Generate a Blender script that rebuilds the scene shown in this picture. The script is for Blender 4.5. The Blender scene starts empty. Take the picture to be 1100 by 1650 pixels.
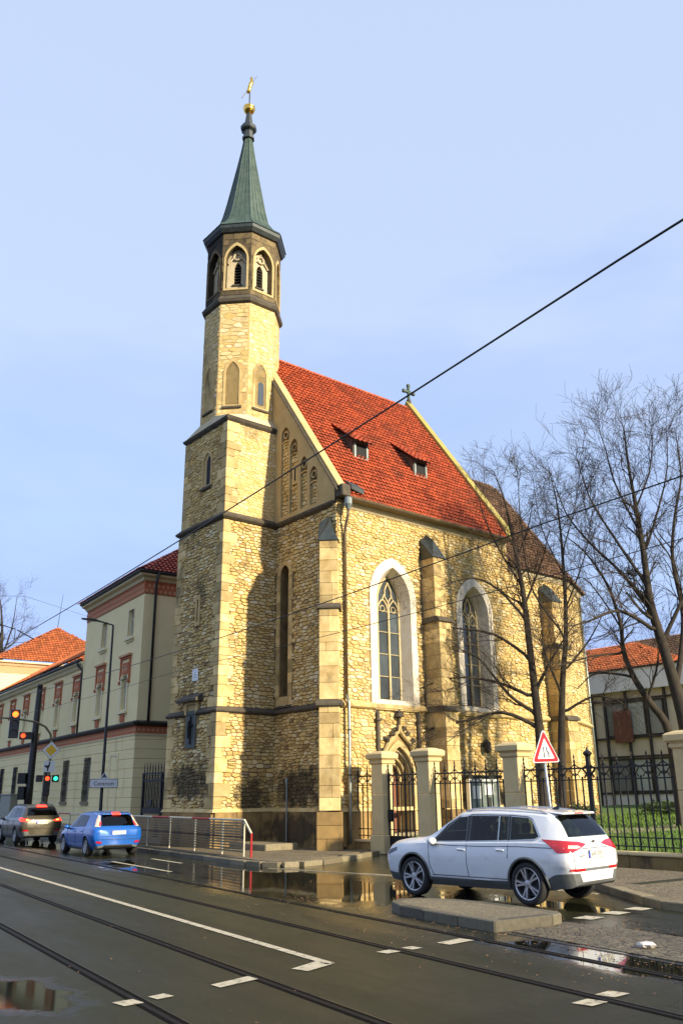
import bpy, bmesh, math, random
from mathutils import Vector, Matrix, geometry
from mathutils.bvhtree import BVHTree
sc = bpy.context.scene
COL = sc.collection
rad = math.radians
RN = random.Random(11)

# ------------------------------------------------------------------ camera
cd = bpy.data.cameras.new('camera')
cd.sensor_fit = 'VERTICAL'; cd.sensor_height = 36.0; cd.sensor_width = 24.0
cd.lens = 1362.0 / 1650.0 * 36.0
cd.clip_start = 0.05; cd.clip_end = 2000
cam = bpy.data.objects.new('camera', cd); COL.objects.link(cam)
cam.matrix_world = Matrix.Translation((0, 0, 1.9)) @ Matrix.Rotation(math.pi / 2 + 0.3245, 4, 'X') @ Matrix.Rotation(-0.011, 4, 'Z')
sc.camera = cam
CAM = Vector((0, 0, 1.9))

# ------------------------------------------------------------------ sky and sun
SUN_AZ = Vector((0.7529, -0.6578, 0)).normalized(); SUN_EL = rad(23)
w = bpy.data.worlds.new('World'); sc.world = w; w.use_nodes = True
nt = w.node_tree; nt.nodes.clear()
def wn(t, **k):
    n = nt.nodes.new(t)
    for a, b in k.items(): setattr(n, a, b)
    return n
out = wn('ShaderNodeOutputWorld'); bg = wn('ShaderNodeBackground'); sky = wn('ShaderNodeTexSky')
sky.sky_type = 'NISHITA'; sky.sun_disc = False; sky.sun_elevation = SUN_EL
sky.sun_rotation = math.atan2(SUN_AZ.x, SUN_AZ.y); sky.air_density = 1.0; sky.dust_density = 0.6; sky.ozone_density = 2.0
skys = wn('ShaderNodeVectorMath', operation='SCALE'); skys.inputs['Scale'].default_value = 0.12
nt.links.new(sky.outputs[0], skys.inputs[0])
# thin, almost even veil of high cloud over the blue: brighter overhead, deeper blue low down, soft streaks
tc = wn('ShaderNodeTexCoord'); sep = wn('ShaderNodeSeparateXYZ'); nt.links.new(tc.outputs['Generated'], sep.inputs[0])
mp = wn('ShaderNodeMapping'); mp.inputs['Scale'].default_value = (1.4, 1.4, 4.5); mp.inputs['Rotation'].default_value = (0.1, 0.25, 0.5)
nt.links.new(tc.outputs['Generated'], mp.inputs[0])
nz = wn('ShaderNodeTexNoise'); nz.inputs['Scale'].default_value = 1.7; nz.inputs['Detail'].default_value = 7; nz.inputs['Roughness'].default_value = 0.5
nt.links.new(mp.outputs[0], nz.inputs[0])
ma = wn('ShaderNodeMath', operation='MULTIPLY_ADD'); ma.inputs[1].default_value = 0.85; nt.links.new(nz.outputs[0], ma.inputs[0]); nt.links.new(sep.outputs['Z'], ma.inputs[2])
rp = wn('ShaderNodeValToRGB'); nt.links.new(ma.outputs[0], rp.inputs[0])
els = rp.color_ramp.elements
els[0].position = 0.18; els[0].color = (0.185, 0.235, 0.54, 1)
els[1].position = 1.0; els[1].color = (0.395, 0.475, 0.645, 1)
for p, c in ((0.42, (0.21, 0.265, 0.56, 1)), (0.60, (0.275, 0.355, 0.61, 1)), (0.76, (0.32, 0.415, 0.63, 1)), (0.88, (0.345, 0.43, 0.63, 1))):
    e = els.new(p); e.color = c
mx = wn('ShaderNodeMix', data_type='RGBA'); mx.inputs[0].default_value = 0.80
nt.links.new(skys.outputs[0], mx.inputs[6]); nt.links.new(rp.outputs[0], mx.inputs[7])
nt.links.new(mx.outputs[2], bg.inputs[0]); bg.inputs[1].default_value = 1.0
nt.links.new(bg.outputs[0], out.inputs[0])
sd = bpy.data.lights.new('sun', 'SUN'); sd.energy = 4.7; sd.angle = rad(2.0); sd.color = (1.0, 0.86, 0.62)
sun = bpy.data.objects.new('sun', sd); COL.objects.link(sun)
sdir = Vector((SUN_AZ.x * math.cos(SUN_EL), SUN_AZ.y * math.cos(SUN_EL), math.sin(SUN_EL)))
sun.rotation_euler = sdir.to_track_quat('Z', 'Y').to_euler(); sun.location = sdir * 80
sc.view_settings.view_transform = 'Standard'; sc.view_settings.look = 'None'
sc.view_settings.exposure = 0.8; sc.view_settings.gamma = 1.0; sc.view_settings.use_curve_mapping = False
sc.cycles.max_bounces = 6; sc.cycles.diffuse_bounces = 3; sc.cycles.glossy_bounces = 3; sc.cycles.transmission_bounces = 4
sc.cycles.transparent_max_bounces = 8; sc.cycles.caustics_reflective = False; sc.cycles.caustics_refractive = False
sc.cycles.use_denoising = True; sc.cycles.sample_clamp_indirect = 6

# ------------------------------------------------------------------ materials
MATS = {}
def mat(name, c1, c2=None, scale=4.0, rough=0.8, metal=0.0, bump=0.0, bscale=60.0, tone=0.0, emit=None, spec=0.5, stain=None, coat=0.0, rvar=0.0, stretch=(1, 1, 1), toneramp=None, detail=5, blobs=None):
    """procedural surface: two noise-mixed colours, an optional per-piece tone, an optional stain colour, fine relief"""
    if name in MATS: return MATS[name]
    m = bpy.data.materials.new(name); m.use_nodes = True; MATS[name] = m
    t = m.node_tree; N = t.nodes; L = t.links; b = N['Principled BSDF']
    b.inputs['Roughness'].default_value = rough; b.inputs['Metallic'].default_value = metal
    b.inputs['Specular IOR Level'].default_value = spec; b.inputs['Coat Weight'].default_value = coat; b.inputs['Coat Roughness'].default_value = 0.05
    if emit: b.inputs['Emission Color'].default_value = (*emit[0], 1); b.inputs['Emission Strength'].default_value = emit[1]
    c2 = c2 or c1
    co = N.new('ShaderNodeTexCoord'); mp = N.new('ShaderNodeMapping'); mp.inputs['Scale'].default_value = stretch
    L.new(co.outputs['Object'], mp.inputs[0])
    nz = N.new('ShaderNodeTexNoise'); nz.inputs['Scale'].default_value = scale; nz.inputs['Detail'].default_value = detail; nz.inputs['Roughness'].default_value = 0.62
    L.new(mp.outputs[0], nz.inputs[0])
    rr = N.new('ShaderNodeMapRange'); rr.inputs[1].default_value = 0.3; rr.inputs[2].default_value = 0.7; L.new(nz.outputs[0], rr.inputs[0])
    mix = N.new('ShaderNodeMix'); mix.data_type = 'RGBA'; mix.inputs[6].default_value = (*c1, 1); mix.inputs[7].default_value = (*c2, 1)
    L.new(rr.outputs[0], mix.inputs[0]); col = mix.outputs[2]
    if toneramp:
        at = N.new('ShaderNodeAttribute'); at.attribute_name = 'tone'
        ra = N.new('ShaderNodeValToRGB'); L.new(at.outputs['Fac'], ra.inputs[0])
        e = ra.color_ramp.elements; e[0].position = toneramp[0][0]; e[0].color = (*toneramp[0][1], 1); e[1].position = toneramp[-1][0]; e[1].color = (*toneramp[-1][1], 1)
        for p, c in toneramp[1:-1]:
            x = e.new(p); x.color = (*c, 1)
        m2 = N.new('ShaderNodeMix'); m2.data_type = 'RGBA'; m2.inputs[0].default_value = 0.72
        L.new(col, m2.inputs[6]); L.new(ra.outputs[0], m2.inputs[7]); col = m2.outputs[2]
    if tone:
        at = N.new('ShaderNodeAttribute'); at.attribute_name = 'tone'
        mr = N.new('ShaderNodeMapRange'); mr.inputs[3].default_value = 1 - tone; mr.inputs[4].default_value = 1 + tone; L.new(at.outputs['Fac'], mr.inputs[0])
        sv = N.new('ShaderNodeVectorMath'); sv.operation = 'SCALE'; L.new(col, sv.inputs[0]); L.new(mr.outputs[0], sv.inputs['Scale']); col = sv.outputs[0]
    if stain:   # (colour, noise scale, threshold, stretch, strength)
        sm = N.new('ShaderNodeMapping'); sm.inputs['Scale'].default_value = stain[3]; L.new(co.outputs['Object'], sm.inputs[0])
        sn = N.new('ShaderNodeTexNoise'); sn.inputs['Scale'].default_value = stain[1]; sn.inputs['Detail'].default_value = 7; sn.inputs['Roughness'].default_value = 0.65; L.new(sm.outputs[0], sn.inputs[0])
        sr = N.new('ShaderNodeMapRange'); sr.inputs[1].default_value = stain[2]; sr.inputs[2].default_value = stain[2] + 0.13; sr.inputs[4].default_value = stain[4]; L.new(sn.outputs[0], sr.inputs[0])
        m3 = N.new('ShaderNodeMix'); m3.data_type = 'RGBA'; L.new(sr.outputs[0], m3.inputs[0]); L.new(col, m3.inputs[6]); m3.inputs[7].default_value = (*stain[0], 1); col = m3.outputs[2]
    if blobs:   # soot and damp patches: (centre, radii) in the thing's own axes, ragged edges
        acc = None
        for c_, r_ in blobs[1]:
            bm_ = N.new('ShaderNodeMapping'); bm_.vector_type = 'TEXTURE'; bm_.inputs['Location'].default_value = c_; bm_.inputs['Scale'].default_value = r_; L.new(co.outputs['Object'], bm_.inputs[0])
            ln_ = N.new('ShaderNodeVectorMath'); ln_.operation = 'LENGTH'; L.new(bm_.outputs[0], ln_.inputs[0])
            if acc is None: acc = ln_.outputs['Value']
            else:
                mn = N.new('ShaderNodeMath'); mn.operation = 'MINIMUM'; L.new(acc, mn.inputs[0]); L.new(ln_.outputs['Value'], mn.inputs[1]); acc = mn.outputs[0]
        bn_ = N.new('ShaderNodeTexNoise'); bn_.inputs['Scale'].default_value = 2.6; bn_.inputs['Detail'].default_value = 7; L.new(co.outputs['Object'], bn_.inputs[0])
        ad_ = N.new('ShaderNodeMath'); ad_.operation = 'MULTIPLY_ADD'; ad_.inputs[1].default_value = 1.5; L.new(bn_.outputs[0], ad_.inputs[0]); L.new(acc, ad_.inputs[2])
        br_ = N.new('ShaderNodeMapRange'); br_.inputs[1].default_value = 1.3; br_.inputs[2].default_value = 1.75; br_.inputs[3].default_value = 0.85; br_.inputs[4].default_value = 0.0; L.new(ad_.outputs[0], br_.inputs[0])
        m4 = N.new('ShaderNodeMix'); m4.data_type = 'RGBA'; L.new(br_.outputs[0], m4.inputs[0]); L.new(col, m4.inputs[6]); m4.inputs[7].default_value = (*blobs[0], 1); col = m4.outputs[2]
    L.new(col, b.inputs['Base Color'])
    if rvar:
        r2 = N.new('ShaderNodeMapRange'); r2.inputs[1].default_value = 0.3; r2.inputs[2].default_value = 0.7; r2.inputs[3].default_value = max(0.02, rough - rvar); r2.inputs[4].default_value = min(1, rough + rvar)
        L.new(nz.outputs[0], r2.inputs[0]); L.new(r2.outputs[0], b.inputs['Roughness'])
    if bump:
        bn = N.new('ShaderNodeTexNoise'); bn.inputs['Scale'].default_value = bscale; bn.inputs['Detail'].default_value = 4; L.new(mp.outputs[0], bn.inputs[0])
        bp = N.new('ShaderNodeBump'); bp.inputs['Strength'].default_value = bump; bp.inputs['Distance'].default_value = 0.02
        L.new(bn.outputs[0], bp.inputs['Height']); L.new(bp.outputs[0], b.inputs['Normal'])
    return m
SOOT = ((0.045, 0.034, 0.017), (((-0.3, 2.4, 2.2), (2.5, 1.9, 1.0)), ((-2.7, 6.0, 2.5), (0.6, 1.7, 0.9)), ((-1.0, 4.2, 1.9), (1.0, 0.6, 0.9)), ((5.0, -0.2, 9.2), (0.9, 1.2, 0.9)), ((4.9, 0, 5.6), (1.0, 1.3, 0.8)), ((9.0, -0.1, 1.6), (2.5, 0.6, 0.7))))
STONE_T = [(0.0, (0.15, 0.08, 0.026)), (0.12, (0.27, 0.22, 0.14)), (0.25, (0.40, 0.245, 0.075)), (0.45, (0.56, 0.40, 0.155)), (0.6, (0.66, 0.46, 0.15)), (0.74, (0.68, 0.56, 0.30)), (0.88, (0.78, 0.59, 0.25)), (1.0, (0.82, 0.72, 0.47))]
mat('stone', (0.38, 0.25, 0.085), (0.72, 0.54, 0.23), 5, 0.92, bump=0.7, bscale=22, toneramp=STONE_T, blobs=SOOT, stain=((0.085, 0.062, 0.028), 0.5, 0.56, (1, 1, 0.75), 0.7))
mat('mortar_light', (0.42, 0.29, 0.11), (0.58, 0.43, 0.19), 3, 0.95, bump=0.6, bscale=35)  # palest copy for the upper tower: sun-washed look put into the colour
mat('mortar_sunlit', (0.27, 0.18, 0.066), (0.45, 0.32, 0.13), 3, 0.95, bump=0.6, bscale=35, blobs=SOOT)  # paler copy of the mortar: sunlight on the long wall put into the joints
mat('mortar', (0.13, 0.078, 0.027), (0.30, 0.195, 0.074), 3, 0.95, blobs=SOOT, bump=0.8, bscale=35, stain=((0.09, 0.07, 0.035), 0.55, 0.585, (1, 1, 0.7), 0.7))  # darkest copy: shade of the lower walls deepened in the joint colour
mat('ashlar', (0.44, 0.30, 0.105), (0.68, 0.52, 0.25), 2.2, 0.88, bump=0.5, bscale=24, tone=0.35, stain=((0.17, 0.115, 0.045), 1.3, 0.55, (1, 1, 0.4), 0.7), detail=8)
mat('plinth', (0.34, 0.22, 0.075), (0.22, 0.14, 0.05), 2, 0.85, blobs=((0.03, 0.022, 0.012), (((-0.1, 2.6, 0.7), (0.8, 1.9, 0.8)), ((-2.0, 4.1, 0.6), (1.2, 0.5, 0.5)))), bump=0.4, bscale=25, tone=0.2, stain=((0.05, 0.035, 0.02), 0.9, 0.52, (1, 1, 0.6), 0.85))
mat('gable_plaster', (0.44, 0.31, 0.125), (0.54, 0.41, 0.19), 1.2, 0.92, bump=0.15, bscale=20, stain=((0.24, 0.16, 0.07), 0.8, 0.60, (1, 1, 0.35), 0.6))
mat('white_plaster', (0.78, 0.72, 0.60), (0.62, 0.54, 0.40), 2.5, 0.9, bump=0.2, bscale=30, stain=((0.40, 0.30, 0.17), 1.6, 0.57, (1, 1, 0.35), 0.6))
mat('weathered', (0.105, 0.085, 0.055), (0.05, 0.042, 0.032), 4, 0.85, bump=0.4, bscale=30)
mat('mossy', (0.30, 0.235, 0.09), (0.36, 0.33, 0.06), 3, 0.9, bump=0.4, bscale=25)
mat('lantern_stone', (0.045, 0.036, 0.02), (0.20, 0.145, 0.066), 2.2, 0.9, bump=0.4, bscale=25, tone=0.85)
mat('lantern_light', (0.58, 0.50, 0.33), (0.46, 0.38, 0.24), 3, 0.9, bump=0.2, bscale=25)
mat('copper', (0.034, 0.066, 0.054), (0.075, 0.110, 0.085), 2.5, 0.6, 0.15, bump=0.15, bscale=12, stain=((0.025, 0.055, 0.042), 1.4, 0.55, (1, 1, 0.3), 0.7))
mat('lead', (0.055, 0.07, 0.068), (0.03, 0.036, 0.036), 5, 0.5, 0.3)
mat('gold', (0.95, 0.60, 0.12), (0.85, 0.48, 0.07), 8, 0.22, 1.0)
mat('tile_red', (0.46, 0.088, 0.026), (0.37, 0.068, 0.021), 1.5, 0.72, bump=0.2, bscale=40, tone=0.32, stain=((0.15, 0.055, 0.028), 0.7, 0.57, (1, 1, 0.6), 0.6))
mat('tile_orange', (0.52, 0.15, 0.04), (0.42, 0.105, 0.03), 2, 0.75, tone=0.3, stain=((0.26, 0.12, 0.05), 0.5, 0.60, (1, 1, 1), 0.6))
mat('tile_dark', (0.42, 0.075, 0.035), (0.32, 0.058, 0.03), 2, 0.75, tone=0.3)
mat('tile_brown', (0.19, 0.105, 0.055), (0.13, 0.075, 0.042), 2, 0.8, tone=0.35, stain=((0.20, 0.18, 0.07), 0.8, 0.60, (1, 1, 1), 0.6))
mat('iron', (0.016, 0.016, 0.017), (0.028, 0.026, 0.024), 20, 0.45, 0.4)
mat('zinc', (0.20, 0.23, 0.22), (0.28, 0.31, 0.29), 8, 0.45, 0.6)
mat('pipe_brown', (0.16, 0.115, 0.06), (0.10, 0.07, 0.04), 6, 0.5, 0.3)
mat('window_glass', (0.03, 0.04, 0.05), (0.09, 0.11, 0.125), 1.3, 0.16, 0.0, tone=0.35, bump=0.25, bscale=4, spec=0.8, stretch=(1, 1, 0.35))
mat('dark_glass', (0.012, 0.014, 0.016), (0.03, 0.034, 0.036), 2, 0.08, spec=0.8)
mat('tile_gap_shade', (0.05, 0.018, 0.010), (0.03, 0.012, 0.008), 3, 0.9)  # near-black deck colour stands in for the shade between the tiles
mat('black', (0.006, 0.006, 0.006), None, 2, 0.8)
mat('tracery', (0.46, 0.37, 0.20), (0.56, 0.47, 0.28), 4, 0.9)
mat('door_wood', (0.25, 0.095, 0.045), (0.15, 0.055, 0.03), 6, 0.7, stretch=(6, 6, 0.6), bump=0.2, bscale=20)
mat('portal_stone', (0.42, 0.31, 0.13), (0.52, 0.41, 0.20), 4, 0.88, bump=0.3, bscale=25, stain=((0.10, 0.075, 0.04), 1.6, 0.60, (1, 1, 0.6), 0.7))

# ------------------------------------------------------------------ mesh helpers
class MB:
    """collects shapes; build() links them as one mesh object"""
    def __init__(s): s.v = []; s.f = []; s.t = []; s.mi = []; s.tone = 0.5; s.m = 0
    def add(s, vs, fs):
        o = len(s.v); s.v += [tuple(p) for p in vs]; s.t += [s.tone] * len(vs)
        s.f += [tuple(i + o for i in f) for f in fs]; s.mi += [s.m] * len(fs); return s
    def box(s, x0, x1, y0, y1, z0, z1, c=0.0, fn=None):
        if x0 > x1: x0, x1 = x1, x0
        if y0 > y1: y0, y1 = y1, y0
        if c <= 0:
            vs = [(x, y, z) for x in (x0, x1) for y in (y0, y1) for z in (z0, z1)]
            fs = [(0, 1, 3, 2), (4, 6, 7, 5), (0, 4, 5, 1), (2, 3, 7, 6), (0, 2, 6, 4), (1, 5, 7, 3)]
        else:
            c = min(c, (x1 - x0) * .4, (y1 - y0) * .4, (z1 - z0) * .4)
            X = (x0, x1); Y = (y0, y1); Z = (z0, z1); vs = []; ix = {}
            for i in (0, 1):
                for j in (0, 1):
                    for k in (0, 1):
                        sx, sy, sz = (1 - 2 * i) * c, (1 - 2 * j) * c, (1 - 2 * k) * c
                        for q, p in enumerate(((X[i], Y[j] + sy, Z[k] + sz), (X[i] + sx, Y[j], Z[k] + sz), (X[i] + sx, Y[j] + sy, Z[k]))):
                            ix[i, j, k, q] = len(vs); vs.append(p)
            fs = []
            for i in (0, 1):
                fs.append([ix[i, a, b, 0] for a, b in ((0, 0), (1, 0), (1, 1), (0, 1))])
                fs.append([ix[a, i, b, 1] for a, b in ((0, 0), (1, 0), (1, 1), (0, 1))])
                fs.append([ix[a, b, i, 2] for a, b in ((0, 0), (1, 0), (1, 1), (0, 1))])
                for j in (0, 1):
                    fs.append([ix[i, j, 0, 0], ix[i, j, 1, 0], ix[i, j, 1, 1], ix[i, j, 0, 1]])
                    fs.append([ix[i, 0, j, 0], ix[i, 1, j, 0], ix[i, 1, j, 2], ix[i, 0, j, 2]])
                    fs.append([ix[0, i, j, 1], ix[1, i, j, 1], ix[1, i, j, 2], ix[0, i, j, 2]])
                    for k in (0, 1): fs.append([ix[i, j, k, 0], ix[i, j, k, 1], ix[i, j, k, 2]])
        if fn: vs = [fn(*p) for p in vs]
        return s.add(vs, fs)
    def prism(s, poly, fn, d0, d1):
        """polygon in (a,b) extruded from depth d0 to d1; fn maps (a,b,d) to space"""
        n = len(poly); vs = [fn(a, b, d0) for a, b in poly] + [fn(a, b, d1) for a, b in poly]
        fs = [tuple(range(n)), tuple(range(2 * n - 1, n - 1, -1))] + [(i, (i + 1) % n, n + (i + 1) % n, n + i) for i in range(n)]
        return s.add(vs, fs)
    def ring(s, po, pi, fn, d0, d1):
        """band between two outlines with the same number of points"""
        n = len(po); vs = [fn(a, b, d) for d in (d0, d1) for P in (po, pi) for a, b in P]
        fs = []
        for i in range(n):
            j = (i + 1) % n
            fs += [(2 * n + i, 2 * n + j, 3 * n + j, 3 * n + i), (i, j, 2 * n + j, 2 * n + i), (n + i, n + j, 3 * n + j, 3 * n + i), (i, j, n + j, n + i)]
        return s.add(vs, fs)
    def loft(s, loops, closed=True, caps=True):
        n = len(loops[0]); vs = [p for l in loops for p in l]; fs = []
        for k in range(len(loops) - 1):
            for i in range(n if closed else n - 1):
                j = (i + 1) % n; fs.append((k * n + i, k * n + j, (k + 1) * n + j, (k + 1) * n + i))
        if caps and closed: fs += [tuple(range(n)), tuple(range((len(loops) - 1) * n, len(loops) * n))]
        return s.add(vs, fs)
    def tube(s, pts, r, n=6, caps=True):
        pts = [Vector(p) for p in pts]; rs = r if isinstance(r, (list, tuple)) else [r] * len(pts); loops = []
        up = Vector((0, 0, 1)); d0 = (pts[1] - pts[0]).normalized()
        if abs(d0.z) > 0.95: up = Vector((0, 1, 0))
        x = d0.cross(up).normalized()
        for i, p in enumerate(pts):
            d = (pts[min(i + 1, len(pts) - 1)] - pts[max(i - 1, 0)])
            d = d.normalized() if d.length > 1e-9 else d0
            x = (x - d * x.dot(d))
            x = x.normalized() if x.length > 1e-6 else d.orthogonal().normalized()
            y = d.cross(x)
            loops.append([p + (x * math.cos(2 * math.pi * k / n) + y * math.sin(2 * math.pi * k / n)) * rs[i] for k in range(n)])
        return s.loft(loops, True, caps)
    def lathe(s, prof, n=16, c=(0, 0), rot=0.0, caps=True, fn=None):
        loops = [[(c[0] + r * math.cos(rot + 2 * math.pi * k / n), c[1] + r * math.sin(rot + 2 * math.pi * k / n), z) for k in range(n)] for r, z in prof]
        if fn: loops = [[fn(*p) for p in l] for l in loops]
        return s.loft(loops, True, caps)
    def sweep(s, path, prof, closed=False):
        """profile (out, z) swept along a plan path; out points to the right of travel, corners mitred"""
        P = [Vector((a, b)) for a, b in path]; n = len(P); loops = []
        for i in range(n):
            if closed: a, b = P[i - 1], P[(i + 1) % n]
            else: a, b = P[max(i - 1, 0)], P[min(i + 1, n - 1)]
            d1 = (P[i] - a) if (P[i] - a).length > 1e-6 else (b - P[i]); d2 = (b - P[i]) if (b - P[i]).length > 1e-6 else d1
            d1 = d1.normalized(); d2 = d2.normalized(); n1 = Vector((d1.y, -d1.x)); n2 = Vector((d2.y, -d2.x))
            m = (n1 + n2) / max(0.35, 1 + n1.dot(n2))
            loops.append([(P[i].x + m.x * o, P[i].y + m.y * o, z) for o, z in prof])
        if closed: loops.append(loops[0])
        return s.loft(loops, True, not closed)
    def build(s, name, m, parent=None, smooth=False, recalc=True):
        me = bpy.data.meshes.new(name); me.from_pydata(s.v, [], s.f)
        a = me.attributes.new('tone', 'FLOAT', 'POINT'); a.data.foreach_set('value', s.t)
        for x in (m if isinstance(m, (list, tuple)) else [m]): me.materials.append(MATS[x])
        if any(s.mi): me.polygons.foreach_set('material_index', s.mi)
        if recalc:
            bm = bmesh.new(); bm.from_mesh(me); bmesh.ops.recalc_face_normals(bm, faces=bm.faces); bm.to_mesh(me); bm.free()
        if smooth: me.polygons.foreach_set('use_smooth', [True] * len(me.polygons))
        me.update()
        return link(name, me, parent)
def link(name, data, parent=None):
    o = bpy.data.objects.new(name, data); COL.objects.link(o)
    if parent: o.parent = parent
    return o
def tag(o, label, cat, group=None):
    o['label'] = label; o['category'] = cat
    if group: o['group'] = group
    return o
def thing(name, label, cat, loc=(0, 0, 0), rz=0.0, group=None):
    o = link(name, None); o.location = loc; o.rotation_euler = (0, 0, rz); return tag(o, label, cat, group)
def kind(o, k): o['kind'] = k; return o
def copy_tree(o, parent=None):
    c = o.copy(); COL.objects.link(c); c.parent = parent
    for ch in [x for x in bpy.data.objects if x.parent == o]: copy_tree(ch, c)
    return c
def autosmooth(o, ang=35):
    me = o.data
    me.polygons.foreach_set('use_smooth', [True] * len(me.polygons)); me.update()
    bm = bmesh.new(); bm.from_mesh(me)
    for e in bm.edges:
        e.smooth = not (len(e.link_faces) == 2 and e.calc_face_angle(0) > rad(ang))
    bm.to_mesh(me); bm.free(); return o
def arch(cx, z0, zs, w, top, n=9):
    """outline of a pointed opening: sill z0, springing zs, width w, apex height top"""
    h = w / 2; r = top - zs; Rr = (h * h + r * r) / (2 * h); a1 = math.atan2(r, Rr - h) if Rr > h else math.pi / 2
    if Rr <= h: a1 = math.pi - math.atan2(r, h - Rr) if h > Rr else math.pi / 2
    pts = [(cx - h, z0), (cx + h, z0)]
    for i in range(n + 1):
        a = a1 * i / n; pts.append((cx + h - Rr + Rr * math.cos(a), zs + Rr * math.sin(a)))
    for i in range(n - 1, -1, -1):
        a = a1 * i / n; pts.append((cx - h + Rr - Rr * math.cos(a), zs + Rr * math.sin(a)))
    return pts
def inpoly(x, y, P):
    c = False; j = len(P) - 1
    for i in range(len(P)):
        if (P[i][1] > y) != (P[j][1] > y) and x < (P[j][0] - P[i][0]) * (y - P[i][1]) / (P[j][1] - P[i][1] + 1e-12) + P[i][0]: c = not c
        j = i
    return c
def plate(mb, outer, holes, fn, d=0.0, reveal=0.0):
    """flat wall sheet with openings (and their reveals)"""
    vs = [Vector(p) for p in outer]; fl = [list(range(len(outer)))]; es = []
    for h in holes:
        k = len(vs); vs += [Vector(p) for p in h]; es += [(k + i, k + (i + 1) % len(h)) for i in range(len(h))]
    r = geometry.delaunay_2d_cdt(vs, es, fl, 1, 1e-5)
    V2 = r[0]; F = [f for f in r[2] if not any(inpoly(sum(V2[i].x for i in f) / 3, sum(V2[i].y for i in f) / 3, h) for h in holes)]
    mb.add([fn(p.x, p.y, d) for p in V2], F)
    if reveal:
        for h in holes:
            n = len(h); mb.add([fn(a, b, d) for a, b in h] + [fn(a, b, d - reveal) for a, b in h], [(i, (i + 1) % n, n + (i + 1) % n, n + i) for i in range(n)])
def text_mesh(name, body, size, m, parent, M, ext=0.003, align='CENTER'):
    cu = bpy.data.curves.new(name, 'FONT'); cu.body = body; cu.size = size; cu.extrude = ext; cu.align_x = align; cu.align_y = 'CENTER'
    o = bpy.data.objects.new(name, cu); COL.objects.link(o)
    dg = bpy.context.evaluated_depsgraph_get(); me = bpy.data.meshes.new_from_object(o.evaluated_get(dg)); bpy.data.objects.remove(o)
    me.name = name; me.transform(M); me.materials.clear(); me.materials.append(MATS[m])
    return link(name, me, parent)
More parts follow.
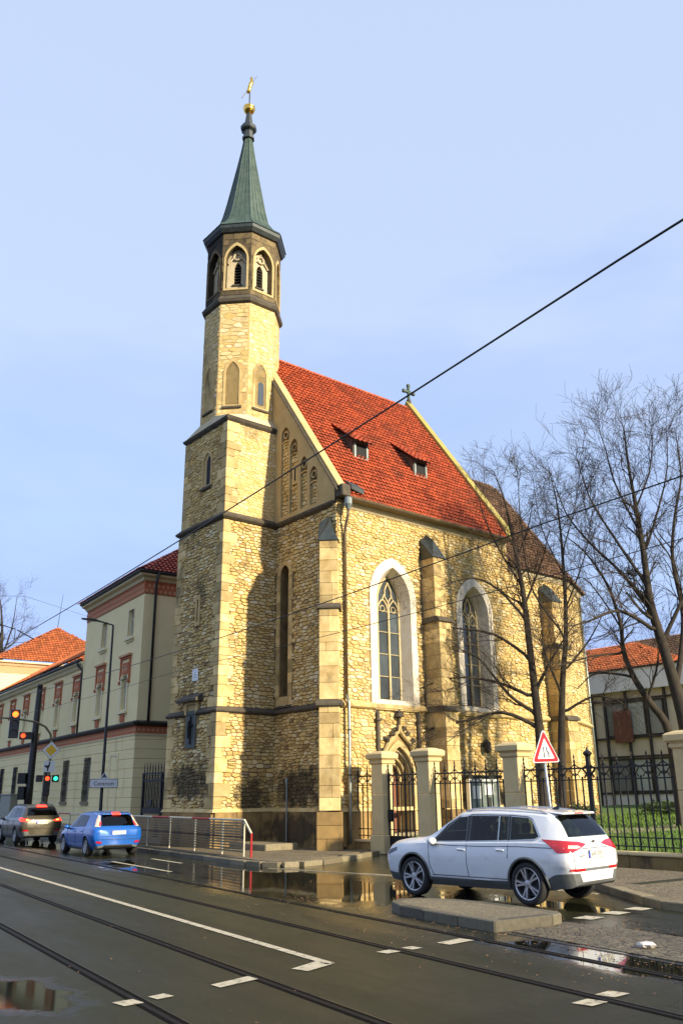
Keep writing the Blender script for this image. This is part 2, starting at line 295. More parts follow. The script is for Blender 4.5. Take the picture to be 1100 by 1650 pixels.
# ------------------------------------------------------------------ ground, road, pavements
RA = 0.567   # street direction; local x runs across the street (away from the viewer), local y along it
def rw(n, t): return (n * math.cos(RA) - t * math.sin(RA), n * math.sin(RA) + t * math.cos(RA))
def asphalt():
    m = bpy.data.materials.new('wet_asphalt'); m.use_nodes = True; MATS['wet_asphalt'] = m
    t = m.node_tree; N = t.nodes; L = t.links; b = N['Principled BSDF']
    co = N.new('ShaderNodeTexCoord'); O = co.outputs['Object']
    def noise(s, d=5, r=0.6, vec=None):
        n = N.new('ShaderNodeTexNoise'); n.inputs['Scale'].default_value = s; n.inputs['Detail'].default_value = d; n.inputs['Roughness'].default_value = r; L.new(vec or O, n.inputs[0]); return n.outputs[0]
    def math_(op, a, bb=None, cc=None, clamp=False):
        n = N.new('ShaderNodeMath'); n.operation = op; n.use_clamp = clamp
        for i, x in enumerate((a, bb, cc)):
            if x is None: continue
            if isinstance(x, (int, float)): n.inputs[i].default_value = x
            else: L.new(x, n.inputs[i])
        return n.outputs[0]
    def blob(n0, t0, rn, rt, rot=0.0):
        mp = N.new('ShaderNodeMapping'); mp.vector_type = 'TEXTURE'; mp.inputs['Location'].default_value = (n0, t0, 0); mp.inputs['Rotation'].default_value = (0, 0, rot); mp.inputs['Scale'].default_value = (rn, rt, 50)
        L.new(O, mp.inputs[0]); v = N.new('ShaderNodeVectorMath'); v.operation = 'LENGTH'; L.new(mp.outputs[0], v.inputs[0]); return math_('SUBTRACT', 1.0, v.outputs['Value'])
    # standing water: (across, along, half sizes, turn)
    pud = None
    for q in ((8.85, 7.4, 0.85, 3.9, 0.02), (2.35, 10.2, 0.75, 1.55, 0.25), (10.4, 18.5, 2.6, 7.0, 0.0), (9.55, 25.5, 1.5, 4.5, 0.03), (12.2, 12.2, 0.6, 2.6, 0.0), (11.4, 22.5, 1.3, 4.5, 0.1), (10.6, 9.2, 0.5, 1.2, 0.2), (10.2, 41, 1.6, 7, 0)):
        e = blob(*q); pud = e if pud is None else math_('MAXIMUM', pud, e)
    n1 = noise(1.7, 6, 0.62); n2 = noise(9.0, 4)
    edge = math_('ADD', pud, math_('MULTIPLY_ADD', n1, 1.1, -0.62)); edge = math_('ADD', edge, math_('MULTIPLY_ADD', n2, 0.18, -0.09))
    mr = N.new('ShaderNodeMapRange'); mr.inputs[1].default_value = 0.02; mr.inputs[2].default_value = 0.34; L.new(edge, mr.inputs[0]); water = mr.outputs[0]
    # damp sheen: patches, stronger on the far lane
    sx = N.new('ShaderNodeSeparateXYZ'); L.new(O, sx.inputs[0])
    far = N.new('ShaderNodeMapRange'); far.inputs[1].default_value = 7.6; far.inputs[2].default_value = 9.4; L.new(sx.outputs[0], far.inputs[0])
    mpz = N.new('ShaderNodeMapping'); mpz.inputs['Scale'].default_value = (1.0, 0.22, 1); L.new(O, mpz.inputs[0])
    n3 = noise(0.9, 6, 0.65, mpz.outputs[0])
    damp = math_('ADD', math_('MULTIPLY', far.outputs[0], 0.75), math_('MULTIPLY_ADD', n3, 1.3, -0.5), clamp=True)
    # colour
    agg = noise(75, 3, 0.7); grit = noise(240, 2, 0.6)
    cm = N.new('ShaderNodeMix'); cm.data_type = 'RGBA'; cm.inputs[6].default_value = (0.029, 0.029, 0.0125, 1); cm.inputs[7].default_value = (0.014, 0.0145, 0.0075, 1); L.new(n3, cm.inputs[0])
    am = N.new('ShaderNodeMapRange'); am.inputs[1].default_value = 0.35; am.inputs[2].default_value = 0.68; am.inputs[3].default_value = 0.3; am.inputs[4].default_value = 2.3; L.new(agg, am.inputs[0])
    wv = math_('MULTIPLY', am.outputs[0], math_('MULTIPLY_ADD', water, -0.55, 1.0)); wv = math_('MULTIPLY', wv, math_('MULTIPLY_ADD', damp, -0.3, 1.1))
    sc_ = N.new('ShaderNodeVectorMath'); sc_.operation = 'SCALE'; L.new(cm.outputs[2], sc_.inputs[0]); L.new(wv, sc_.inputs['Scale'])
    # old repair patches and tarred cracks
    vp = N.new('ShaderNodeTexVoronoi'); vp.inputs['Scale'].default_value = 0.22; vp.feature = 'F1'; vp.distance = 'CHEBYCHEV'; L.new(mpz.outputs[0], vp.inputs[0])
    vsx = N.new('ShaderNodeSeparateColor'); L.new(vp.outputs['Color'], vsx.inputs[0]); pm = math_('MULTIPLY_ADD', vsx.outputs[0], 0.5, 0.75)
    ve = N.new('ShaderNodeTexVoronoi'); ve.feature = 'DISTANCE_TO_EDGE'; ve.inputs['Scale'].default_value = 0.42; wob = N.new('ShaderNodeVectorMath'); wob.operation = 'ADD'
    nzv = N.new('ShaderNodeTexNoise'); nzv.inputs['Scale'].default_value = 2.2; L.new(O, nzv.inputs[0]); wsc = N.new('ShaderNodeVectorMath'); wsc.operation = 'SCALE'; wsc.inputs['Scale'].default_value = 0.9; L.new(nzv.outputs['Color'], wsc.inputs[0]); L.new(O, wob.inputs[0]); L.new(wsc.outputs[0], wob.inputs[1]); L.new(wob.outputs[0], ve.inputs[0])
    cr_m = N.new('ShaderNodeMapRange'); cr_m.inputs[1].default_value = 0.004; cr_m.inputs[2].default_value = 0.012; cr_m.inputs[3].default_value = 0.78; L.new(ve.outputs[0], cr_m.inputs[0])
    pm = math_('MULTIPLY', pm, cr_m.outputs[0]); ps = N.new('ShaderNodeVectorMath'); ps.operation = 'SCALE'; L.new(sc_.outputs[0], ps.inputs[0]); L.new(pm, ps.inputs['Scale'])
    L.new(ps.outputs[0], b.inputs['Base Color'])
    ro = math_('MULTIPLY_ADD', damp, -0.38, 0.48); ro = math_('MULTIPLY_ADD', grit, 0.10, ro)
    rm = N.new('ShaderNodeMix'); rm.data_type = 'FLOAT'; L.new(water, rm.inputs[0]); L.new(ro, rm.inputs[2]); rm.inputs[3].default_value = 0.025; L.new(rm.outputs[0], b.inputs['Roughness'])
    sl_ = N.new('ShaderNodeMix'); sl_.data_type = 'FLOAT'; sl_.inputs[2].default_value = 0.16; sl_.inputs[3].default_value = 0.5; L.new(math_('MAXIMUM', water, math_('MULTIPLY', damp, 0.8)), sl_.inputs[0]); L.new(sl_.outputs[0], b.inputs['Specular IOR Level'])
    bs = math_('MULTIPLY_ADD', water, -0.985, 1.0); bs = math_('MULTIPLY', bs, math_('MULTIPLY_ADD', damp, -0.45, 0.75))
    hh = math_('ADD', agg, math_('MULTIPLY', grit, 0.5))
    bp = N.new('ShaderNodeBump'); bp.inputs['Distance'].default_value = 0.006; L.new(bs, bp.inputs['Strength']); L.new(hh, bp.inputs['Height']); L.new(bp.outputs[0], b.inputs['Normal'])
asphalt()
def cobble(name, c1, c2, c3, size, rough=0.75, gap=0.06):
    """small mosaic setts: a cell pattern with dark joints, per-sett shade and relief"""
    m = bpy.data.materials.new(name); m.use_nodes = True; MATS[name] = m
    t = m.node_tree; N = t.nodes; L = t.links; b = N['Principled BSDF']; co = N.new('ShaderNodeTexCoord')
    v = N.new('ShaderNodeTexVoronoi'); v.inputs['Scale'].default_value = 1 / size; v.inputs['Randomness'].default_value = 0.7; L.new(co.outputs['Object'], v.inputs[0])
    e = N.new('ShaderNodeTexVoronoi'); e.feature = 'DISTANCE_TO_EDGE'; e.inputs['Scale'].default_value = 1 / size; e.inputs['Randomness'].default_value = 0.7; L.new(co.outputs['Object'], e.inputs[0])
    nz = N.new('ShaderNodeTexNoise'); nz.inputs['Scale'].default_value = 0.8; nz.inputs['Detail'].default_value = 6; L.new(co.outputs['Object'], nz.inputs[0])
    sp = N.new('ShaderNodeSeparateColor'); L.new(v.outputs['Color'], sp.inputs[0])
    m1 = N.new('ShaderNodeMix'); m1.data_type = 'RGBA'; m1.inputs[6].default_value = (*c1, 1); m1.inputs[7].default_value = (*c2, 1); L.new(sp.outputs[0], m1.inputs[0])
    m2 = N.new('ShaderNodeMix'); m2.data_type = 'RGBA'; m2.blend_type = 'MULTIPLY'; m2.inputs[0].default_value = 0.6; L.new(m1.outputs[2], m2.inputs[6]); L.new(nz.outputs[0], m2.inputs[7])
    er = N.new('ShaderNodeMapRange'); er.inputs[1].default_value = gap * 0.4; er.inputs[2].default_value = gap * 2; L.new(e.outputs[0], er.inputs[0])
    m3 = N.new('ShaderNodeMix'); m3.data_type = 'RGBA'; m3.inputs[6].default_value = (*c3, 1); L.new(m2.outputs[2], m3.inputs[7]); L.new(er.outputs[0], m3.inputs[0])
    L.new(m3.outputs[2], b.inputs['Base Color']); b.inputs['Roughness'].default_value = rough
    bp = N.new('ShaderNodeBump'); bp.inputs['Strength'].default_value = 0.8; bp.inputs['Distance'].default_value = 0.012; L.new(er.outputs[0], bp.inputs['Height']); L.new(bp.outputs[0], b.inputs['Normal'])
cobble('mosaic', (0.36, 0.29, 0.17), (0.22, 0.18, 0.11), (0.07, 0.055, 0.035), 0.075)
cobble('setts', (0.26, 0.21, 0.125), (0.14, 0.115, 0.07), (0.04, 0.033, 0.022), 0.095, 0.6)
cobble('island_setts', (0.40, 0.33, 0.20), (0.24, 0.20, 0.12), (0.08, 0.065, 0.04), 0.045)
mat('granite', (0.27, 0.225, 0.135), (0.17, 0.14, 0.085), 14, 0.7, bump=0.3, bscale=90, tone=0.3, stain=((0.07, 0.06, 0.04), 1.6, 0.58, (1, 1, 1), 0.6))
mat('granite_dark', (0.15, 0.13, 0.08), (0.085, 0.073, 0.047), 12, 0.55, bump=0.3, bscale=90, tone=0.35)
mat('road_paint', (0.58, 0.52, 0.38), (0.40, 0.35, 0.24), 9, 0.6, bump=0.3, bscale=120, stain=((0.07, 0.06, 0.04), 9.0, 0.54, (1, 1, 1), 0.8))
mat('steel_rail', (0.014, 0.012, 0.010), (0.008, 0.007, 0.006), 15, 0.6, 0.0, spec=0.15)
mat('steel_bright', (0.22, 0.21, 0.18), (0.12, 0.11, 0.09), 15, 0.35, 0.8)
mat('rail_groove', (0.006, 0.005, 0.004), (0.010, 0.009, 0.007), 12, 0.85, spec=0.05)
mat('joint_tar', (0.014, 0.013, 0.011), (0.024, 0.021, 0.016), 12, 0.45)
mat('lawn', (0.055, 0.115, 0.012), (0.10, 0.17, 0.02), 2.5, 0.9, bump=0.6, bscale=70)
mat('gravel', (0.36, 0.31, 0.21), (0.26, 0.22, 0.145), 30, 0.9, bump=0.5, bscale=90)

g = MB(); S = 420
g.add([(-S, -S, 0), (S, -S, 0), (S, S, 0), (-S, S, 0)], [(0, 1, 2, 3)])
road = kind(g.build('road', 'wet_asphalt'), 'structure'); road.rotation_euler.z = RA

def slab(name, pts, z0, z1, m, parent=None):
    b = MB(); n = len(pts)
    b.add([(x, y, z1) for x, y in pts] + [(x, y, z0) for x, y in pts], [tuple(range(n))] + [(i, (i + 1) % n, n + (i + 1) % n, n + i) for i in range(n)])
    return b.build(name, m, parent)
def kerb_run(parent, pts, step, wdt, z0, z1, m, side=1, seed=3, name='kerb_stone'):
    """kerb stones laid end to end along a line, each a piece of its own"""
    r = random.Random(seed); P = [Vector(p) for p in pts]; seg = []; 
    for a, b in zip(P, P[1:]):
        k = max(1, round((b - a).length / step))
        for i in range(k): seg.append((a.lerp(b, i / k), a.lerp(b, (i + 1) / k)))
    for a, b in seg:
        d = (b - a); l = d.length; d.normalize(); nn = Vector((-d.y, d.x)) * side
        q = MB(); q.tone = r.random(); dz = r.uniform(-0.006, 0.004)
        q.box(0.007, l - 0.007, 0, wdt, z0, z1 + dz, 0.014, lambda x, y, z: (a.x + d.x * x + nn.x * y, a.y + d.y * x + nn.y * y, z))
        q.build(name, m, parent)
# left pavement along the railing, rounding the corner into the side entrance
kerbL = [rw(12.15, 62), rw(12.15, 50), rw(12.15, 38), rw(12.15, 25.2), (-2.75, 26.95), (-2.28, 26.5), (-1.8, 26.25), (-1.37, 26.35), (-0.85, 26.95), (-0.31, 28.06), (0.3, 29.5), (0.93, 30.97)]
off = []
pl = kind(slab('pavement', [rw(12.4, 62), rw(12.4, 38), rw(12.4, 25.3), (-2.6, 27.15), (-2.2, 26.75), (-1.8, 26.52), (-1.5, 26.58), (-1.07, 27.1), (-0.55, 28.15), (0.06, 29.6), (0.72, 31.1), (1.2, 33.4), (-3, 40), (-9.0, 48), rw(17, 62)], 0.0, 0.125, 'mosaic'), 'structure')
kerb_run(pl, kerbL[:4], 0.95, 0.26, -0.02, 0.135, 'granite_dark', side=-1); kerb_run(pl, kerbL[3:], 0.95, 0.26, -0.02, 0.135, 'granite', side=-1, seed=9)
# right pavement in front of the garden wall
kr = [rw(13.13, -12), rw(13.13, -2), rw(13.13, 9.8), (5.42, 15.95), (5.33, 16.7), (5.28, 17.6), (5.26, 18.5), (5.24, 20.2), (5.2, 22.0), (5.0, 24.0), (4.7, 25.8)]
prt = kind(slab('pavement', [rw(13.4, -12), rw(13.4, 9.8), (5.7, 16.1), (5.6, 17), (5.55, 18.5), (5.5, 22), (5.28, 24.1), (5.1, 25.4), (8.3, 21.3), (12.0, 16.8), (22, 3.0), rw(18, -12)], 0.0, 0.125, 'mosaic'), 'structure')
kerb_run(prt, kr, 0.95, 0.27, -0.02, 0.135, 'granite', side=-1, seed=8)
# dark asphalt strip across the right pavement
kind(slab('pavement_strip', [(5.9, 19.1), (6.05, 18.85), (9.3, 21.0), (9.1, 21.3)], 0.12, 0.129, 'wet_asphalt'), 'structure')
# flush granite line across the mouth of the side entrance
kl = kind(slab('gutter_line', [(-2.3, 26.2), (-2.2, 26.05), (-2.0, 25.86), (-2.1, 26.0)], 0.0, 0.006, 'granite'), 'structure')
kerb_run(kl, [(-2.1, 25.85), (1.33, 23.0), (3.4, 20.6), (5.1, 18.5)], 1.0, 0.17, -0.02, 0.012, 'granite', side=-1, seed=4)
# raised ground round the church, garden and its lawn
def chw(u, v): return (-0.18 + u * math.cos(0.687) - v * math.sin(0.687), 32.09 + u * math.sin(0.687) + v * math.cos(0.687))
def sloped(name, uv, m, dz=0.0):
    b = MB(); b.add([(*chw(u, v), 0.42 + (u - 0.8) * 0.033 + dz) for u, v in uv], [tuple(range(len(uv)))]); return b.build(name, m)
kind(sloped('lawn', [(0.9, -40), (40, -40), (40, 6), (16, 6), (0.9, 0.2)], 'lawn'), 'structure')
kind(sloped('garden_path', [(0.95, -3.9), (3.2, -3.9), (5.5, -6.4), (9, -8.6), (15, -9.2), (22, -7.6), (25.5, -5.0), (25.5, -2.6), (21, -5.4), (14.5, -6.9), (9.5, -6.3), (5.5, -3.0), (4.6, -0.2), (0.95, -0.2)], 'gravel', 0.006), 'structure')
kind(sloped('garden_path', [(12, -10.2), (16.5, -13.5), (22, -18), (30, -20), (30, -17.6), (23, -15.6), (18, -11.6), (14.5, -8.8)], 'gravel', 0.006), 'structure')
# traffic island
isl = [(9.12, 10.3), (9.12, 12.0), (9.16, 12.7), (9.38, 13.25), (9.75, 13.5), (10.15, 13.35), (10.45, 12.9), (10.62, 12.2), (10.68, 11.4), (10.7, 10.6), (10.55, 10.36), (10.3, 10.3)]
def inset(P, d):
    n = len(P); o = []
    for i in range(n):
        a, b, c = Vector(P[i - 1]), Vector(P[i]), Vector(P[(i + 1) % n]); d1 = (b - a).normalized(); d2 = (c - b).normalized()
        n1 = Vector((d1.y, -d1.x)); n2 = Vector((d2.y, -d2.x)); m = (n1 + n2) / max(0.4, 1 + n1.dot(n2)); o.append((b.x + m.x * d, b.y + m.y * d))
    return o
inn = inset(isl, 0.17)
it = kind(slab('traffic_island', inn, 0.0, 0.145, 'island_setts'), 'structure'); it.rotation_euler.z = RA
ring_ = isl + [isl[0]]
kerb_run(it, ring_, 0.9, 0.18, -0.02, 0.15, 'granite_dark', side=-1, seed=6)
# sett-paved strip running on from the island
ss = kind(slab('sett_strip', [(9.35, 10.2), (10.72, 10.45), (10.9, 9.2), (10.75, 6.0), (10.5, 1.0), (9.3, 1.0), (9.32, 6)], 0.0, 0.008, 'setts'), 'structure'); ss.rotation_euler.z = RA
# tram rails
for n0, lab in ((3.33, 'steel tram rail nearest the viewer, crossing the bottom left corner'), (4.80, 'tram rail between the nearest rail and the long white line'), (7.10, 'tram rail just beyond the long white line'), (8.52, 'farthest tram rail, running beside the traffic island')):
    tr = thing('tram_rail', lab, 'tram rail', (0, 0, 0), RA, 'tram rails in the road')
    for nm, a, b_, z, m in (('rail_head', -0.028, 0.028, 0.007, 'steel_rail'), ('groove', 0.029, 0.082, 0.0045, 'rail_groove'), ('guard_lip', 0.083, 0.092, 0.007, 'steel_bright'), ('tar_joint', -0.065, -0.029, 0.004, 'rail_groove')):
        q = MB(); q.box(n0 + a, n0 + b_, -40, 90, -0.02, z); q.build(nm, m, tr)
sj = MB(); sj.box(9.17, 9.25, -20, 10.28, -0.02, 0.0045); o = kind(sj.build('tar_seam', 'joint_tar'), 'structure'); o.rotation_euler.z = RA
# painted markings
def mark(P, z=0.0085):
    b = MB(); n = len(P); b.add([(x, y, z) for x, y in P], [tuple(range(n))]); o = kind(b.build('road_marking', 'road_paint'), 'structure'); return o
def markrt(n0, n1, t0, t1, sk=0.0, z=0.0085): return mark([rw(n0, t0), rw(n1, t0 + sk), rw(n1, t1 + sk), rw(n0, t1)], z)
markrt(5.84, 5.97, 9.62, 90)
mark([(-0.64, 11.0), (-0.44, 10.85), (-0.16, 11.28), (-0.38, 11.44)])
mark([(-1.45, 10.16), (-1.33, 10.02), (-0.97, 10.44), (-1.10, 10.6)])
mark([(-2.30, 9.38), (-2.14, 9.22), (-1.98, 9.36), (-2.13, 9.52)]); mark([(-2.0, 9.62), (-1.88, 9.5), (-1.74, 9.64), (-1.87, 9.76)])
mark([(0.38, 12.06), (0.52, 11.93), (0.70, 12.08), (0.56, 12.22)]); mark([(0.72, 12.35), (0.86, 12.2), (1.0, 12.32), (0.86, 12.46)])
mark([(1.22, 12.72), (1.38, 12.55), (1.76, 12.9), (1.58, 13.06)])
for c in ((2.3, 9.15), (2.62, 9.5)): mark([(c[0] - .16, c[1]), (c[0], c[1] - .13), (c[0] + .2, c[1] + .03), (c[0] + .04, c[1] + .17)])
for x, y in ((3.9, 15.0), (4.5, 15.55), (5.05, 16.05)): mark([(x - .27, y - .03), (x - .02, y - .24), (x + .27, y + .02), (x + .02, y + .23)])
markrt(9.3, 9.42, 23.5, 28.5); markrt(10.75, 10.87, 26.3, 28.9)

# fallen leaves and grit washed together along the rails and the island
mat('leaf_litter', (0.20, 0.11, 0.045), (0.11, 0.06, 0.03), 5, 0.85, tone=0.6)
q = MB(); r = random.Random(17)
for k in range(1500):
    if k < 900: n_, t_ = r.choice((r.gauss(8.9, .28), r.gauss(7.9, .35), r.gauss(9.0, .08))), r.uniform(5.5, 16)
    elif k < 1250: n_, t_ = r.uniform(9.3, 11.6), r.gauss(9.6, .9)
    else: n_, t_ = r.uniform(2.5, 11.8), r.uniform(6, 24)
    if 9.0 < n_ < 10.8 and 10.2 < t_ < 13.6: continue
    x, y = rw(n_, t_); s_ = r.uniform(.008, .026) * (.7 + .03 * t_); a = r.uniform(0, 6.28); q.tone = r.random(); z = .010; c_, d_ = math.cos(a) * s_, math.sin(a) * s_
    q.add([(x - c_, y - d_, z), (x + d_ * .55, y - c_ * .55, z + r.uniform(0, .006)), (x + c_, y + d_, z + r.uniform(0, .014)), (x - d_ * .55, y + c_ * .55, z + r.uniform(0, .006))], [(0, 1, 2, 3)])
kind(q.build('leaf_litter', 'leaf_litter', None, recalc=False), 'stuff')
# ------------------------------------------------------------------ the church (local x along the nave, local y from the south wall inwards)
TH = 0.687
church = thing('church', 'yellow rubble stone Gothic church with octagonal tower, green spire and red tiled roof', 'church', (-0.18, 32.09, 0), TH)
Z1, Z2, Z3, Z4 = 1.40, 5.08, 13.09, 17.62
TU, TV0, TV1 = -2.66, 4.21, 7.94
VR, ZR, ZE = 6.07, 22.54, 13.3
UE = 10.3
AP1, AP2 = (14.6, 0.0), (17.75, 1.5)
def fS(a, z, d): return (a, -d, z)
def fW(a, z, d): return (-d, a, z)
def fT(a, z, d): return (TU - d, a, z)
def fR(a, z, d): return (a, TV0 - d, z)
ad = Vector((AP2[0] - AP1[0], AP2[1] - AP1[1])); AL = ad.length; ad.normalize()
def fA(a, z, d): return (AP1[0] + ad.x * a + ad.y * d, AP1[1] + ad.y * a - ad.x * d, z)
OC, OAP = (-0.80, 6.22), 1.70
OHW = OAP * math.tan(math.pi / 8)
def fO(k, ap=OAP):
    ph = k * math.pi / 4; c, s_ = math.cos(ph), math.sin(ph)
    return lambda a, z, d: (OC[0] + c * (ap + d) - s_ * a, OC[1] + s_ * (ap + d) + c * a, z)

# -- walls (backing, with real openings)
W1, W2 = 2.87, 7.76
win1o = arch(W1, 5.12, 9.62, 2.54, 11.25); win2o = arch(W2, 5.12, 9.6, 2.36, 11.12)
win1i = arch(W1 + .02, 5.45, 9.5, 1.86, 10.85); win2i = arch(W2 + .02, 5.45, 9.5, 1.72, 10.75)
portal_o = arch(2.92, 0.6, 2.55, 1.75, 3.95, 9)
lanc_o = arch(3.53, 5.30, 10.9, 1.10, 11.55, 7); lanc_i = arch(3.53, 5.75, 10.85, 0.62, 11.25, 7)
nw = MB()
nw.m = 1
plate(nw, [(0, 0.2), (UE, 0.2), (UE, 13.3), (0, 13.3)], [win1i, win2i, portal_o], fS, 0, 0.62)
nw.m = 0
plate(nw, [(0, 0.2), (12.14, 0.2), (12.14, ZE), (VR, ZR - 0.1), (0, ZE)], [lanc_i], fW, 0, 0.5)
nw.add([(0, 12.14, .2), (UE, 12.14, .2), (UE, 12.14, 13.3), (0, 12.14, 13.3)], [(0, 1, 2, 3)])
nw.add([(UE, 0, .2), (UE, 12.14, .2), (UE, 12.14, ZE), (UE, VR, ZR), (UE, 0, ZE)], [(0, 1, 2, 3, 4)])
nave = nw.build('nave_wall', ['mortar', 'mortar_sunlit'], church, recalc=False)
cw = MB()
ch_pts = [(UE, 0), AP1, AP2, (18.6, 4.6), (18.6, 7.54), (17.75, 10.64), (14.6, 12.14), (UE, 12.14)]
for a, b in zip(ch_pts, ch_pts[1:]): cw.add([(*a, .2), (*b, .2), (*b, 11.95), (*a, 11.95)], [(0, 1, 2, 3)])
chancel = cw.build('chancel_wall', 'mortar_sunlit', church, recalc=False)
tw = MB()
tw.box(TU - 0.05, 1.0, TV0 - 0.05, TV1 + 0.05, 0.2, Z2)
tw.box(TU, 1.04, TV0, TV1, Z2, Z3 + .05)
tower = tw.build('tower_wall', 'mortar', church)
tw = MB(); tw.box(TU + 0.06, 1.0, TV0 + 0.06, TV1 - 0.06, Z3, Z4 + .05); tower_up = tw.build('upper_tower_wall', 'mortar_light', church)
ow = MB(); ow.lathe([(OAP / math.cos(math.pi / 8), Z4), (OAP / math.cos(math.pi / 8), 24.1)], 8, OC, math.pi / 8)
octo = ow.build('octagon_wall', 'mortar_light', church)

# -- rubble masonry: every stone is real; the 300 that show largest are pieces of their own
STONES = []
Mch = Matrix.Translation((-0.18, 32.09, 0)) @ Matrix.Rotation(TH, 4, 'Z')
def rubble(wall, fn, a0, a1, z0, z1, holes=(), d0=0.0, hs=(0.085, 0.185), ws=(0.13, 0.42), dep=(0.014, 0.05), seed=1, tones=(0.1, 1.0)):
    """irregular roughly coursed rubble: cells of a stretched, jittered Voronoi pattern, each cell a bulging stone"""
    r = random.Random(seed); K = 1.95; pts = []; z = z0 - .2; ri = 0
    while z < z1 + .25:
        h = r.uniform(*hs); a = a0 - .6 + r.uniform(0, .4)
        while a < a1 + .6:
            wd = r.uniform(*ws) * (1.2 if h > (hs[0] + hs[1]) / 2 else .85)
            if r.random() < .13 and h > hs[0] * 1.3: pts += [(a + wd / 2 + r.uniform(-.04, .04), (z + h * .25) * K), (a + wd / 2 + r.uniform(-.04, .04), (z + h * .78) * K)]
            else: pts.append((a + wd / 2, (z + h / 2 + r.gauss(0, .16) * h) * K))
            a += wd
        z += h
    G = {}; cs = .5
    for i, (x, y) in enumerate(pts): G.setdefault((int(x // cs), int(y // cs)), []).append(i)
    for i, (x, y) in enumerate(pts):
        if not (a0 - .3 < x < a1 + .3 and (z0 - .3) * K < y < (z1 + .3) * K): continue
        P = [(a0, z0 * K), (a1, z0 * K), (a1, z1 * K), (a0, z1 * K)]; gx, gy = int(x // cs), int(y // cs)
        for dx in (-2, -1, 0, 1, 2):
            for dy in (-2, -1, 0, 1, 2):
                for j in G.get((gx + dx, gy + dy), ()):
                    if j == i or not P: continue
                    nx, ny = pts[j][0] - x, pts[j][1] - y; c = nx * (x + nx / 2) + ny * (y + ny / 2); Q = []
                    for k in range(len(P)):
                        p, q = P[k], P[(k + 1) % len(P)]; sp_, sq_ = p[0] * nx + p[1] * ny - c, q[0] * nx + q[1] * ny - c
                        if sp_ <= 0: Q.append(p)
                        if (sp_ < 0) != (sq_ < 0) and sp_ != sq_: t = sp_ / (sp_ - sq_); Q.append((p[0] + (q[0] - p[0]) * t, p[1] + (q[1] - p[1]) * t))
                    P = Q
        if len(P) < 3: continue
        P = [(p[0], p[1] / K) for p in P]; n = len(P); mx_, mz_ = sum(p[0] for p in P) / n, sum(p[1] for p in P) / n
        wx, wz = max(p[0] for p in P) - min(p[0] for p in P), max(p[1] for p in P) - min(p[1] for p in P)
        if wx < .06 or wz < .045: continue
        if any(inpoly(px, pz, H) for H in holes for px, pz in ((mx_, mz_), (mx_ - wx * .33, mz_), (mx_ + wx * .33, mz_), (mx_, mz_ - wz * .33), (mx_, mz_ + wz * .33))): continue
        C = []   # cut the corners
        for k in range(n):
            p, q = P[k], P[(k + 1) % n]; l = math.hypot(q[0] - p[0], q[1] - p[1])
            if l < .03: C.append(((p[0] + q[0]) / 2, (p[1] + q[1]) / 2)); continue
            f1, f2 = r.uniform(.05, .16), r.uniform(.84, .95); C += [(p[0] + (q[0] - p[0]) * f1, p[1] + (q[1] - p[1]) * f1), (p[0] + (q[0] - p[0]) * f2, p[1] + (q[1] - p[1]) * f2)]
        n = len(C); g = r.uniform(.006, .016); kx, kz = max(.5, 1 - 2 * g / wx), max(.5, 1 - 2 * g / wz)
        C = [(mx_ + (p[0] - mx_) * kx, mz_ + (p[1] - mz_) * kz) for p in C]
        dp = d0 + r.uniform(*dep); tl = r.uniform(-.07, .07); tv = r.uniform(-.06, .06); lift = lambda p: tl * (p[0] - mx_) + tv * (p[1] - mz_)
        vs = [fn(p[0], p[1], d0 - .02) for p in C] + [fn(mx_ + (p[0] - mx_) * .90, mz_ + (p[1] - mz_) * .84, dp + lift(p)) for p in C]
        fs = [(k, (k + 1) % n, n + (k + 1) % n, n + k) for k in range(n)] + [tuple(range(n, 2 * n))]
        t = tones[0] + (tones[1] - tones[0]) * min(1, max(0, r.gauss(.55, .30)))
        wc = Mch @ Vector(fn(mx_, mz_, 0)); STONES.append((wx * wz / (wc - CAM).length_squared, wall, vs, fs, t))
def rect(a0, a1, z0, z1): return [(a0, z0), (a1, z0), (a1, z1), (a0, z1)]
shr = lambda P, c, k: [(c[0] + (p[0] - c[0]) * k, c[1] + (p[1] - c[1]) * k) for p in P]
hS = [shr(win1o, (W1, 8), .97), shr(win2o, (W2, 8), .97), arch(2.92, 0.6, 2.7, 2.0, 4.3), rect(4.6, 5.25, 0, 12.3)]
rubble(nave, fS, 0.02, UE, Z1, Z2, hS, seed=20, tones=(0.1, 0.95))
rubble(nave, fS, 0.02, UE, Z2, 13.05, hS, seed=21, tones=(0.3, 1.0))  # paler stones on the sunlit wall: sunlight put into their tones
rubble(nave, fW, 0.0, TV0, Z1, Z2, [], seed=19, tones=(0.0, .9))
rubble(nave, fW, 0.0, TV0, Z2, Z3, [shr(lanc_o, (3.53, 8), .95)], seed=22, tones=(0.15, 1.0))  # tones raised so the stone colour lightens the shaded walls
rubble(chancel, fS, UE, AP1[0], Z1, 11.8, [rect(12.55, 13.15, 0, 11.4)], seed=23, tones=(.3, 1))
rubble(chancel, fA, 0.0, AL, Z1, 11.8, [], seed=24, tones=(.3, 1))
plq = rect(5.62, 6.62, 3.75, 5.75)
rubble(tower, fT, TV0 + .1, TV1 - .1, Z1, Z2 - .05, [plq], d0=.05, seed=25, tones=(0.0, .95))
rubble(tower, fT, TV0 + .1, TV1 - .1, Z2 + .15, Z3 - .1, [rect(5.86, 6.22, 8.7, 10.05), rect(5.62, 6.62, 5.1, 5.75)], seed=26, tones=(0.05, 1.0))
rubble(tower_up, fT, TV0 + .15, TV1 - .15, Z3 + .2, Z4 - .1, [arch(5.86, 14.85, 16.05, .8, 16.6)], d0=-.06, seed=27, tones=(.2, .9))
rubble(tower, fR, TU + .1, -0.02, Z1, Z2 - .05, [], d0=.05, seed=28, tones=(.1, .95))
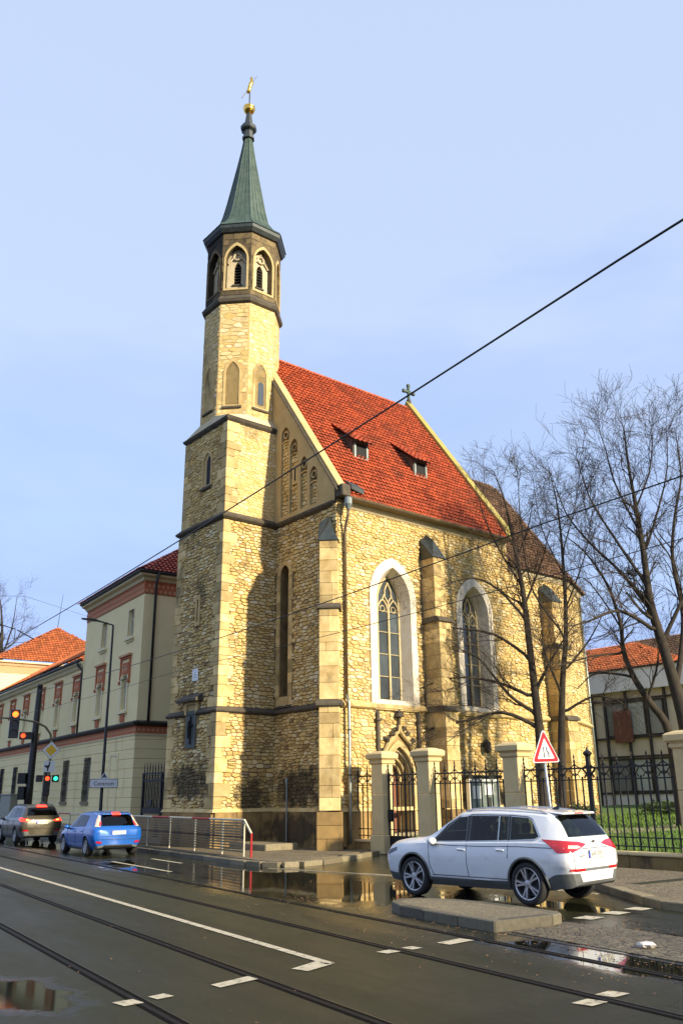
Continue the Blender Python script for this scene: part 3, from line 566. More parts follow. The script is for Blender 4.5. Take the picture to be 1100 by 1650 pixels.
rubble(tower, fR, TU + .1, -0.02, Z2 + .15, Z3 - .1, [], seed=29, tones=(.2, 1))
rubble(tower_up, fR, TU + .15, -0.02, Z3 + .2, Z4 - .1, [], d0=-.06, seed=30, tones=(.5, 1), dep=(.008, .022))  # pale flush stones: sun-washed brightness put into the tones, octagon likewise
nicheO = arch(0.0, 18.75, 20.35, 0.62, 20.95, 7)
for k in (3, 4, 5, 6, 7):
    rubble(octo, fO(k), -OHW + .02, OHW - .02, Z4 + .5, 24.0, [arch(0.0, 18.7, 20.35, 0.8, 21.1, 7)], seed=31 + k, tones=(.55, 1.0), hs=(.14, .28), ws=(.22, .55), dep=(.005, .014))
STONES.sort(key=lambda q: -q[0])
for sco, wall, vs, fs, t in STONES[:300]:
    b = MB(); b.tone = t; b.add(vs, fs); b.build('stone', 'stone', wall)
b = MB()
for sco, wall, vs, fs, t in STONES[300:]: b.tone = t; b.add(vs, fs)
kind(b.build('rubble_stones', 'stone', church), 'stuff')

# -- plinth blocks, quoins, buttresses of dressed blocks
def blocks_run(parent, path, z0, z1, out_, seed, m='plinth', step=0.9, name='plinth_block'):
    r = random.Random(seed)
    for a, b in zip(path, path[1:]):
        A, Bv = Vector(a), Vector(b); l = (Bv - A).length; d = (Bv - A).normalized(); nn = Vector((d.y, -d.x)); x = 0
        while x < l - 0.05:
            s_ = min(step * r.uniform(.7, 1.3), l - x)
            if l - x - s_ < .3: s_ = l - x
            q = MB(); q.tone = r.random()
            q.box(x + .006, x + s_ - .006, -0.1, out_ + r.uniform(0, .015), z0, z1, .02, lambda X, Y, Z: (A.x + d.x * X + nn.x * Y, A.y + d.y * X + nn.y * Y, Z))
            q.build(name, m, parent); x += s_
blocks_run(tower, [(0, TV1 + .05), (TU - .05, TV1 + .05), (TU - .05, TV0 - .05), (-0.05, TV0 - .05)], 0.1, Z1 - .02, .10, 4)
blocks_run(nave, [(0, TV0 - .16), (0, 0.45)], 0.1, Z1 - .02, .12, 5)
blocks_run(nave, [(0.3, 0), (1.75, 0)], 0.1, Z1 - .05, .12, 6); blocks_run(nave, [(4.1, 0), (UE, 0)], 0.1, Z1 - .05, .12, 7)
blocks_run(chancel, [(UE, 0), AP1, AP2], 0.1, Z1 - .05, .12, 8)
sw = MB(); sw.sweep([(0, TV1 + .05), (TU - .05, TV1 + .05), (TU - .05, TV0 - .05), (0, TV0 - .05), (0, 0), (AP1), (AP2)], [(0.0, Z1 - .03), (.13, Z1 - .03), (.04, Z1 + .10), (0, Z1 + .10)])
sw.build('plinth_weathering', 'ashlar', church)
def quoins(parent, cu, cv, su, sv, z0, z1, pr, seed, m='ashlar'):
    r = random.Random(seed); z = z0; k = 0
    while z < z1 - .05:
        h = min(r.uniform(.3, .52), z1 - z)
        if z1 - z - h < .18: h = z1 - z
        lu, lv = (r.uniform(.5, .72), r.uniform(.28, .4)) if k % 2 else (r.uniform(.28, .4), r.uniform(.5, .72))
        q = MB(); q.tone = r.random(); q.box(cu - su * pr, cu + su * lu, cv - sv * pr, cv + sv * lv, z + .005, z + h - .005, .015); q.build('quoin', m, parent)
        z += h; k += 1
for (z0, z1, i_) in ((Z1 + .1, Z2 - .02, -.05), (Z2 + .2, Z3 - .12, 0), (Z3 + .2, Z4 - .1, .06)):
    quoins(tower, TU + i_, TV0 + i_, 1, 1, z0, z1, .055, int(z0 * 7)); quoins(tower, TU + i_, TV1 - i_, 1, -1, z0, z1, .055, int(z0 * 9))
quoins(chancel, AP2[0] - .05, AP2[1] - .03, -1, 1, Z1 + .1, 11.8, .05, 77)
def buttress(cx, cy, ang, wd, stages, cap, seed, labelm='ashlar'):
    """dressed-stone buttress: stages (z0, z1, projection) of single blocks, drips between, steep pointed cap"""
    r = random.Random(seed); e = link('buttress', None, church); c_, s_ = math.cos(ang), math.sin(ang)
    fn = lambda x, y, z: (cx + c_ * x - s_ * y, cy + s_ * x + c_ * y, z)   # local x outwards
    for (z0, z1, pj, wx) in stages:
        z = z0
        while z < z1 - .05:
            h = min(r.uniform(.32, .62), z1 - z)
            if z1 - z - h < .2: h = z1 - z
            cuts = [-wx / 2, wx / 2]
            if r.random() < .55: cuts = [-wx / 2, wx * r.uniform(-.18, .18), wx / 2]
            for a, b in zip(cuts, cuts[1:]):
                q = MB(); q.tone = r.random(); q.box(-.3, pj + r.uniform(0, .012), a + .004, b - .004, z + .004, z + h - .004, .012, fn); q.build('block', labelm if z0 > 1 else 'plinth', e)
            z += h
    for (zd, pj, wx) in cap['drips']:
        q = MB(); q.loft([[fn(x, y * s2, z) for x, z in ((-.2, zd - .02), (pj + .1, zd), (pj + .1, zd + .07), (pj - .04, zd + .22), (-.2, zd + .22)) for y in (1,)] for s2 in (-(wx / 2 + .09), wx / 2 + .09)]); q.build('drip_course', 'weathered', e)
    z0, z1, pj, wx = cap['z0'], cap['z1'], cap['pj'], cap['w']
    q = MB(); h = wx / 2 + .05
    q.add([fn(-.2, -h, z0), fn(pj + .06, -h, z0), fn(pj + .06, h, z0), fn(-.2, h, z0), fn(pj * .62, 0, z0 + (z1 - z0) * .62), fn(-.2, 0, z1), fn(-.2, -h, z1 - .25), fn(-.2, h, z1 - .25)],
          [(0, 1, 2, 3), (1, 2, 4), (0, 1, 4, 5, 6), (2, 3, 7, 5, 4), (0, 3, 7, 5, 6)]); q.build('cap', 'lead', e)
    return e
b1 = buttress(-0.24, 0.20, math.pi * 1.25 + .02, .76, [(0.1, 1.38, .64, .9), (1.42, Z2, .52, .76), (Z2 + .2, 8.75, .49, .74), (8.85, 11.4, .42, .72)], dict(drips=[(Z2 - .02, .52, .76), (8.68, .47, .72)], z0=11.4, z1=12.6, pj=.42, w=.72), 51)
b2 = buttress(4.92, 0.0, -math.pi / 2, .72, [(0.1, 1.38, 1.2, .86), (1.42, Z2, 1.05, .72), (Z2 + .2, 8.75, .92, .7), (8.85, 11.45, .74, .68)], dict(drips=[(Z2 - .02, 1.05, .72), (8.68, .92, .7)], z0=11.45, z1=12.85, pj=.74, w=.68), 52)
b3 = buttress(12.85, 0.0, -math.pi / 2, .76, [(0.1, 1.38, 1.15, .88), (1.42, Z2, 1.0, .76), (Z2 + .2, 8.4, .88, .74), (8.5, 10.6, .7, .72)], dict(drips=[(Z2 - .02, 1.0, .76), (8.33, .88, .74)], z0=10.6, z1=11.8, pj=.7, w=.72), 53)

# -- string courses and cornices
st = MB(); prof = [(-.02, Z2 - .04), (.10, Z2 - .02), (.17, Z2 + .03), (.17, Z2 + .09), (.02, Z2 + .24), (-.02, Z2 + .24)]
st.sweep([(0, TV1 + .02), (TU, TV1 + .02), (TU, 6.62)], prof); st.sweep([(TU, 5.62), (TU, TV0), (0, TV0), (0, 0.55)], prof); st.build('string_course', 'weathered', church)
st = MB(); st.sweep([(0.15, 0), (4.5, 0)], prof); st.sweep([(5.33, 0), (12.43, 0)], prof); st.sweep([(13.27, 0), AP1, AP2], prof); st.build('string_course', 'ashlar', church)
st = MB(); prof = [(-.02, Z3 - .10), (.06, Z3 - .08), (.16, Z3), (.18, Z3 + .08), (0, Z3 + .26), (-.02, Z3 + .26)]
st.sweep([(0, TV1), (TU, TV1), (TU, TV0), (0, TV0), (0, 0.12)], prof); st.build('string_course', 'weathered', church)
st = MB(); prof = [(-.1, Z4 - .14), (.0, Z4 - .12), (.12, Z4), (.16, Z4 + .1), (-.1, Z4 + .26)]
st.sweep([(1.0, TV1 - .06), (TU + .06, TV1 - .06), (TU + .06, TV0 + .06), (1.0, TV0 + .06)], prof); st.build('tower_cornice', 'weathered', church)
# sloping stone between square tower and octagon
br = MB(); Ro = OAP / math.cos(math.pi / 8)
oc = [(OC[0] + Ro * math.cos(math.pi / 8 + k * math.pi / 4), OC[1] + Ro * math.sin(math.pi / 8 + k * math.pi / 4), Z4 + .62) for k in range(8)]
sq = [(1.02, TV1 - .02, Z4 + .2), (TU + .02, TV1 - .02, Z4 + .2), (TU + .02, TV0 + .02, Z4 + .2), (1.02, TV0 + .02, Z4 + .2)]
vs = oc + sq
br.add(vs, [(1, 2, 9), (3, 4, 10), (5, 6, 11), (7, 0, 8), (2, 3, 10, 9), (4, 5, 11, 10), (6, 7, 8, 11), (0, 1, 9, 8)]); br.build('broach', 'lantern_light', church)

# -- octagon: blind lancets, lantern, cornices, spire
for k in (3, 4, 5, 6, 7):
    f = fO(k); no = link('octagon_niche', None, church)
    q = MB(); q.ring(arch(0, 18.66, 20.35, .84, 21.12, 7), nicheO, f, -.02, .03); q.build('surround', 'ashlar', no)
    q = MB(); q.add([f(a, b_, -.0) for a, b_ in nicheO], [tuple(range(len(nicheO)))])
    if k == 6:
        q.build('niche_back', 'lantern_light', no); q = MB(); q.prism(arch(.02, 18.9, 19.9, .30, 20.05, 4), f, .004, .012); q.build('pane', 'window_glass', no)
    else: q.build('niche_back', 'ashlar', no)
    q = MB(); q.prism(rect(-.45, .45, 18.58, 18.67), f, -.02, .08); q.build('sill', 'weathered', no)
lan = link('bell_lantern', None, church)
def octring(R0, z): return (R0 / math.cos(math.pi / 8), z)
q = MB(); q.lathe([octring(OAP - .02, 24.0), octring(OAP + .12, 24.1), octring(OAP + .16, 24.25), octring(OAP + .02, 24.48), octring(OAP - .1, 24.48)], 8, OC, math.pi / 8); q.build('lower_cornice', 'weathered', lan)
LAP = 1.70
op = arch(0, 24.85, 26.45, 1.02, 27.25, 8)
for k in range(8):
    f = fO(k, LAP); LH = LAP * math.tan(math.pi / 8)
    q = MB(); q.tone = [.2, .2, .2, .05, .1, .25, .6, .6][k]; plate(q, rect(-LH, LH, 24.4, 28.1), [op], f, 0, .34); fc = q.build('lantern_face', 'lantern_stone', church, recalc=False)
    if k in (3, 4, 5, 6, 7):
        q = MB(); q.ring(arch(0, 24.75, 26.45, 1.2, 27.42, 8), op, f, -.02, .045); q.build('arch_moulding', 'portal_stone' if k > 4 else 'lantern_stone', fc)
        lo = arch(0, 25.25, 26.15, .36, 26.5, 5)
        q = MB(); plate(q, op, [lo], f, -.30, .2); q.build('tracery_panel', 'lantern_light', fc, recalc=False)
        q = MB(); q.tube([f(.19 * math.cos(t_ * math.pi / 6), 26.78 + .17 * math.sin(t_ * math.pi / 6), -.24) for t_ in range(13)], .05, 5)
        q.tube([f(-.46, 26.4, -.24), f(-.2, 26.72, -.24), f(0, 27.1, -.24), f(.2, 26.72, -.24), f(.46, 26.4, -.24)], .05, 5); q.build('tracery', 'lantern_light', fc)
        for j in range(7):
            q = MB(); q.box(-.18, .18, 0, .1, 0, .02, 0, lambda x, y, z, j=j: f(x, 25.3 + j * .16 + z + y * .8, -.36 - y)); q.build('louvre', 'weathered', fc)
        q = MB(); q.prism(rect(-.2, .2, 25.2, 26.5), f, -.56, -.5); q.build('shutter_back', 'black', fc)
        q = MB(); q.prism(rect(-.24, .24, 25.17, 25.25), f, -.34, -.24); q.build('sill', 'weathered', fc)
        r = random.Random(k); 
        for (a0, a1, z0, z1) in [(-LH + .02, -.2, 27.62, 27.95), (-.18, LH - .03, 27.62, 27.95), (-LH + .02, -.42, 27.3, 27.6), (.42, LH - .02, 27.3, 27.6)] + [(s0, s1, z_, z_ + .42) for z_ in (24.9, 25.34, 25.78, 26.22, 26.66) for s0, s1 in ((-LH + .01, -.6), (.6, LH - .01))] + [(-LH + .02, -.05, 24.5, 24.76), (-.03, LH - .02, 24.5, 24.76)]:
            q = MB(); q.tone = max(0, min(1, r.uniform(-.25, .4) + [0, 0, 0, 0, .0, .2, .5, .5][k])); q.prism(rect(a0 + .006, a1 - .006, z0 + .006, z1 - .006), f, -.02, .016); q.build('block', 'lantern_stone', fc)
q = MB(); q.lathe([octring(LAP - .02, 27.95), octring(LAP + .10, 28.0), octring(LAP + .22, 28.18), octring(LAP + .24, 28.36), octring(LAP - .2, 28.4)], 8, OC, math.pi / 8); q.build('upper_cornice', 'lead', lan)
sp = link('spire', None, church)
prof = [octring(1.98, 28.36), octring(1.9, 28.46), octring(1.55, 28.78), octring(1.28, 29.2), octring(1.08, 29.9), octring(.90, 30.8), octring(.71, 31.9), octring(.52, 33.0), octring(.34, 34.1), octring(.215, 35.0), octring(.2, 35.12)]
q = MB(); q.lathe(prof, 8, OC, math.pi / 8); q.build('copper_roof', 'copper', sp)
q = MB()
for k in range(8):
    for fr in (0.0, .25, .5, .75):
        pts = []
        for (R0, z) in prof[1:-1]:
            a0 = math.pi / 8 + k * math.pi / 4; a1 = a0 + math.pi / 4
            x = (R0 * math.cos(a0)) * (1 - fr) + R0 * math.cos(a1) * fr; y = R0 * math.sin(a0) * (1 - fr) + R0 * math.sin(a1) * fr
            pts.append((OC[0] + x * 1.004, OC[1] + y * 1.004, z + .004))
        if fr in (.25, .75): pts = pts[:7]
        q.tube(pts, .026 if fr == 0 else .017, 4)
kind(q.build('standing_seams', 'copper', sp), 'stuff')
q = MB(); q.lathe([octring(.22, 35.1), octring(.30, 35.12), octring(.30, 35.28), octring(.24, 35.32), octring(.24, 35.62), octring(.37, 35.72), octring(.40, 35.78), octring(.40, 35.95), octring(.22, 36.06), octring(.13, 36.85)], 8, OC, math.pi / 8); q.build('collar', 'lead', sp)
q = MB(); q.lathe([(.06, 36.82)] + [(.31 * math.cos(t_), 37.16 + .28 * math.sin(t_)) for t_ in [rad(-80 + 16 * i) for i in range(11)]] + [(.05, 37.46)], 18, OC)
q.lathe([(.33, 37.2), (.345, 37.24), (.33, 37.28)], 18, OC, caps=False); q.build('gilded_ball', 'gold', sp, smooth=True)
vane = link('weather_vane', None, church)
q = MB(); q.tube([(*OC, 37.4), (*OC, 38.5)], .035, 6); q.build('pole', 'iron', vane)
vx, vy = math.cos(-TH), math.sin(-TH)   # towards the right as seen from the street
q = MB(); q.tube([(OC[0] - .42 * vx, OC[1] - .42 * vy, 37.95), (OC[0] + .38 * vx, OC[1] + .38 * vy, 39.5)], [.02, .014], 5); q.build('spear', 'iron', vane)
q = MB()
fig = [(-.12, 38.3, .05), (-.05, 38.45, .10), (-.02, 38.62, .12), (.02, 38.78, .09), (.05, 38.92, .13), (.09, 39.06, .10), (.08, 39.2, .06), (.07, 39.32, .085), (.06, 39.42, .03)]
q.tube([(OC[0] + a * vx, OC[1] + a * vy, z) for a, z, _ in fig], [r_ for *_, r_ in fig], 8)
q.tube([(OC[0] - .1 * vx, OC[1] - .1 * vy, 38.72), (OC[0] + .0 * vx, OC[1], 38.88), (OC[0] + .16 * vx, OC[1] + .16 * vy, 38.95)], [.03, .06, .04], 6)
q.build('gilded_figure', 'gold', vane, smooth=True)

q = MB(); q.tube([(AP2[0] - .12, AP2[1] - .2, z) for z in (11.8, 6.0, 1.0)], .06, 8); q.build('chancel_downpipe', 'zinc', church, smooth=True)
# ------------------------------------------------------------------ church: roofs, windows, portal, fittings
def tile_roof(name, parent, P0, eu, es, wd, ln, m, tw=0.245, tl=0.305, clip=None, seed=1, amp=0.06, lift=0.075, sheet=True):
    """pantiles laid in courses: every tile has its own curve, lap and shade"""
    P0, eu, es = Vector(P0), Vector(eu).normalized(), Vector(es).normalized(); nn = eu.cross(es).normalized()
    if nn.z < 0: nn = -nn
    r = random.Random(seed); b = MB(); na, ns = int(wd / tw), int(ln / tl); tw = wd / na; tl = ln / ns
    pf = ((0, .35), (.22, 0), (.45, .15), (.72, 1.0), (1.0, .38))
    for j in range(ns):
        for i in range(na):
            if clip and not clip((i + .5) * tw, (j + .5) * tl): continue
            b.tone = r.random(); dz = r.uniform(-.006, .010); x0 = i * tw + r.uniform(-.006, .006); vs = []
            for s_, lz in ((j * tl - .03, lift + dz), ((j + 1) * tl + .01, 0.0)):
                for a, h in pf: vs.append(P0 + eu * (x0 + a * tw * .9) + es * s_ + nn * (h * amp + lz))
            for a, h in pf: vs.append(P0 + eu * (x0 + a * tw * .9) + es * (j * tl - .03) + nn * (h * amp + lift + dz - .02))
            b.add(vs, [(k, k + 1, k + 6, k + 5) for k in range(4)] + [(10 + k, 11 + k, k + 1, k) for k in range(4)])
    if sheet and not clip:
        d_ = MB(); d_.add([P0, P0 + eu * wd, P0 + eu * wd + es * ln, P0 + es * ln], [(0, 1, 2, 3)]); d_.build('dark_underlay', 'tile_gap_shade', parent, recalc=False)
    return kind(b.build(name, m, parent, recalc=False), 'stuff')
nr = link('nave_roof', None, church)
sl = Vector((0, VR + .38, ZR - ZE)); SL = sl.length
tile_roof('roof_tiles', nr, (.34, -.38, ZE), (1, 0, 0), sl, UE - .62, SL, 'tile_red', seed=3, tw=.215, tl=.27)
q = MB(); q.add([(0.3, 12.52, ZE), (UE, 12.52, ZE), (UE, VR, ZR), (.3, VR, ZR)], [(0, 1, 2, 3)]); q.build('north_slope', 'tile_red', nr)
r = random.Random(5); x = .36
while x < UE - .4:
    q = MB(); q.tone = r.random()
    q.loft([[(x + dx, VR + .15 * math.cos(t_), ZR - .06 + rr * math.sin(t_)) for t_ in [math.pi * k / 6 for k in range(7)]] for dx, rr in ((0, .15), (.36, .13))], closed=False); q.build('ridge_tile', 'tile_red', nr, recalc=False); x += .34
# gable copings
def coping(u0, u1, z_up, m, nm, top=0.0):
    q = MB(); L_ = [(-.42, ZE - .12), (VR, ZR - .03)]
    s_ = (ZR - ZE) / (VR + .38)
    for vsgn in (1, -1):
        A = lambda v: (VR + (v - VR) * vsgn)
        z_ = lambda v: ZE + (v + .38) * s_
        q.add([(u, A(v), z_(v) + dz) for v in (-.30, VR) for u, dz in ((u0, -.02), (u0, z_up), (u1, z_up), (u1, -.02))], [(0, 1, 5, 4), (1, 2, 6, 5), (2, 3, 7, 6), (0, 1, 2, 3)])
    return q.build(nm, m, church)
coping(-.08, .34, .24, 'gable_plaster', 'west_gable_coping')
coping(UE - .30, UE + .12, .42, 'mossy', 'east_gable_coping')
q = MB(); s_ = (ZR - ZE) / (VR + .38); q.tube([(-.14, v, ZE + (v + .38) * s_ + .0) for v in (-.2, VR)], .045, 6); q.build('coping_drip', 'weathered', church)
gb = MB(); gb.box(-.08, .36, -.46, .05, 13.3, 13.8, .03); gb.build('kneeler', 'weathered', church)
# plastered gable with four sunk rubble panels
panels = [(3.2, 3.78, 13.42, 17.5, 17.25), (2.56, 3.12, 13.42, 16.72, 16.45), (1.86, 2.34, 13.42, 15.65, 15.4), (1.17, 1.68, 13.42, 14.98, 14.75)]
zt = lambda v: ZE + (v + .38) * s_ - .05
q = MB(); ph = []
for (v0, v1, z0, z1, zs) in panels: ph.append(arch((v0 + v1) / 2, z0, zs, (v1 - v0), z1 + .12, 5))
plate(q, [(0.02, Z3 + .1), (TV0 + .3, Z3 + .1), (TV0 + .3, zt(TV0 + .3)), (0.02, zt(0.02))], ph, fW, .10, .10)
plate(q, [(TV1 - .3, Z3 + .1), (12.1, Z3 + .1), (12.1, ZE + .1), (TV1 - .3, zt(2 * VR - TV1 + .3))], [], fW, .10)
gw = q.build('gable_plaster', 'gable_plaster', church, recalc=False)
n0 = len(STONES); STONES2 = STONES; STONES = []
for i, (v0, v1, z0, z1, zs) in enumerate(panels):
    rubble(gw, fW, v0, v1, z0, zs - .35, [rect(2.6, 2.95, 14.75, 15.5)] if i == 1 else [], seed=60 + i, tones=(.35, .9), hs=(.12, .22), ws=(.18, .36), dep=(.01, .035))
for sco, wall, vs, fs, t in STONES:
    b = MB(); b.tone = t; b.add(vs, fs); b.build('panel_stone', 'stone', gw)
STONES = STONES2
for i, (v0, v1, z0, z1, zs) in enumerate(panels):
    c = (v0 + v1) / 2; q = MB(); hw = (v1 - v0) / 2
    q.tube([fW(c + .16 * math.cos(t_ * math.pi / 5), zs - .0 + .15 * math.sin(t_ * math.pi / 5), .06) for t_ in range(11)], .035, 5)
    q.tube([fW(c - hw, zs - .36, .06), fW(c, zs - .30, .06), fW(c + hw, zs - .36, .06)], .04, 5); q.build('blind_tracery', 'ashlar', gw)
q = MB(); q.prism(rect(2.58, 2.97, 14.7, 15.55), fW, .02, .07); q.build('slit_surround', 'ashlar', gw); q = MB(); q.prism(rect(2.72, 2.83, 14.85, 15.4), fW, .05, .078); q.build('slit', 'black', gw)

# -- tall lancet in the west wall, with jamb blocks
lw = link('lancet_window', None, church)
q = MB(); q.ring(lanc_o, lanc_i, fW, -.02, .02); q.build('surround', 'ashlar', lw)
r = random.Random(9); z = 5.75
while z < 10.8:
    h = r.uniform(.42, .6)
    for v0, v1 in ((2.98 - r.uniform(0, .12), 3.21), (3.85, 4.08)):
        b = MB(); b.tone = r.random(); b.prism(rect(v0, v1, z + .005, min(z + h, 10.85) - .005), fW, 0.0, .05); b.build('jamb_block', 'ashlar', lw)
    z += h
q = MB(); q.add([fW(a, b_, -.42) for a, b_ in lanc_i], [tuple(range(len(lanc_i)))]); q.build('pane', 'dark_glass', lw)
q = MB(); q.add([fW(2.98, 5.3, .12), fW(4.08, 5.3, .12), fW(4.08, 5.85, -.4), fW(2.98, 5.85, -.4), fW(2.98, 5.3, -.1), fW(4.08, 5.3, -.1)], [(0, 1, 2, 3), (0, 4, 3), (1, 2, 5), (0, 1, 5, 4)]); q.build('sloping_sill', 'weathered', lw)
q = MB()
for z in (6.6, 7.5, 8.4, 9.3, 10.2): q.tube([fW(3.22, z, -.40), fW(3.84, z, -.40)], .012, 4)
q.build('saddle_bars', 'iron', lw)

# -- two traceried windows in the south wall
def nave_window(cx, wo, wi, go, top):
    e = link('tracery_window', None, church); D_ = -.58; n = len(wo)
    gl = arch(cx + .0, 5.52, 9.45, go, top, 9)
    q = MB(); q.ring(wo, wi, fS, -.02, .06); q.build('white_surround', 'white_plaster', e)
    q = MB(); q.loft([[fS(a, b_, .055) for a, b_ in wi], [fS(a, b_, D_) for a, b_ in gl]], True, False); q.build('reveal', 'white_plaster', e)
    h = go / 2; mul = .055
    lights = []
    for sgn in (-1, 1):
        c = cx + sgn * (h / 2)
        pass
    zz = [5.55, 6.45, 7.35, 8.25, 9.12]
    r = random.Random(int(cx * 10))
    for sgn in (-1, 1):
        c = cx + sgn * (h / 2); w_ = h / 2 - .05
        for za, zb in zip(zz, zz[1:]):
            q = MB(); q.tone = r.random(); tl = r.uniform(-.012, .012); q.add([fS(c - w_, za + .015, D_ + tl), fS(c + w_, za + .015, D_), fS(c + w_, zb - .015, D_ + tl), fS(c - w_, zb - .015, D_)], [(0, 1, 2, 3)]); q.build('pane', 'window_glass', e)
        hd = arch(c, 9.13, 9.17, h - .1, 9.56, 6); q = MB(); q.tone = r.random(); q.add([fS(a, b_, D_) for a, b_ in hd], [tuple(range(len(hd)))]); q.build('pane', 'window_glass', e)
    q = MB(); q.tone = .4; q.add([fS(a, b_, D_ - .01) for a, b_ in gl], [tuple(range(len(gl)))]); q.build('glazing_back', 'window_glass', e)
    q = MB(); L_ = gl[1:] + [gl[0]]
    q.tube([fS(a, b_, D_ + .03) for a, b_ in [gl[0]] + gl[::-1][:-1]] + [fS(*gl[1], D_ + .03)], .055, 5)
    q.box(cx - .045, cx + .045, 5.52, 9.5, D_, D_ + .1, .02, lambda x, y, z: fS(x, y, z))
    for sgn in (-1, 1):
        c = cx + sgn * (h / 2); w_ = h / 2
        q.tube([fS(a, b_, D_ + .04) for a, b_ in arch(c, 9.05, 9.1, w_ * 2 - .04, 9.6, 6)[1:]], .042, 5)
        q.tube([fS(c + .13 * math.cos(t_), 9.22 + .12 * math.sin(t_), D_ + .03) for t_ in [math.pi * 2 * k / 10 for k in range(11)]], .028, 4)
        q.tube([fS(cx, 9.5, D_ + .04), fS(cx + sgn * .17, 9.72, D_ + .04), fS(cx + sgn * .18, 10.0, D_ + .04), fS(cx, 10.35, D_ + .04)], .04, 5)
        q.tube([fS(c + sgn * .02, 9.55, D_ + .03), fS(cx + sgn * .18, 9.85, D_ + .03)], .035, 5)
    q.build('tracery', 'tracery', e)
    for z in zz[1:]:
        q = MB(); q.tube([fS(cx - h + .04, z, D_ + .03), fS(cx + h - .04, z, D_ + .03)], .018, 4); q.build('saddle_bar', 'tracery', e)
    a0, a1 = wo[0][0], wo[1][0]
    q = MB(); q.add([fS(a0 + .1, 5.14, .14), fS(a1 - .1, 5.14, .14), fS(a1 - .3, 5.55, D_), fS(a0 + .3, 5.55, D_), fS(a0 + .1, 5.05, .14), fS(a1 - .1, 5.05, .14), fS(a0 + .1, 5.05, -.1), fS(a1 - .1, 5.05, -.1)], [(0, 1, 2, 3), (0, 1, 5, 4), (4, 5, 7, 6)]); q.build('sloping_sill', 'ashlar', e)
nave_window(3.10, win1o, win1i, 1.2, 10.62); nave_window(7.94, win2o, win2i, 1.12, 10.5)

# -- tower openings and fixtures
tw_ = link('tower_window', None, church)
q = MB(); ao = arch(5.86, 14.85, 16.05, .86, 16.62, 6); ai = arch(5.86, 14.95, 16.05, .66, 16.5, 6)
q.ring(ao, ai, fT, -.08, .0); q.build('surround', 'ashlar', tw_)
q = MB(); q.prism(ai, fT, -.06, -.05); q.build('recess', 'gable_plaster', tw_)
q = MB(); q.prism(arch(5.75, 14.98, 16.0, .34, 16.35, 5), fT, -.048, -.042); q.build('pane', 'black', tw_)
q = MB(); q.prism(rect(5.4, 6.32, 14.76, 14.87), fT, -.1, .06); q.build('sill', 'weathered', tw_)
sl_ = link('slit_window', None, church)
q = MB(); q.ring(rect(5.86, 6.22, 8.72, 10.03), rect(5.98, 6.1, 8.9, 9.85), fT, -.02, .06); q.build('surround', 'ashlar', sl_)
q = MB(); q.prism(rect(5.97, 6.11, 8.88, 9.87), fT, -.02, .01); q.build('opening', 'black', sl_)
cr = link('crucifix_niche', None, church)
mat('slate_panel', (0.055, 0.065, 0.06), (0.085, 0.10, 0.09), 3, 0.6)
q = MB(); q.prism(rect(5.72, 6.5, 3.8, 5.25), fT, .0, .085); q.build('slate_panel', 'slate_panel', cr)
q = MB(); q.ring(rect(5.6, 6.64, 5.1, 5.62), rect(5.74, 6.48, 5.1, 5.5), fT, -.02, .12); q.build('frame', 'ashlar', cr)
q = MB(); q.prism(rect(5.74, 6.48, 5.2, 5.5), fT, .0, .04); q.build('lintel_panel', 'gable_plaster', cr)
q = MB(); q.add([fT(a, z, d) for a in (5.35, 6.95) for z, d in ((5.62, -.02), (5.6, .34), (5.7, .34), (5.95, -.02))], [(0, 1, 2, 3), (4, 5, 6, 7), (0, 1, 5, 4), (1, 2, 6, 5), (2, 3, 7, 6)]); q.build('canopy', 'weathered', cr)
q = MB(); q.box(6.06, 6.15, 3.95, 5.05, .085, .15, .01, fT); q.box(5.9, 6.3, 4.62, 4.70, .085, .15, .01, fT); q.tube([fT(6.1, z, .19) for z in (4.15, 4.35, 4.6, 4.75, 4.85)], [.03, .05, .075, .05, .045], 6); q.build('crucifix', 'iron', cr)
ws = tag(link('wall_sign', None), 'small white square notice plate fixed high on the tower wall', 'sign'); ws.location = church.location; ws.rotation_euler.z = TH
mat('white_metal', (0.80, 0.80, 0.78), (0.72, 0.72, 0.70), 3, 0.4); mat('print_black', (0.02, 0.02, 0.022), None, 3, 0.6)
q = MB(); q.box(5.72, 6.18, 6.44, 6.93, .055, .075, .004, fT); q.build('plate', 'white_metal', ws)
for i, (w_, z) in enumerate(((.03, 6.84), (.06, 6.76), (.12, 6.67), (.18, 6.57))):
    q = MB(); q.box(5.95 - w_ / 2 * 1.1, 5.95 + w_ / 2 * 1.1, z, z + .022, .0752, .0765, 0, fT); q.build('printed_line', 'print_black', ws)

# -- portal
po = link('portal', None, church); pc = 2.92
for i, (w_, tp, d_) in enumerate(((1.75, 3.95, .06), (1.5, 3.72, -.08), (1.26, 3.5, -.22), (1.04, 3.3, -.36))):
    A = arch(pc, .6, 2.55, w_, tp, 9); B = arch(pc, .6, 2.55, w_ - .25, tp - .22, 9)
    q = MB(); q.ring(A, B, fS, d_ - .16, d_); q.build('arch_order', 'portal_stone', po)
    q = MB(); q.tube([fS(a, b_, d_ + .01) for a, b_ in B[1:]] + [fS(*B[0], d_ + .01)], .045, 6); q.build('roll_moulding', 'portal_stone' if i != 1 else 'weathered', po)
ogee = [(pc - 1.0, 2.55), (pc - .97, 2.95), (pc - .82, 3.4), (pc - .55, 3.83), (pc - .25, 4.08), (pc - .07, 4.25), (pc, 4.55)]
og = ogee + [(2 * pc - a, b_) for a, b_ in ogee[::-1][1:]]
q = MB(); q.tube([fS(a, b_, .1) for a, b_ in og], .085, 6); q.build('ogee_hood', 'portal_stone', po)
r = random.Random(4)
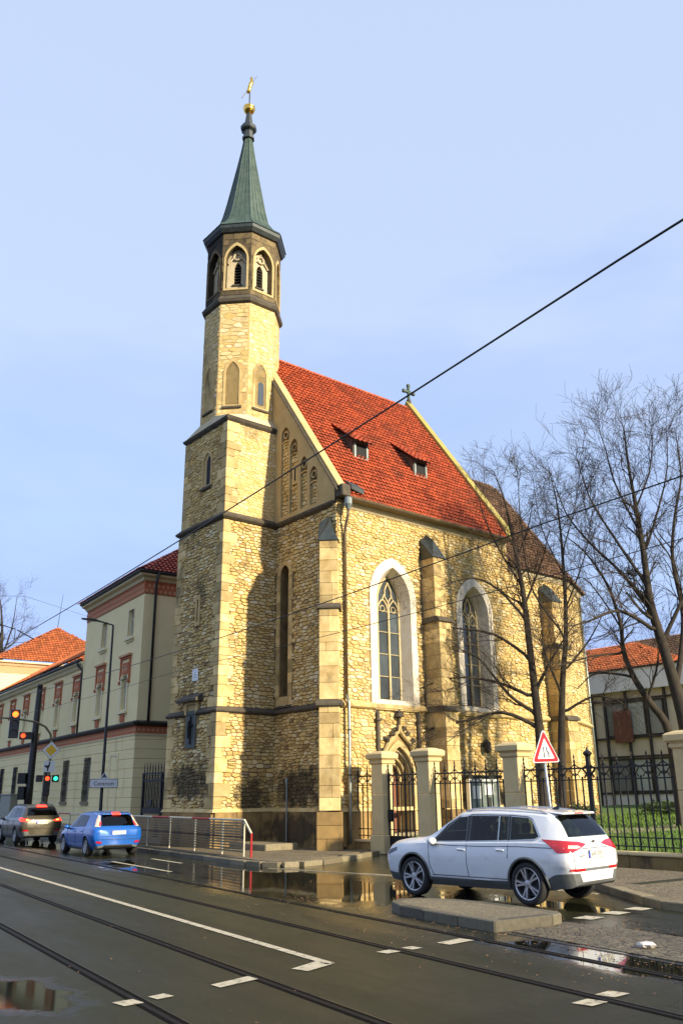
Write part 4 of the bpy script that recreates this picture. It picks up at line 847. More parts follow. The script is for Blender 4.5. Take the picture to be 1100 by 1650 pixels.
for a, b_ in [p for p in zip(*[iter([v for i in range(1, 6) for p in (ogee[i], (2 * pc - ogee[i][0], ogee[i][1])) for v in p])] * 2)]:
    q = MB(); s2 = -1 if a < pc else 1
    for k in range(6): q.tube([fS(a + s2 * .04, b_ + .04, .12), fS(a + s2 * .13 + r.uniform(-.06, .06), b_ + .13 + r.uniform(-.06, .06), .16 + r.uniform(-.05, .06)), fS(a + s2 * .2 + r.uniform(-.07, .07), b_ + .12 + r.uniform(-.09, .1), .14 + r.uniform(-.05, .05))], [.05, .06, .02], 5)
    q.build('crocket', 'weathered', po)
q = MB(); q.tube([fS(pc, 4.5, .12), fS(pc, 4.78, .12), fS(pc, 4.82, .12), fS(pc, 4.95, .12)], [.06, .05, .2, .16], 8); q.tube([fS(pc, 4.92, .12), fS(pc, 5.02, .12), fS(pc, 5.1, .12)], [.09, .13, .03], 8); q.build('finial', 'weathered', po)
for a in (pc - 1.08, pc + 1.08):
    q = MB(); q.box(a - .07, a + .07, 2.5, 4.95, 0, .16, .02, lambda x, y, z: fS(x, y, z)); q.box(a - .12, a + .12, 4.62, 4.72, 0, .22, .02, lambda x, y, z: fS(x, y, z)); q.tube([fS(a, 4.9, .08), fS(a, 5.2, .08)], [.1, .01], 4); q.build('pinnacle', 'weathered', po)
di = arch(pc, .6, 2.55, .80, 3.09, 7)
q = MB(); q.prism(di, fS, -.60, -.55); q.build('door', 'door_wood', po)
for i in range(5):
    q = MB(); x0 = pc - .4 + i * .16; q.prism(rect(x0 + .006, x0 + .154, .6, 2.55 + (.3 if 0 < i < 4 else 0)), fS, -.55, -.53); q.build('door_plank', 'door_wood', po)
q = MB(); q.box(pc - 1.1, pc + 1.1, .3, .6, -.5, .5, .02, lambda x, y, z: fS(x, y, z)); q.build('doorstep', 'granite', po)
# -- dormers
def dormer(u0, w_):
    e = link('dormer', None, church); v0, zb, zf, vb, zbk = 1.62, 16.05, 17.02, 3.0, 18.08
    u1 = u0 + w_
    q = MB()
    for u in (u0, u1): q.add([(u - .03, v0, zb), (u - .03, v0, zf), (u - .03, vb, zbk), (u + .03, v0, zb), (u + .03, v0, zf), (u + .03, vb, zbk)], [(0, 1, 2), (3, 4, 5), (0, 1, 4, 3), (1, 2, 5, 4)])
    q.build('cheek', 'weathered', e)
    tile_roof('roof_tiles', e, (u0 - .22, v0 - .28, zf - .16), (1, 0, 0), (0, vb - v0 + .3, zbk - zf + .3), w_ + .44, math.hypot(vb - v0 + .3, zbk - zf + .3), 'tile_red', seed=int(u0 * 9))
    q = MB(); q.ring(rect(u0 + .02, u1 - .02, zb + .02, zf - .02), rect(u0 + .13, u1 - .13, zb + .16, zf - .12), lambda a, z, d: (a, v0 - d, z), -.02, .05); q.build('window_frame', 'zinc', e)
    q = MB(); q.prism(rect(u0 + .1, u1 - .1, zb + .1, zf - .1), lambda a, z, d: (a, v0 - d, z), -.02, .0); q.build('pane', 'black', e)
    q = MB()
    for k in range(7):
        a = u0 + w_ * (k + .5) / 7; q.add([(a - .08, v0 - .02, zb + .04), (a + .08, v0 - .02, zb + .04), (a + .02 , v0 - .14 - .02 * (k % 2), zb - .17)], [(0, 1, 2)])
    q.build('lead_apron', 'zinc', e)
dormer(2.28, .86); dormer(5.98, .86)
hb = MB(); hb.add([(.5, .1, 14.1), (1.15, .0, 13.95), (1.15, -.32, 13.6), (.5, -.32, 13.72), (.5, .1, 14.22), (1.15, .0, 14.08), (1.18, -.34, 13.78), (.5, -.34, 13.86)], [(0, 1, 2, 3), (4, 5, 6, 7), (0, 1, 5, 4), (1, 2, 6, 5), (2, 3, 7, 6), (0, 3, 7, 4)]); hb.build('roof_hatch', 'lead', nr)
# -- eaves: moulded cornice, gutter, downpipe
q = MB(); q.sweep([(.3, 0), (UE - .2, 0)], [(-.05, 12.92), (.06, 12.95), (.18, 13.08), (.22, 13.16), (-.05, 13.2)]); q.build('eaves_cornice', 'lantern_light', church)
q = MB(); q.loft([[(u, -.40 + .15 * math.cos(t_), 13.3 + .15 * math.sin(t_)) for t_ in [math.pi + math.pi * k / 8 for k in range(9)]] for u in (.3, UE - .25)], False); gt = q.build('gutter', 'pipe_brown', church, smooth=True, recalc=False)
q = MB()
q.box(.28, UE - .2, -.34, -.02, 13.16, 13.22); q.build('soffit_board', 'pipe_brown', church)
dp = link('downpipe', None, church)
q = MB(); q.lathe([(.07, 12.72), (.1, 12.8), (.16, 12.95), (.16, 13.2), (.14, 13.24)], 10, (.22, -.45)); q.build('hopper', 'zinc', dp)
q = MB(); q.tube([(.22, -.45, 12.75), (.22, -.42, 12.5), (.26, -.2, 12.05), (.28, -.14, 11.8), (.28, -.14, 5.5)], .058, 8); q.build('pipe', 'pipe_brown', dp, smooth=True)
q = MB(); q.tube([(.28, -.14, 5.5), (.28, -.26, 5.2), (.28, -.26, 1.5), (.28, -.22, .3)], .062, 8); q.build('lower_pipe', 'zinc', dp, smooth=True)
for z in (11, 9, 7, 4.2, 2.6):
    q = MB(); q.lathe([(.075, z), (.075, z + .05)], 8, (.28, -.14 if z > 5.3 else -.26)); q.build('bracket', 'iron', dp)
# -- stone cross on the east gable
cx_ = link('gable_cross', None, church); f = lambda a, z, d: (UE - .09 + d, VR + a, z)
q = MB(); q.box(-.1, .1, ZR + .2, ZR + .55, -.1, .1, .02, f); q.build('base', 'weathered', cx_)
q = MB(); q.box(-.075, .075, ZR + .5, ZR + 1.4, -.07, .07, .02, lambda a, z, d: (UE - .09 + a, VR + d, z)); q.box(-.36, .36, ZR + .95, ZR + 1.1, -.07, .07, .02, lambda a, z, d: (UE - .09 + a, VR + d, z)); 
for a, z in ((-.36, 1.02), (.36, 1.02), (0, 1.42)): q.box(a - .1, a + .1, ZR + z - .1, ZR + z + .1, -.085, .085, .03, lambda a_, z_, d: (UE - .09 + a_, VR + d, z_))
q.build('cross', 'copper', cx_)
# -- chancel roof
cr_ = link('chancel_roof', None, church); RE = (17.0, VR, 19.25); RS = (UE + .05, VR, 19.25); ZC = 11.98
def ov(p, o=.3):
    c = Vector((14.5, VR)); d = (Vector(p) - c); return Vector(p) + d.normalized() * o
e0 = Vector((UE, -.3, ZC)); e1 = Vector((AP1[0] + .05, -.32, ZC)); e2 = Vector((AP2[0] + .25, AP2[1] - .22, ZC)); e3 = Vector((18.95, 4.5, ZC))
sl2 = Vector((0, VR + .3, 19.25 - ZC)); L2 = sl2.length
def clip_trap(a, s_): return a < (e1.x - UE) + (RE[0] - e1.x) * s_ / L2
tile_roof('roof_tiles', cr_, e0, (1, 0, 0), sl2, RE[0] - UE, L2, 'tile_brown', clip=clip_trap, seed=8, tw=.23, tl=.29)
def tri_tiles(A, B, C, seed):
    eu = (B - A); wd = eu.length; eu.normalize(); h = (C - A) - eu * (C - A).dot(eu); L_ = h.length; xc = (C - A).dot(eu)
    lo, hi = min(0, xc), max(wd, xc)
    tile_roof('roof_tiles', cr_, A + eu * lo, eu, h, hi - lo, L_, 'tile_brown', clip=lambda a, s_: (xc * s_ / L_) < a + lo < wd + (xc - wd) * s_ / L_, seed=seed, tw=.23, tl=.29)
tri_tiles(e1, e2, Vector(RE), 9); tri_tiles(e2, e3, Vector(RE), 10)
q = MB(); q.add([e0, e1, Vector(RE), Vector(RS)], [(0, 1, 2, 3)]); q.add([e1, e2, Vector(RE)], [(0, 1, 2)]); q.add([e2, e3, Vector(RE)], [(0, 1, 2)])
mir = lambda p: Vector((p.x, 2 * VR - p.y, p.z))
q.add([mir(e0), mir(e1), Vector(RE), Vector(RS)], [(0, 1, 2, 3)]); q.add([mir(e1), mir(e2), Vector(RE)], [(0, 1, 2)]); q.add([mir(e2), mir(e3), Vector(RE)], [(0, 1, 2)]); q.add([e3, mir(e3), Vector(RE)], [(0, 1, 2)])
q.tone = .1; q.build('roof_deck', 'tile_gap_shade', cr_, recalc=False)
r = random.Random(8)
for A, B in ((Vector(RS), Vector(RE)), (e1, Vector(RE)), (e2, Vector(RE))):
    n_ = int((B - A).length / .36); d_ = (B - A).normalized()
    for k in range(n_):
        q = MB(); q.tone = r.random(); P = A + d_ * (k * .36); q.tube([P + Vector((0, 0, .06)), P + d_ * .37 + Vector((0, 0, .05))], [.13, .11], 6); q.build('ridge_tile', 'tile_brown', cr_)
q = MB(); q.sweep([(UE, 0), AP1, AP2, (18.6, 4.6)], [(-.05, 11.72), (.08, 11.76), (.2, 11.9), (.24, 12.0), (-.05, 12.02)]); q.build('eaves_cornice', 'lantern_light', church)
q = MB(); q.tube([(16.2, VR, 19.3), (16.2, VR, 20.6)], [.02, .008], 4); q.build('lightning_rod', 'iron', church)
# stone step in the corner between tower and gable
q = MB(); q.box(-2.35, -.95, 1.2, 3.6, .1, .34, .03); q.build('corner_step', 'granite', church)
pp = MB(); pp.tube([(-.22, 2.95, .3), (-.22, 2.95, 2.35)], .035, 6); pp.tube([(-.22, 2.95, 2.35), (-.22, 2.95, 2.6)], [.06, .07], 6); pp.build('vent_pipe', 'zinc', church)
# things fixed to or standing by the church wall
wl = tag(link('wall_lamp', None), 'small black iron lantern on the church wall below the second window', 'lamp'); wl.location = church.location; wl.rotation_euler.z = TH
q = MB(); q.tube([fS(7.8, 3.75, 0), fS(7.8, 4.05, .12), fS(7.8, 4.08, .25)], .02, 5); q.build('bracket', 'iron', wl)
q = MB(); q.lathe([(.05, 3.55), (.13, 3.62), (.16, 3.95), (.17, 3.97), (.05, 4.08), (.02, 4.12)], 6, (7.8, -.25)); q.build('lantern', 'iron', wl)
nb = tag(link('notice_case', None), 'glazed white notice case standing against the church wall behind the fence', 'notice board'); nb.location = church.location; nb.rotation_euler.z = TH
mat('case_glass', (0.26, 0.30, 0.27), (0.10, 0.13, 0.12), 2.2, 0.08, spec=0.9)
q = MB(); q.ring(rect(6.35, 8.15, 1.2, 2.55), rect(6.45, 8.05, 1.3, 2.42), fS, .25, .45); q.build('frame', 'white_metal', nb)
q = MB(); q.prism(rect(6.44, 8.06, 1.29, 2.43), fS, .28, .40); q.build('glass', 'case_glass', nb)
q = MB(); q.prism(rect(6.25, 8.25, 2.55, 2.66), fS, .15, .55); q.build('roof_board', 'iron', nb)
for a in (6.45, 8.05):
    q = MB(); q.box(a - .04, a + .04, .4, 1.25, .3, .38, .005, fS); q.build('leg', 'white_metal', nb)
for i, (a, z, w_, h_) in enumerate(((6.6, 1.75, .5, .5), (7.3, 1.9, .55, .4), (7.4, 1.4, .28, .4))):
    q = MB(); q.prism(rect(a, a + w_, z, z + h_), fS, .401, .406); q.build('notice_sheet', 'white_metal' if i != 2 else 'print_black', nb)
# ------------------------------------------------------------------ cream building on the left (local x into the building, local y along the street, away from the church)
AB = 0.59
mat('cream', (0.90, 0.77, 0.42), (0.83, 0.69, 0.36), 0.8, 0.92, bump=0.08, bscale=25, stain=((0.42, 0.35, 0.19), 0.5, 0.60, (1, 1, 0.3), 0.5))
mat('cream_light', (0.82, 0.73, 0.46), (0.75, 0.65, 0.39), 1.5, 0.9)
mat('terracotta', (0.42, 0.11, 0.045), (0.52, 0.17, 0.07), 9, 0.85, tone=0.25)
mat('terra_light', (0.60, 0.36, 0.19), (0.52, 0.28, 0.14), 9, 0.85)
mat('dark_metal', (0.035, 0.035, 0.035), (0.055, 0.052, 0.048), 6, 0.5, 0.3)
mat('win_white', (0.62, 0.62, 0.58), None, 3, 0.6)
bl = thing('monastery_building', 'long cream building with terracotta window surrounds and red tiled roofs left of the church', 'building', (-10.6, 45.0, 0), AB)
fB = lambda y, z, d: (-d, y, z)             # street front
TBX0, TBX1 = 0.4, 10.35; FB1, FB2 = 34.6, 47.0
def fB2(o): return lambda y, z, d: (-d - o, y, z)
holes_hi, holes_gf = [], []
gfw = [7.8, 11.95, 16.2, 20.3, 24.6, 28.7, 33.0, 37.4, 41.6]
for y in gfw: holes_gf.append(rect(y - .52, y + .52, 1.78, 4.2))
fw_t = [2.55, 6.75]; fw_w = [11.65, 15.75, 19.9, 24.05, 28.2, 32.35]
for y in fw_t + fw_w: holes_hi.append(rect(y - .36, y + .36, 6.5, 8.35))
holes_top = [rect(y - .42, y + .42, 10.45, 11.98) for y in (2.2, 6.7)]
q = MB()
plate(q, rect(TBX0, FB2, 0, 5.1), holes_gf, fB, 0, .35)
plate(q, rect(TBX0, TBX1, 5.0, 12.6), holes_hi[:2] + holes_top, fB, 0, .3)
plate(q, rect(TBX1, FB1, 5.0, 10.1), holes_hi[2:], fB, -.12, .3)
plate(q, rect(FB1, FB2, 5.0, 13.0), [], fB, .05)
q.add([(0, TBX0, 0), (12, TBX0, 0), (12, TBX0, 12.7), (0, TBX0, 12.7)], [(0, 1, 2, 3)])
q.add([(0, TBX1, 5), (12, TBX1, 5), (12, TBX1, 12.7), (0, TBX1, 12.7)], [(0, 1, 2, 3)])
q.add([(-.05, FB1, 5), (12, FB1, 5), (12, FB1, 13), (-.05, FB1, 13)], [(0, 1, 2, 3)])
q.add([(12, TBX0, 0), (12, FB2, 0), (12, FB2, 12.6), (12, TBX0, 12.6)], [(0, 1, 2, 3)])
wallB = q.build('wall', 'cream', bl, recalc=False)
# ground floor courses (each a band with a joint between), cut at the windows
z = 0.5; k = 0
while z < 5.0:
    h = .48; z1_ = min(z + h, 5.06); segs = []; y = TBX0 - .03
    for hy in gfw:
        if z1_ > 1.72 and z < 4.3: segs.append((y, hy - .55)); y = hy + .55
    segs.append((y, FB2)); q = MB()
    for a, b_ in segs: q.box(a, b_, -.05, .035, z + .014, z1_ - .014, .012, lambda Y, D, Z: (-D, Y, Z))
    q.build('rusticated_course', 'cream', wallB)
    q = MB(); q.box(-.03, 12, -.05, .035, z + .014, z1_ - .014, .012, lambda X, D, Z: (X, TBX0 - D, Z)); q.build('rusticated_course', 'cream', wallB); z += h
q = MB(); q.box(-.06, 12, TBX0 - .06, FB2, 0, .5, .02); q.build('base_course', 'granite', wallB)
# belt course with painted terracotta frieze
path = [(12, TBX0), (0, TBX0), (0, FB2)]
path = path[::-1]
q = MB(); q.sweep(path, [(-.05, 5.52), (.05, 5.5), (.16, 5.56), (.24, 5.62), (.26, 5.70), (-.05, 5.82)]); q.build('belt_cornice', 'dark_metal', bl)
q = MB(); q.sweep(path, [(-.05, 5.14), (.03, 5.14), (.03, 5.50), (-.05, 5.50)]); q.build('belt_frieze', 'terracotta', bl)
q = MB(); q.sweep(path, [(-.05, 5.02), (.08, 5.04), (.10, 5.12), (-.05, 5.14)]); q.build('belt_moulding', 'cream_light', bl)
q = MB(); k = 0; y = TBX0
while y < 33: q.add([fB(y + a, 5.32 + b_, .034) for a, b_ in ((0, -.10), (.09, 0), (0, .10), (-.09, 0))], [(0, 1, 2, 3)]); y += .26
x = .15
while x < 6: q.add([(x + a, TBX0 - .034, 5.32 + b_) for a, b_ in ((0, -.10), (.09, 0), (0, .10), (-.09, 0))], [(0, 1, 2, 3)]); x += .26
kind(q.build('frieze_ornament', 'terra_light', bl), 'stuff')
# top cornices
def top_cornice(path, z, nm='eaves_cornice'):
    q = MB(); q.sweep(path, [(-.05, z - 1.0), (.035, z - 1.0), (.035, z - .32), (-.05, z - .32)]); q.build('painted_frieze', 'terracotta', bl)
    q = MB(); q.sweep(path, [(-.05, z - .34), (.12, z - .30), (.2, z - .16), (.42, z - .08), (.45, z + .04), (-.05, z + .06)]); q.build(nm, 'cream_light', bl)
    q = MB(); q.sweep(path, [(.2, z + .05), (.52, z + .02), (.58, z + .10), (.56, z + .18), (.2, z + .2)]); q.build('gutter', 'dark_metal', bl)
top_cornice([(0, TBX1), (0, TBX0), (8, TBX0)], 13.6)
q = MB(); q.prism(rect(TBX0, TBX1, 12.55, 13.5), fB, -.4, .0); q.build('frieze_backing', 'cream', bl)
q = MB(); q.box(0, 8, TBX0, TBX0 + .3, 12.55, 13.5); q.build('frieze_backing', 'cream', bl)
q = MB(); y = TBX0 + .1
while y < TBX1:
    for zc in (12.75, 13.05): q.add([fB(y + a + (.13 if zc > 13 else 0), zc + b_, .038) for a, b_ in ((0, -.13), (.10, 0), (0, .13), (-.10, 0))], [(0, 1, 2, 3)])
    y += .27
x = .1
while x < 6:
    for zc in (12.75, 13.05): q.add([(x + a + (.13 if zc > 13 else 0), TBX0 - .038, zc + b_) for a, b_ in ((0, -.13), (.10, 0), (0, .13), (-.10, 0))], [(0, 1, 2, 3)])
    x += .27
kind(q.build('frieze_ornament', 'terra_light', bl), 'stuff')
q = MB(); q.sweep([(-.12 + .12, FB1), (.12, TBX1)], [(-.05, 9.75), (.1, 9.8), (.2, 9.95), (.35, 10.05), (.36, 10.15), (-.05, 10.16)]); q.build('wing_cornice', 'cream_light', bl)
q = MB(); q.sweep([(0.12, FB1), (.12, TBX1)], [(.2, 10.16), (.42, 10.12), (.5, 10.2), (.48, 10.3), (.2, 10.32)]); q.build('wing_gutter', 'dark_metal', bl)
q = MB(); q.sweep([(-.05, FB2), (-.05, FB1), (6, FB1)], [(-.05, 12.4), (.04, 12.4), (.04, 13.0), (-.05, 13.0)]); q.build('painted_frieze', 'terra_light', bl)
q = MB(); q.sweep([(-.05, FB2), (-.05, FB1), (12, FB1)], [(-.05, 13.0), (.12, 13.02), (.3, 13.2), (.5, 13.28), (.52, 13.4), (-.05, 13.42)]); q.build('eaves_cornice', 'cream_light', bl)
# roofs
rf = link('roof', None, bl)
P = Vector((-.55, TBX0 - .55, 13.75)); Q_ = Vector((-.55, TBX1 + .4, 13.75)); ap_ = Vector((5.8, 5.4, 18.0))
def tri_roof(A, B, C, D_, m, seed, tw=.26, tl=.33):
    """quad A B (eave) C D (ridge, C above B)"""
    eu = (B - A); wd = eu.length; eu.normalize(); h = (D_ - A) - eu * (D_ - A).dot(eu); L_ = h.length; xd = (D_ - A).dot(eu); xc = (C - A).dot(eu)
    tile_roof('roof_tiles', rf, A, eu, h, wd, L_, m, clip=lambda a, s_: xd * s_ / L_ <= a <= wd + (xc - wd) * s_ / L_, seed=seed, tw=tw, tl=tl)
    q = MB(); q.tone = .2; q.add([A, B, C, D_], [(0, 1, 2, 3)]); q.build('roof_deck', 'tile_gap_shade', rf, recalc=False)
RB = Vector((12.5, TBX0 - .55, 13.75)); apx = Vector((7.5, 5.4, 18.0))
tri_roof(Q_, P, ap_, ap_, 'tile_dark', 1)
tri_roof(P, RB, apx, ap_, 'tile_dark', 2)
A, B = Vector((-.4, FB1, 10.32)), Vector((-.4, TBX1, 10.32)); C_, D_ = Vector((5.6, TBX1, 14.0)), Vector((5.6, FB1 + 4, 14.0))
tri_roof(A, B, C_, Vector((5.6, FB1, 14.0)), 'tile_orange', 3)
A, B = Vector((-.65, FB2, 13.5)), Vector((-.65, FB1 - .55, 13.5)); r1, r2 = Vector((6.0, 39.2, 17.6)), Vector((6.0, 43.0, 17.6))
tri_roof(A, B, r1, r2, 'tile_orange', 4)
tri_roof(Vector((-.65, FB1 - .55, 13.5)), Vector((12.6, FB1 - .55, 13.5)), r1, r1, 'tile_orange', 5)
q = MB(); q.add([(1.6, 25.6, 11.3), (1.6, 22.8, 11.3), (2.5, 22.8, 11.95), (2.5, 25.6, 11.95), (1.5, 25.6, 11.45), (1.5, 22.8, 11.45), (2.4, 22.8, 12.1), (2.4, 25.6, 12.1)], [(0, 1, 2, 3), (4, 5, 6, 7), (0, 1, 5, 4), (1, 2, 6, 5), (2, 3, 7, 6), (0, 3, 7, 4)]); q.build('skylight', 'dark_metal', rf)
# windows
def win_frame(e, y, z0, z1, w_, d, o=0.0, cross=True):
    f = lambda Y, Z, D: (-D + o, Y, Z)
    q = MB(); q.prism(rect(y - w_ / 2, y + w_ / 2, z0, z1), f, d - .03, d); q.build('pane', 'dark_glass', e)
    q = MB(); q.ring(rect(y - w_ / 2, y + w_ / 2, z0, z1), rect(y - w_ / 2 + .045, y + w_ / 2 - .045, z0 + .045, z1 - .045), f, d - .02, d + .05)
    if cross: q.box(y - .02, y + .02, z0, z1, d, d + .04, 0, f); q.box(y - w_ / 2, y + w_ / 2, z0 + (z1 - z0) * .66, z0 + (z1 - z0) * .66 + .06, d, d + .05, 0, f)
    q.build('window_frame', 'win_white', e)
for i, y in enumerate((2.2, 6.7)):
    e = link('window', None, bl); win_frame(e, y, 10.47, 11.96, .8, -.22)
    q = MB(); q.prism(rect(y - .62, y + .62, 10.27, 10.43), fB, -.02, .16); q.prism(rect(y - .5, y + .5, 10.16, 10.27), fB, -.02, .08); q.build('sill', 'cream_light', e)
    q = MB(); q.ring(rect(y - .5, y + .5, 10.43, 12.06), rect(y - .42, y + .42, 10.43, 11.98), fB, -.02, .035); q.build('surround', 'cream_light', e)
for y in fw_t + fw_w:
    o = 0.0 if y < TBX1 else .12
    fo = lambda Y, Z, D, o=o: (-D + o, Y, Z)
    e = link('window', None, bl); win_frame(e, y, 6.52, 8.33, .68, -.2, o)
    q = MB(); q.ring(rect(y - .76, y + .76, 8.15, 9.4), rect(y - .64, y + .64, 8.15, 9.26), fo, -.02, .09); q.build('red_hood', 'terracotta', e)
    q = MB(); q.prism(rect(y - .86, y + .86, 9.38, 9.5), fo, -.02, .18); q.build('hood_cornice', 'terra_light', e)
    q = MB(); q.prism(rect(y - .42, y + .42, 8.42, 9.06), fo, -.02, .05); q.build('red_panel', 'terracotta', e)
    q = MB()
    for j in range(4): q.add([fo(y - .3 + j * .2 + a, 8.72 + b_, .054) for a, b_ in ((0, -.22), (.07, 0), (0, .22), (-.07, 0))], [(0, 1, 2, 3)])
    q.build('panel_ornament', 'terra_light', e)
    for s2 in (-1, 1):
        q = MB(); q.prism(rect(y + s2 * .7 - .07, y + s2 * .7 + .07, 7.9, 8.08), fo, -.02, .14); q.build('bracket', 'terracotta', e)
        q = MB(); q.prism(rect(y + s2 * .5 - .1, y + s2 * .5 + .1, 6.3, 8.36), fo, -.02, .06); q.build('jamb', 'cream_light', e)
    q = MB(); q.prism(rect(y - .62, y + .62, 6.28, 6.42), fo, -.02, .16); q.build('sill', 'cream_light', e)
    q = MB(); q.prism(rect(y - .3, y + .3, 5.86, 6.22), fo, -.02, .06); q.build('apron_panel', 'terracotta', e)
for y in gfw:
    e = link('barred_window', None, bl); win_frame(e, y, 1.8, 4.18, 1.02, -.28, 0, True)
    q = MB()
    for k in range(6): q.tube([fB(y - .45 + k * .18, 1.75, .1), fB(y - .45 + k * .18, 4.2, .1)], .02, 4)
    for z in (2.0, 2.55, 3.1, 3.65, 4.05): q.tube([fB(y - .52, z, .11), fB(y + .52, z, .11)], .02, 4)
    for z in (2.28, 2.83, 3.38):
        for k in range(3): q.tube([fB(y - .36 + k * .36 + .14 * math.cos(t_), z + .14 * math.sin(t_), .11) for t_ in [math.pi * 2 * j / 8 for j in range(9)]], .014, 3, False)
    q.build('window_grille', 'iron', e)
    q = MB(); q.prism(rect(y - .66, y + .66, 1.6, 1.76), fB, -.02, .13); q.build('sill', 'granite', e)
e = link('blind_door', None, bl); q = MB(); q.ring(rect(2.6, 4.0, 1.2, 4.25), rect(2.78, 3.82, 1.2, 4.1), fB, -.02, .08); q.build('surround', 'cream_light', e)
q = MB(); q.prism(rect(2.9, 3.7, 3.35, 4.05), fB, 0, .055); q.build('panel', 'cream', e)
# downpipes
q = MB(); q.tube([(.55, TBX0 - .55, 13.7), (.5, TBX0 - .4, 13.2), (.58, TBX0 - .14, 12.6), (.58, TBX0 - .14, 5.75)], .075, 8); q.build('downpipe', 'dark_metal', bl, smooth=True)
q = MB(); q.tube([(-.3, TBX1 + .5, 10.2), (-.2, TBX1 + .45, 9.9), (.03, TBX1 + .25, 9.6), (.03, TBX1 + .25, 5.8)], .075, 8); q.build('downpipe', 'dark_metal', bl, smooth=True)
q = MB(); q.tube([(6.0, 39.6, 17.6), (6.2, 39.4, 21.0)], [.03, .012], 4); q.build('roof_aerial', 'iron', bl)

# -- iron yard gate between that building and the tower
ga, gb_ = Vector((-9.95, 43.9)), Vector((-7.7, 41.4)); gd = (gb_ - ga); GL = gd.length; gd.normalize(); ang = math.atan2(gd.y, gd.x)
gt_ = thing('yard_gate', 'black iron gate with spear tops between the cream building and the church tower', 'gate', (ga.x, ga.y, 0), ang)
q = MB(); q.box(-.2, GL + .3, -.15, .25, 0, 1.12, .02); q.build('threshold_wall', 'plinth', gt_)
nb_ = 13
sb = MB(); sb.box(-.022, .022, -.02, .02, 1.2, 3.2); sb.loft([[(-.05, 0, 3.2), (0, -.02, 3.2), (.05, 0, 3.2), (0, .02, 3.2)], [(-.06, 0, 3.32), (0, -.02, 3.32), (.06, 0, 3.32), (0, .02, 3.32)], [(-.005, 0, 3.6), (0, -.004, 3.6), (.005, 0, 3.6), (0, .004, 3.6)]])
b0 = sb.build('bar', 'iron', gt_)
for k in range(nb_):
    o = b0 if k == 0 else b0.copy()
    if k: COL.objects.link(o)
    o.location.x = .08 + k * (GL - .16) / (nb_ - 1)
sb = MB(); sb.box(-.014, .014, -.014, .014, 1.2, 2.7); b1_ = sb.build('thin_bar', 'iron', gt_)
for k in range(nb_ - 1):
    o = b1_ if k == 0 else b1_.copy()
    if k: COL.objects.link(o)
    o.location.x = .08 + (k + .5) * (GL - .16) / (nb_ - 1)
for z, h in ((1.2, .28), (2.68, .1), (3.02, .08)):
    q = MB(); q.box(.02, GL - .02, -.03, .03, z, z + h); q.build('cross_rail', 'iron', gt_)
for x in (0.03, GL * .53, GL - .05):
    q = MB(); q.box(x - .05, x + .05, -.05, .05, 1.12, 3.1); q.build('gate_post', 'iron', gt_)
q = MB()
for k in range(nb_ - 1):
    x = .08 + (k + .5) * (GL - .16) / (nb_ - 1); q.tube([(x + .09 * math.cos(t_), 0, 2.89 + .09 * math.sin(t_)) for t_ in [math.pi * 2 * j / 8 for j in range(9)]], .015, 4, False)
q.build('scroll_band', 'iron', gt_)
q = MB(); q.box(GL * .62, GL * .85, -.06, -.03, 2.3, 2.62); q.build('sign_plate', 'black', gt_)
q = MB(); q.box(GL * .2, GL * .32, -.1, -.03, 1.55, 1.85, .01); q.build('letter_box', 'dark_metal', gt_)

# ------------------------------------------------------------------ buildings behind the garden on the right (church axes)
mat('offwhite', (0.80, 0.81, 0.76), (0.72, 0.73, 0.68), 1.5, 0.85)
mat('ochre_panel', (0.66, 0.61, 0.45), (0.58, 0.53, 0.38), 2, 0.85)
mat('pale_glass', (0.30, 0.34, 0.31), (0.42, 0.45, 0.40), 0.7, 0.12, spec=0.7, tone=0.5)
mat('rust_panel', (0.22, 0.085, 0.04), (0.11, 0.05, 0.03), 4, 0.8)
pv = thing('pavilion', 'two storey framed pavilion with white fascia and dark window grid behind the garden', 'building', (-0.18, 32.09, 0), TH)
UB = 26.0; fP = lambda v, z, d: (UB - d, v, z)
v0p, v1p = -26.0, 8.5
q = MB(); q.prism(rect(v0p, v1p, .2, 9.0), fP, -6, 0); q.build('wall', 'ochre_panel', pv)
q = MB(); q.prism(rect(v0p, v1p, 7.75, 9.0), fP, 0, .35); q.build('fascia', 'offwhite', pv)
q = MB(); q.prism(rect(v0p, v1p, .5, 1.85), fP, 0, .06); q.build('base_wall', 'offwhite', pv)
q = MB(); q.prism(rect(v0p, v1p, 9.0, 9.12), fP, -6, .42); q.build('roof_edge', 'dark_metal', pv)
r = random.Random(2); v = v1p - .4; k = 0
while v > -20:
    wv_ = [1.05, .7, 1.35, 1.2][k % 4]
    if k % 4 != 1:
        for (z0, z1_) in ((1.95, 3.85), (5.1, 7.15)):
            e = link('window', None, pv); q = MB(); q.tone = r.random(); q.prism(rect(v - wv_ + .08, v - .08, z0 + .06, z1_ - .06), fP, .02, .045); q.build('pane', 'pale_glass', e)
            q = MB(); q.ring(rect(v - wv_, v, z0, z1_), rect(v - wv_ + .09, v - .09, z0 + .09, z1_ - .09), fP, .0, .09); q.build('frame', 'dark_metal', e)
    q = MB(); q.prism(rect(v - .07, v + .07, .6, 7.75), fP, .05, .16); q.build('post', 'dark_metal', pv)
    v -= wv_ + .16; k += 1
for z in (1.85, 3.9, 4.98, 7.2):
    q = MB(); q.prism(rect(v0p, v1p, z, z + .1), fP, .03, .13); q.build('transom', 'dark_metal', pv)
q = MB(); q.prism(rect(4.2, 5.4, 4.75, 6.6), fP, .16, .3); q.build('relief_panel', 'rust_panel', pv)
hb_ = thing('gabled_house', 'house with bright red tiled hip roof rising behind the white fascia', 'house', (-0.18, 32.09, 0), TH)
q = MB(); q.box(33, 43, 5.5, 15, 0, 9.7); q.build('wall', 'cream', hb_)
rf = link('roof', None, hb_)
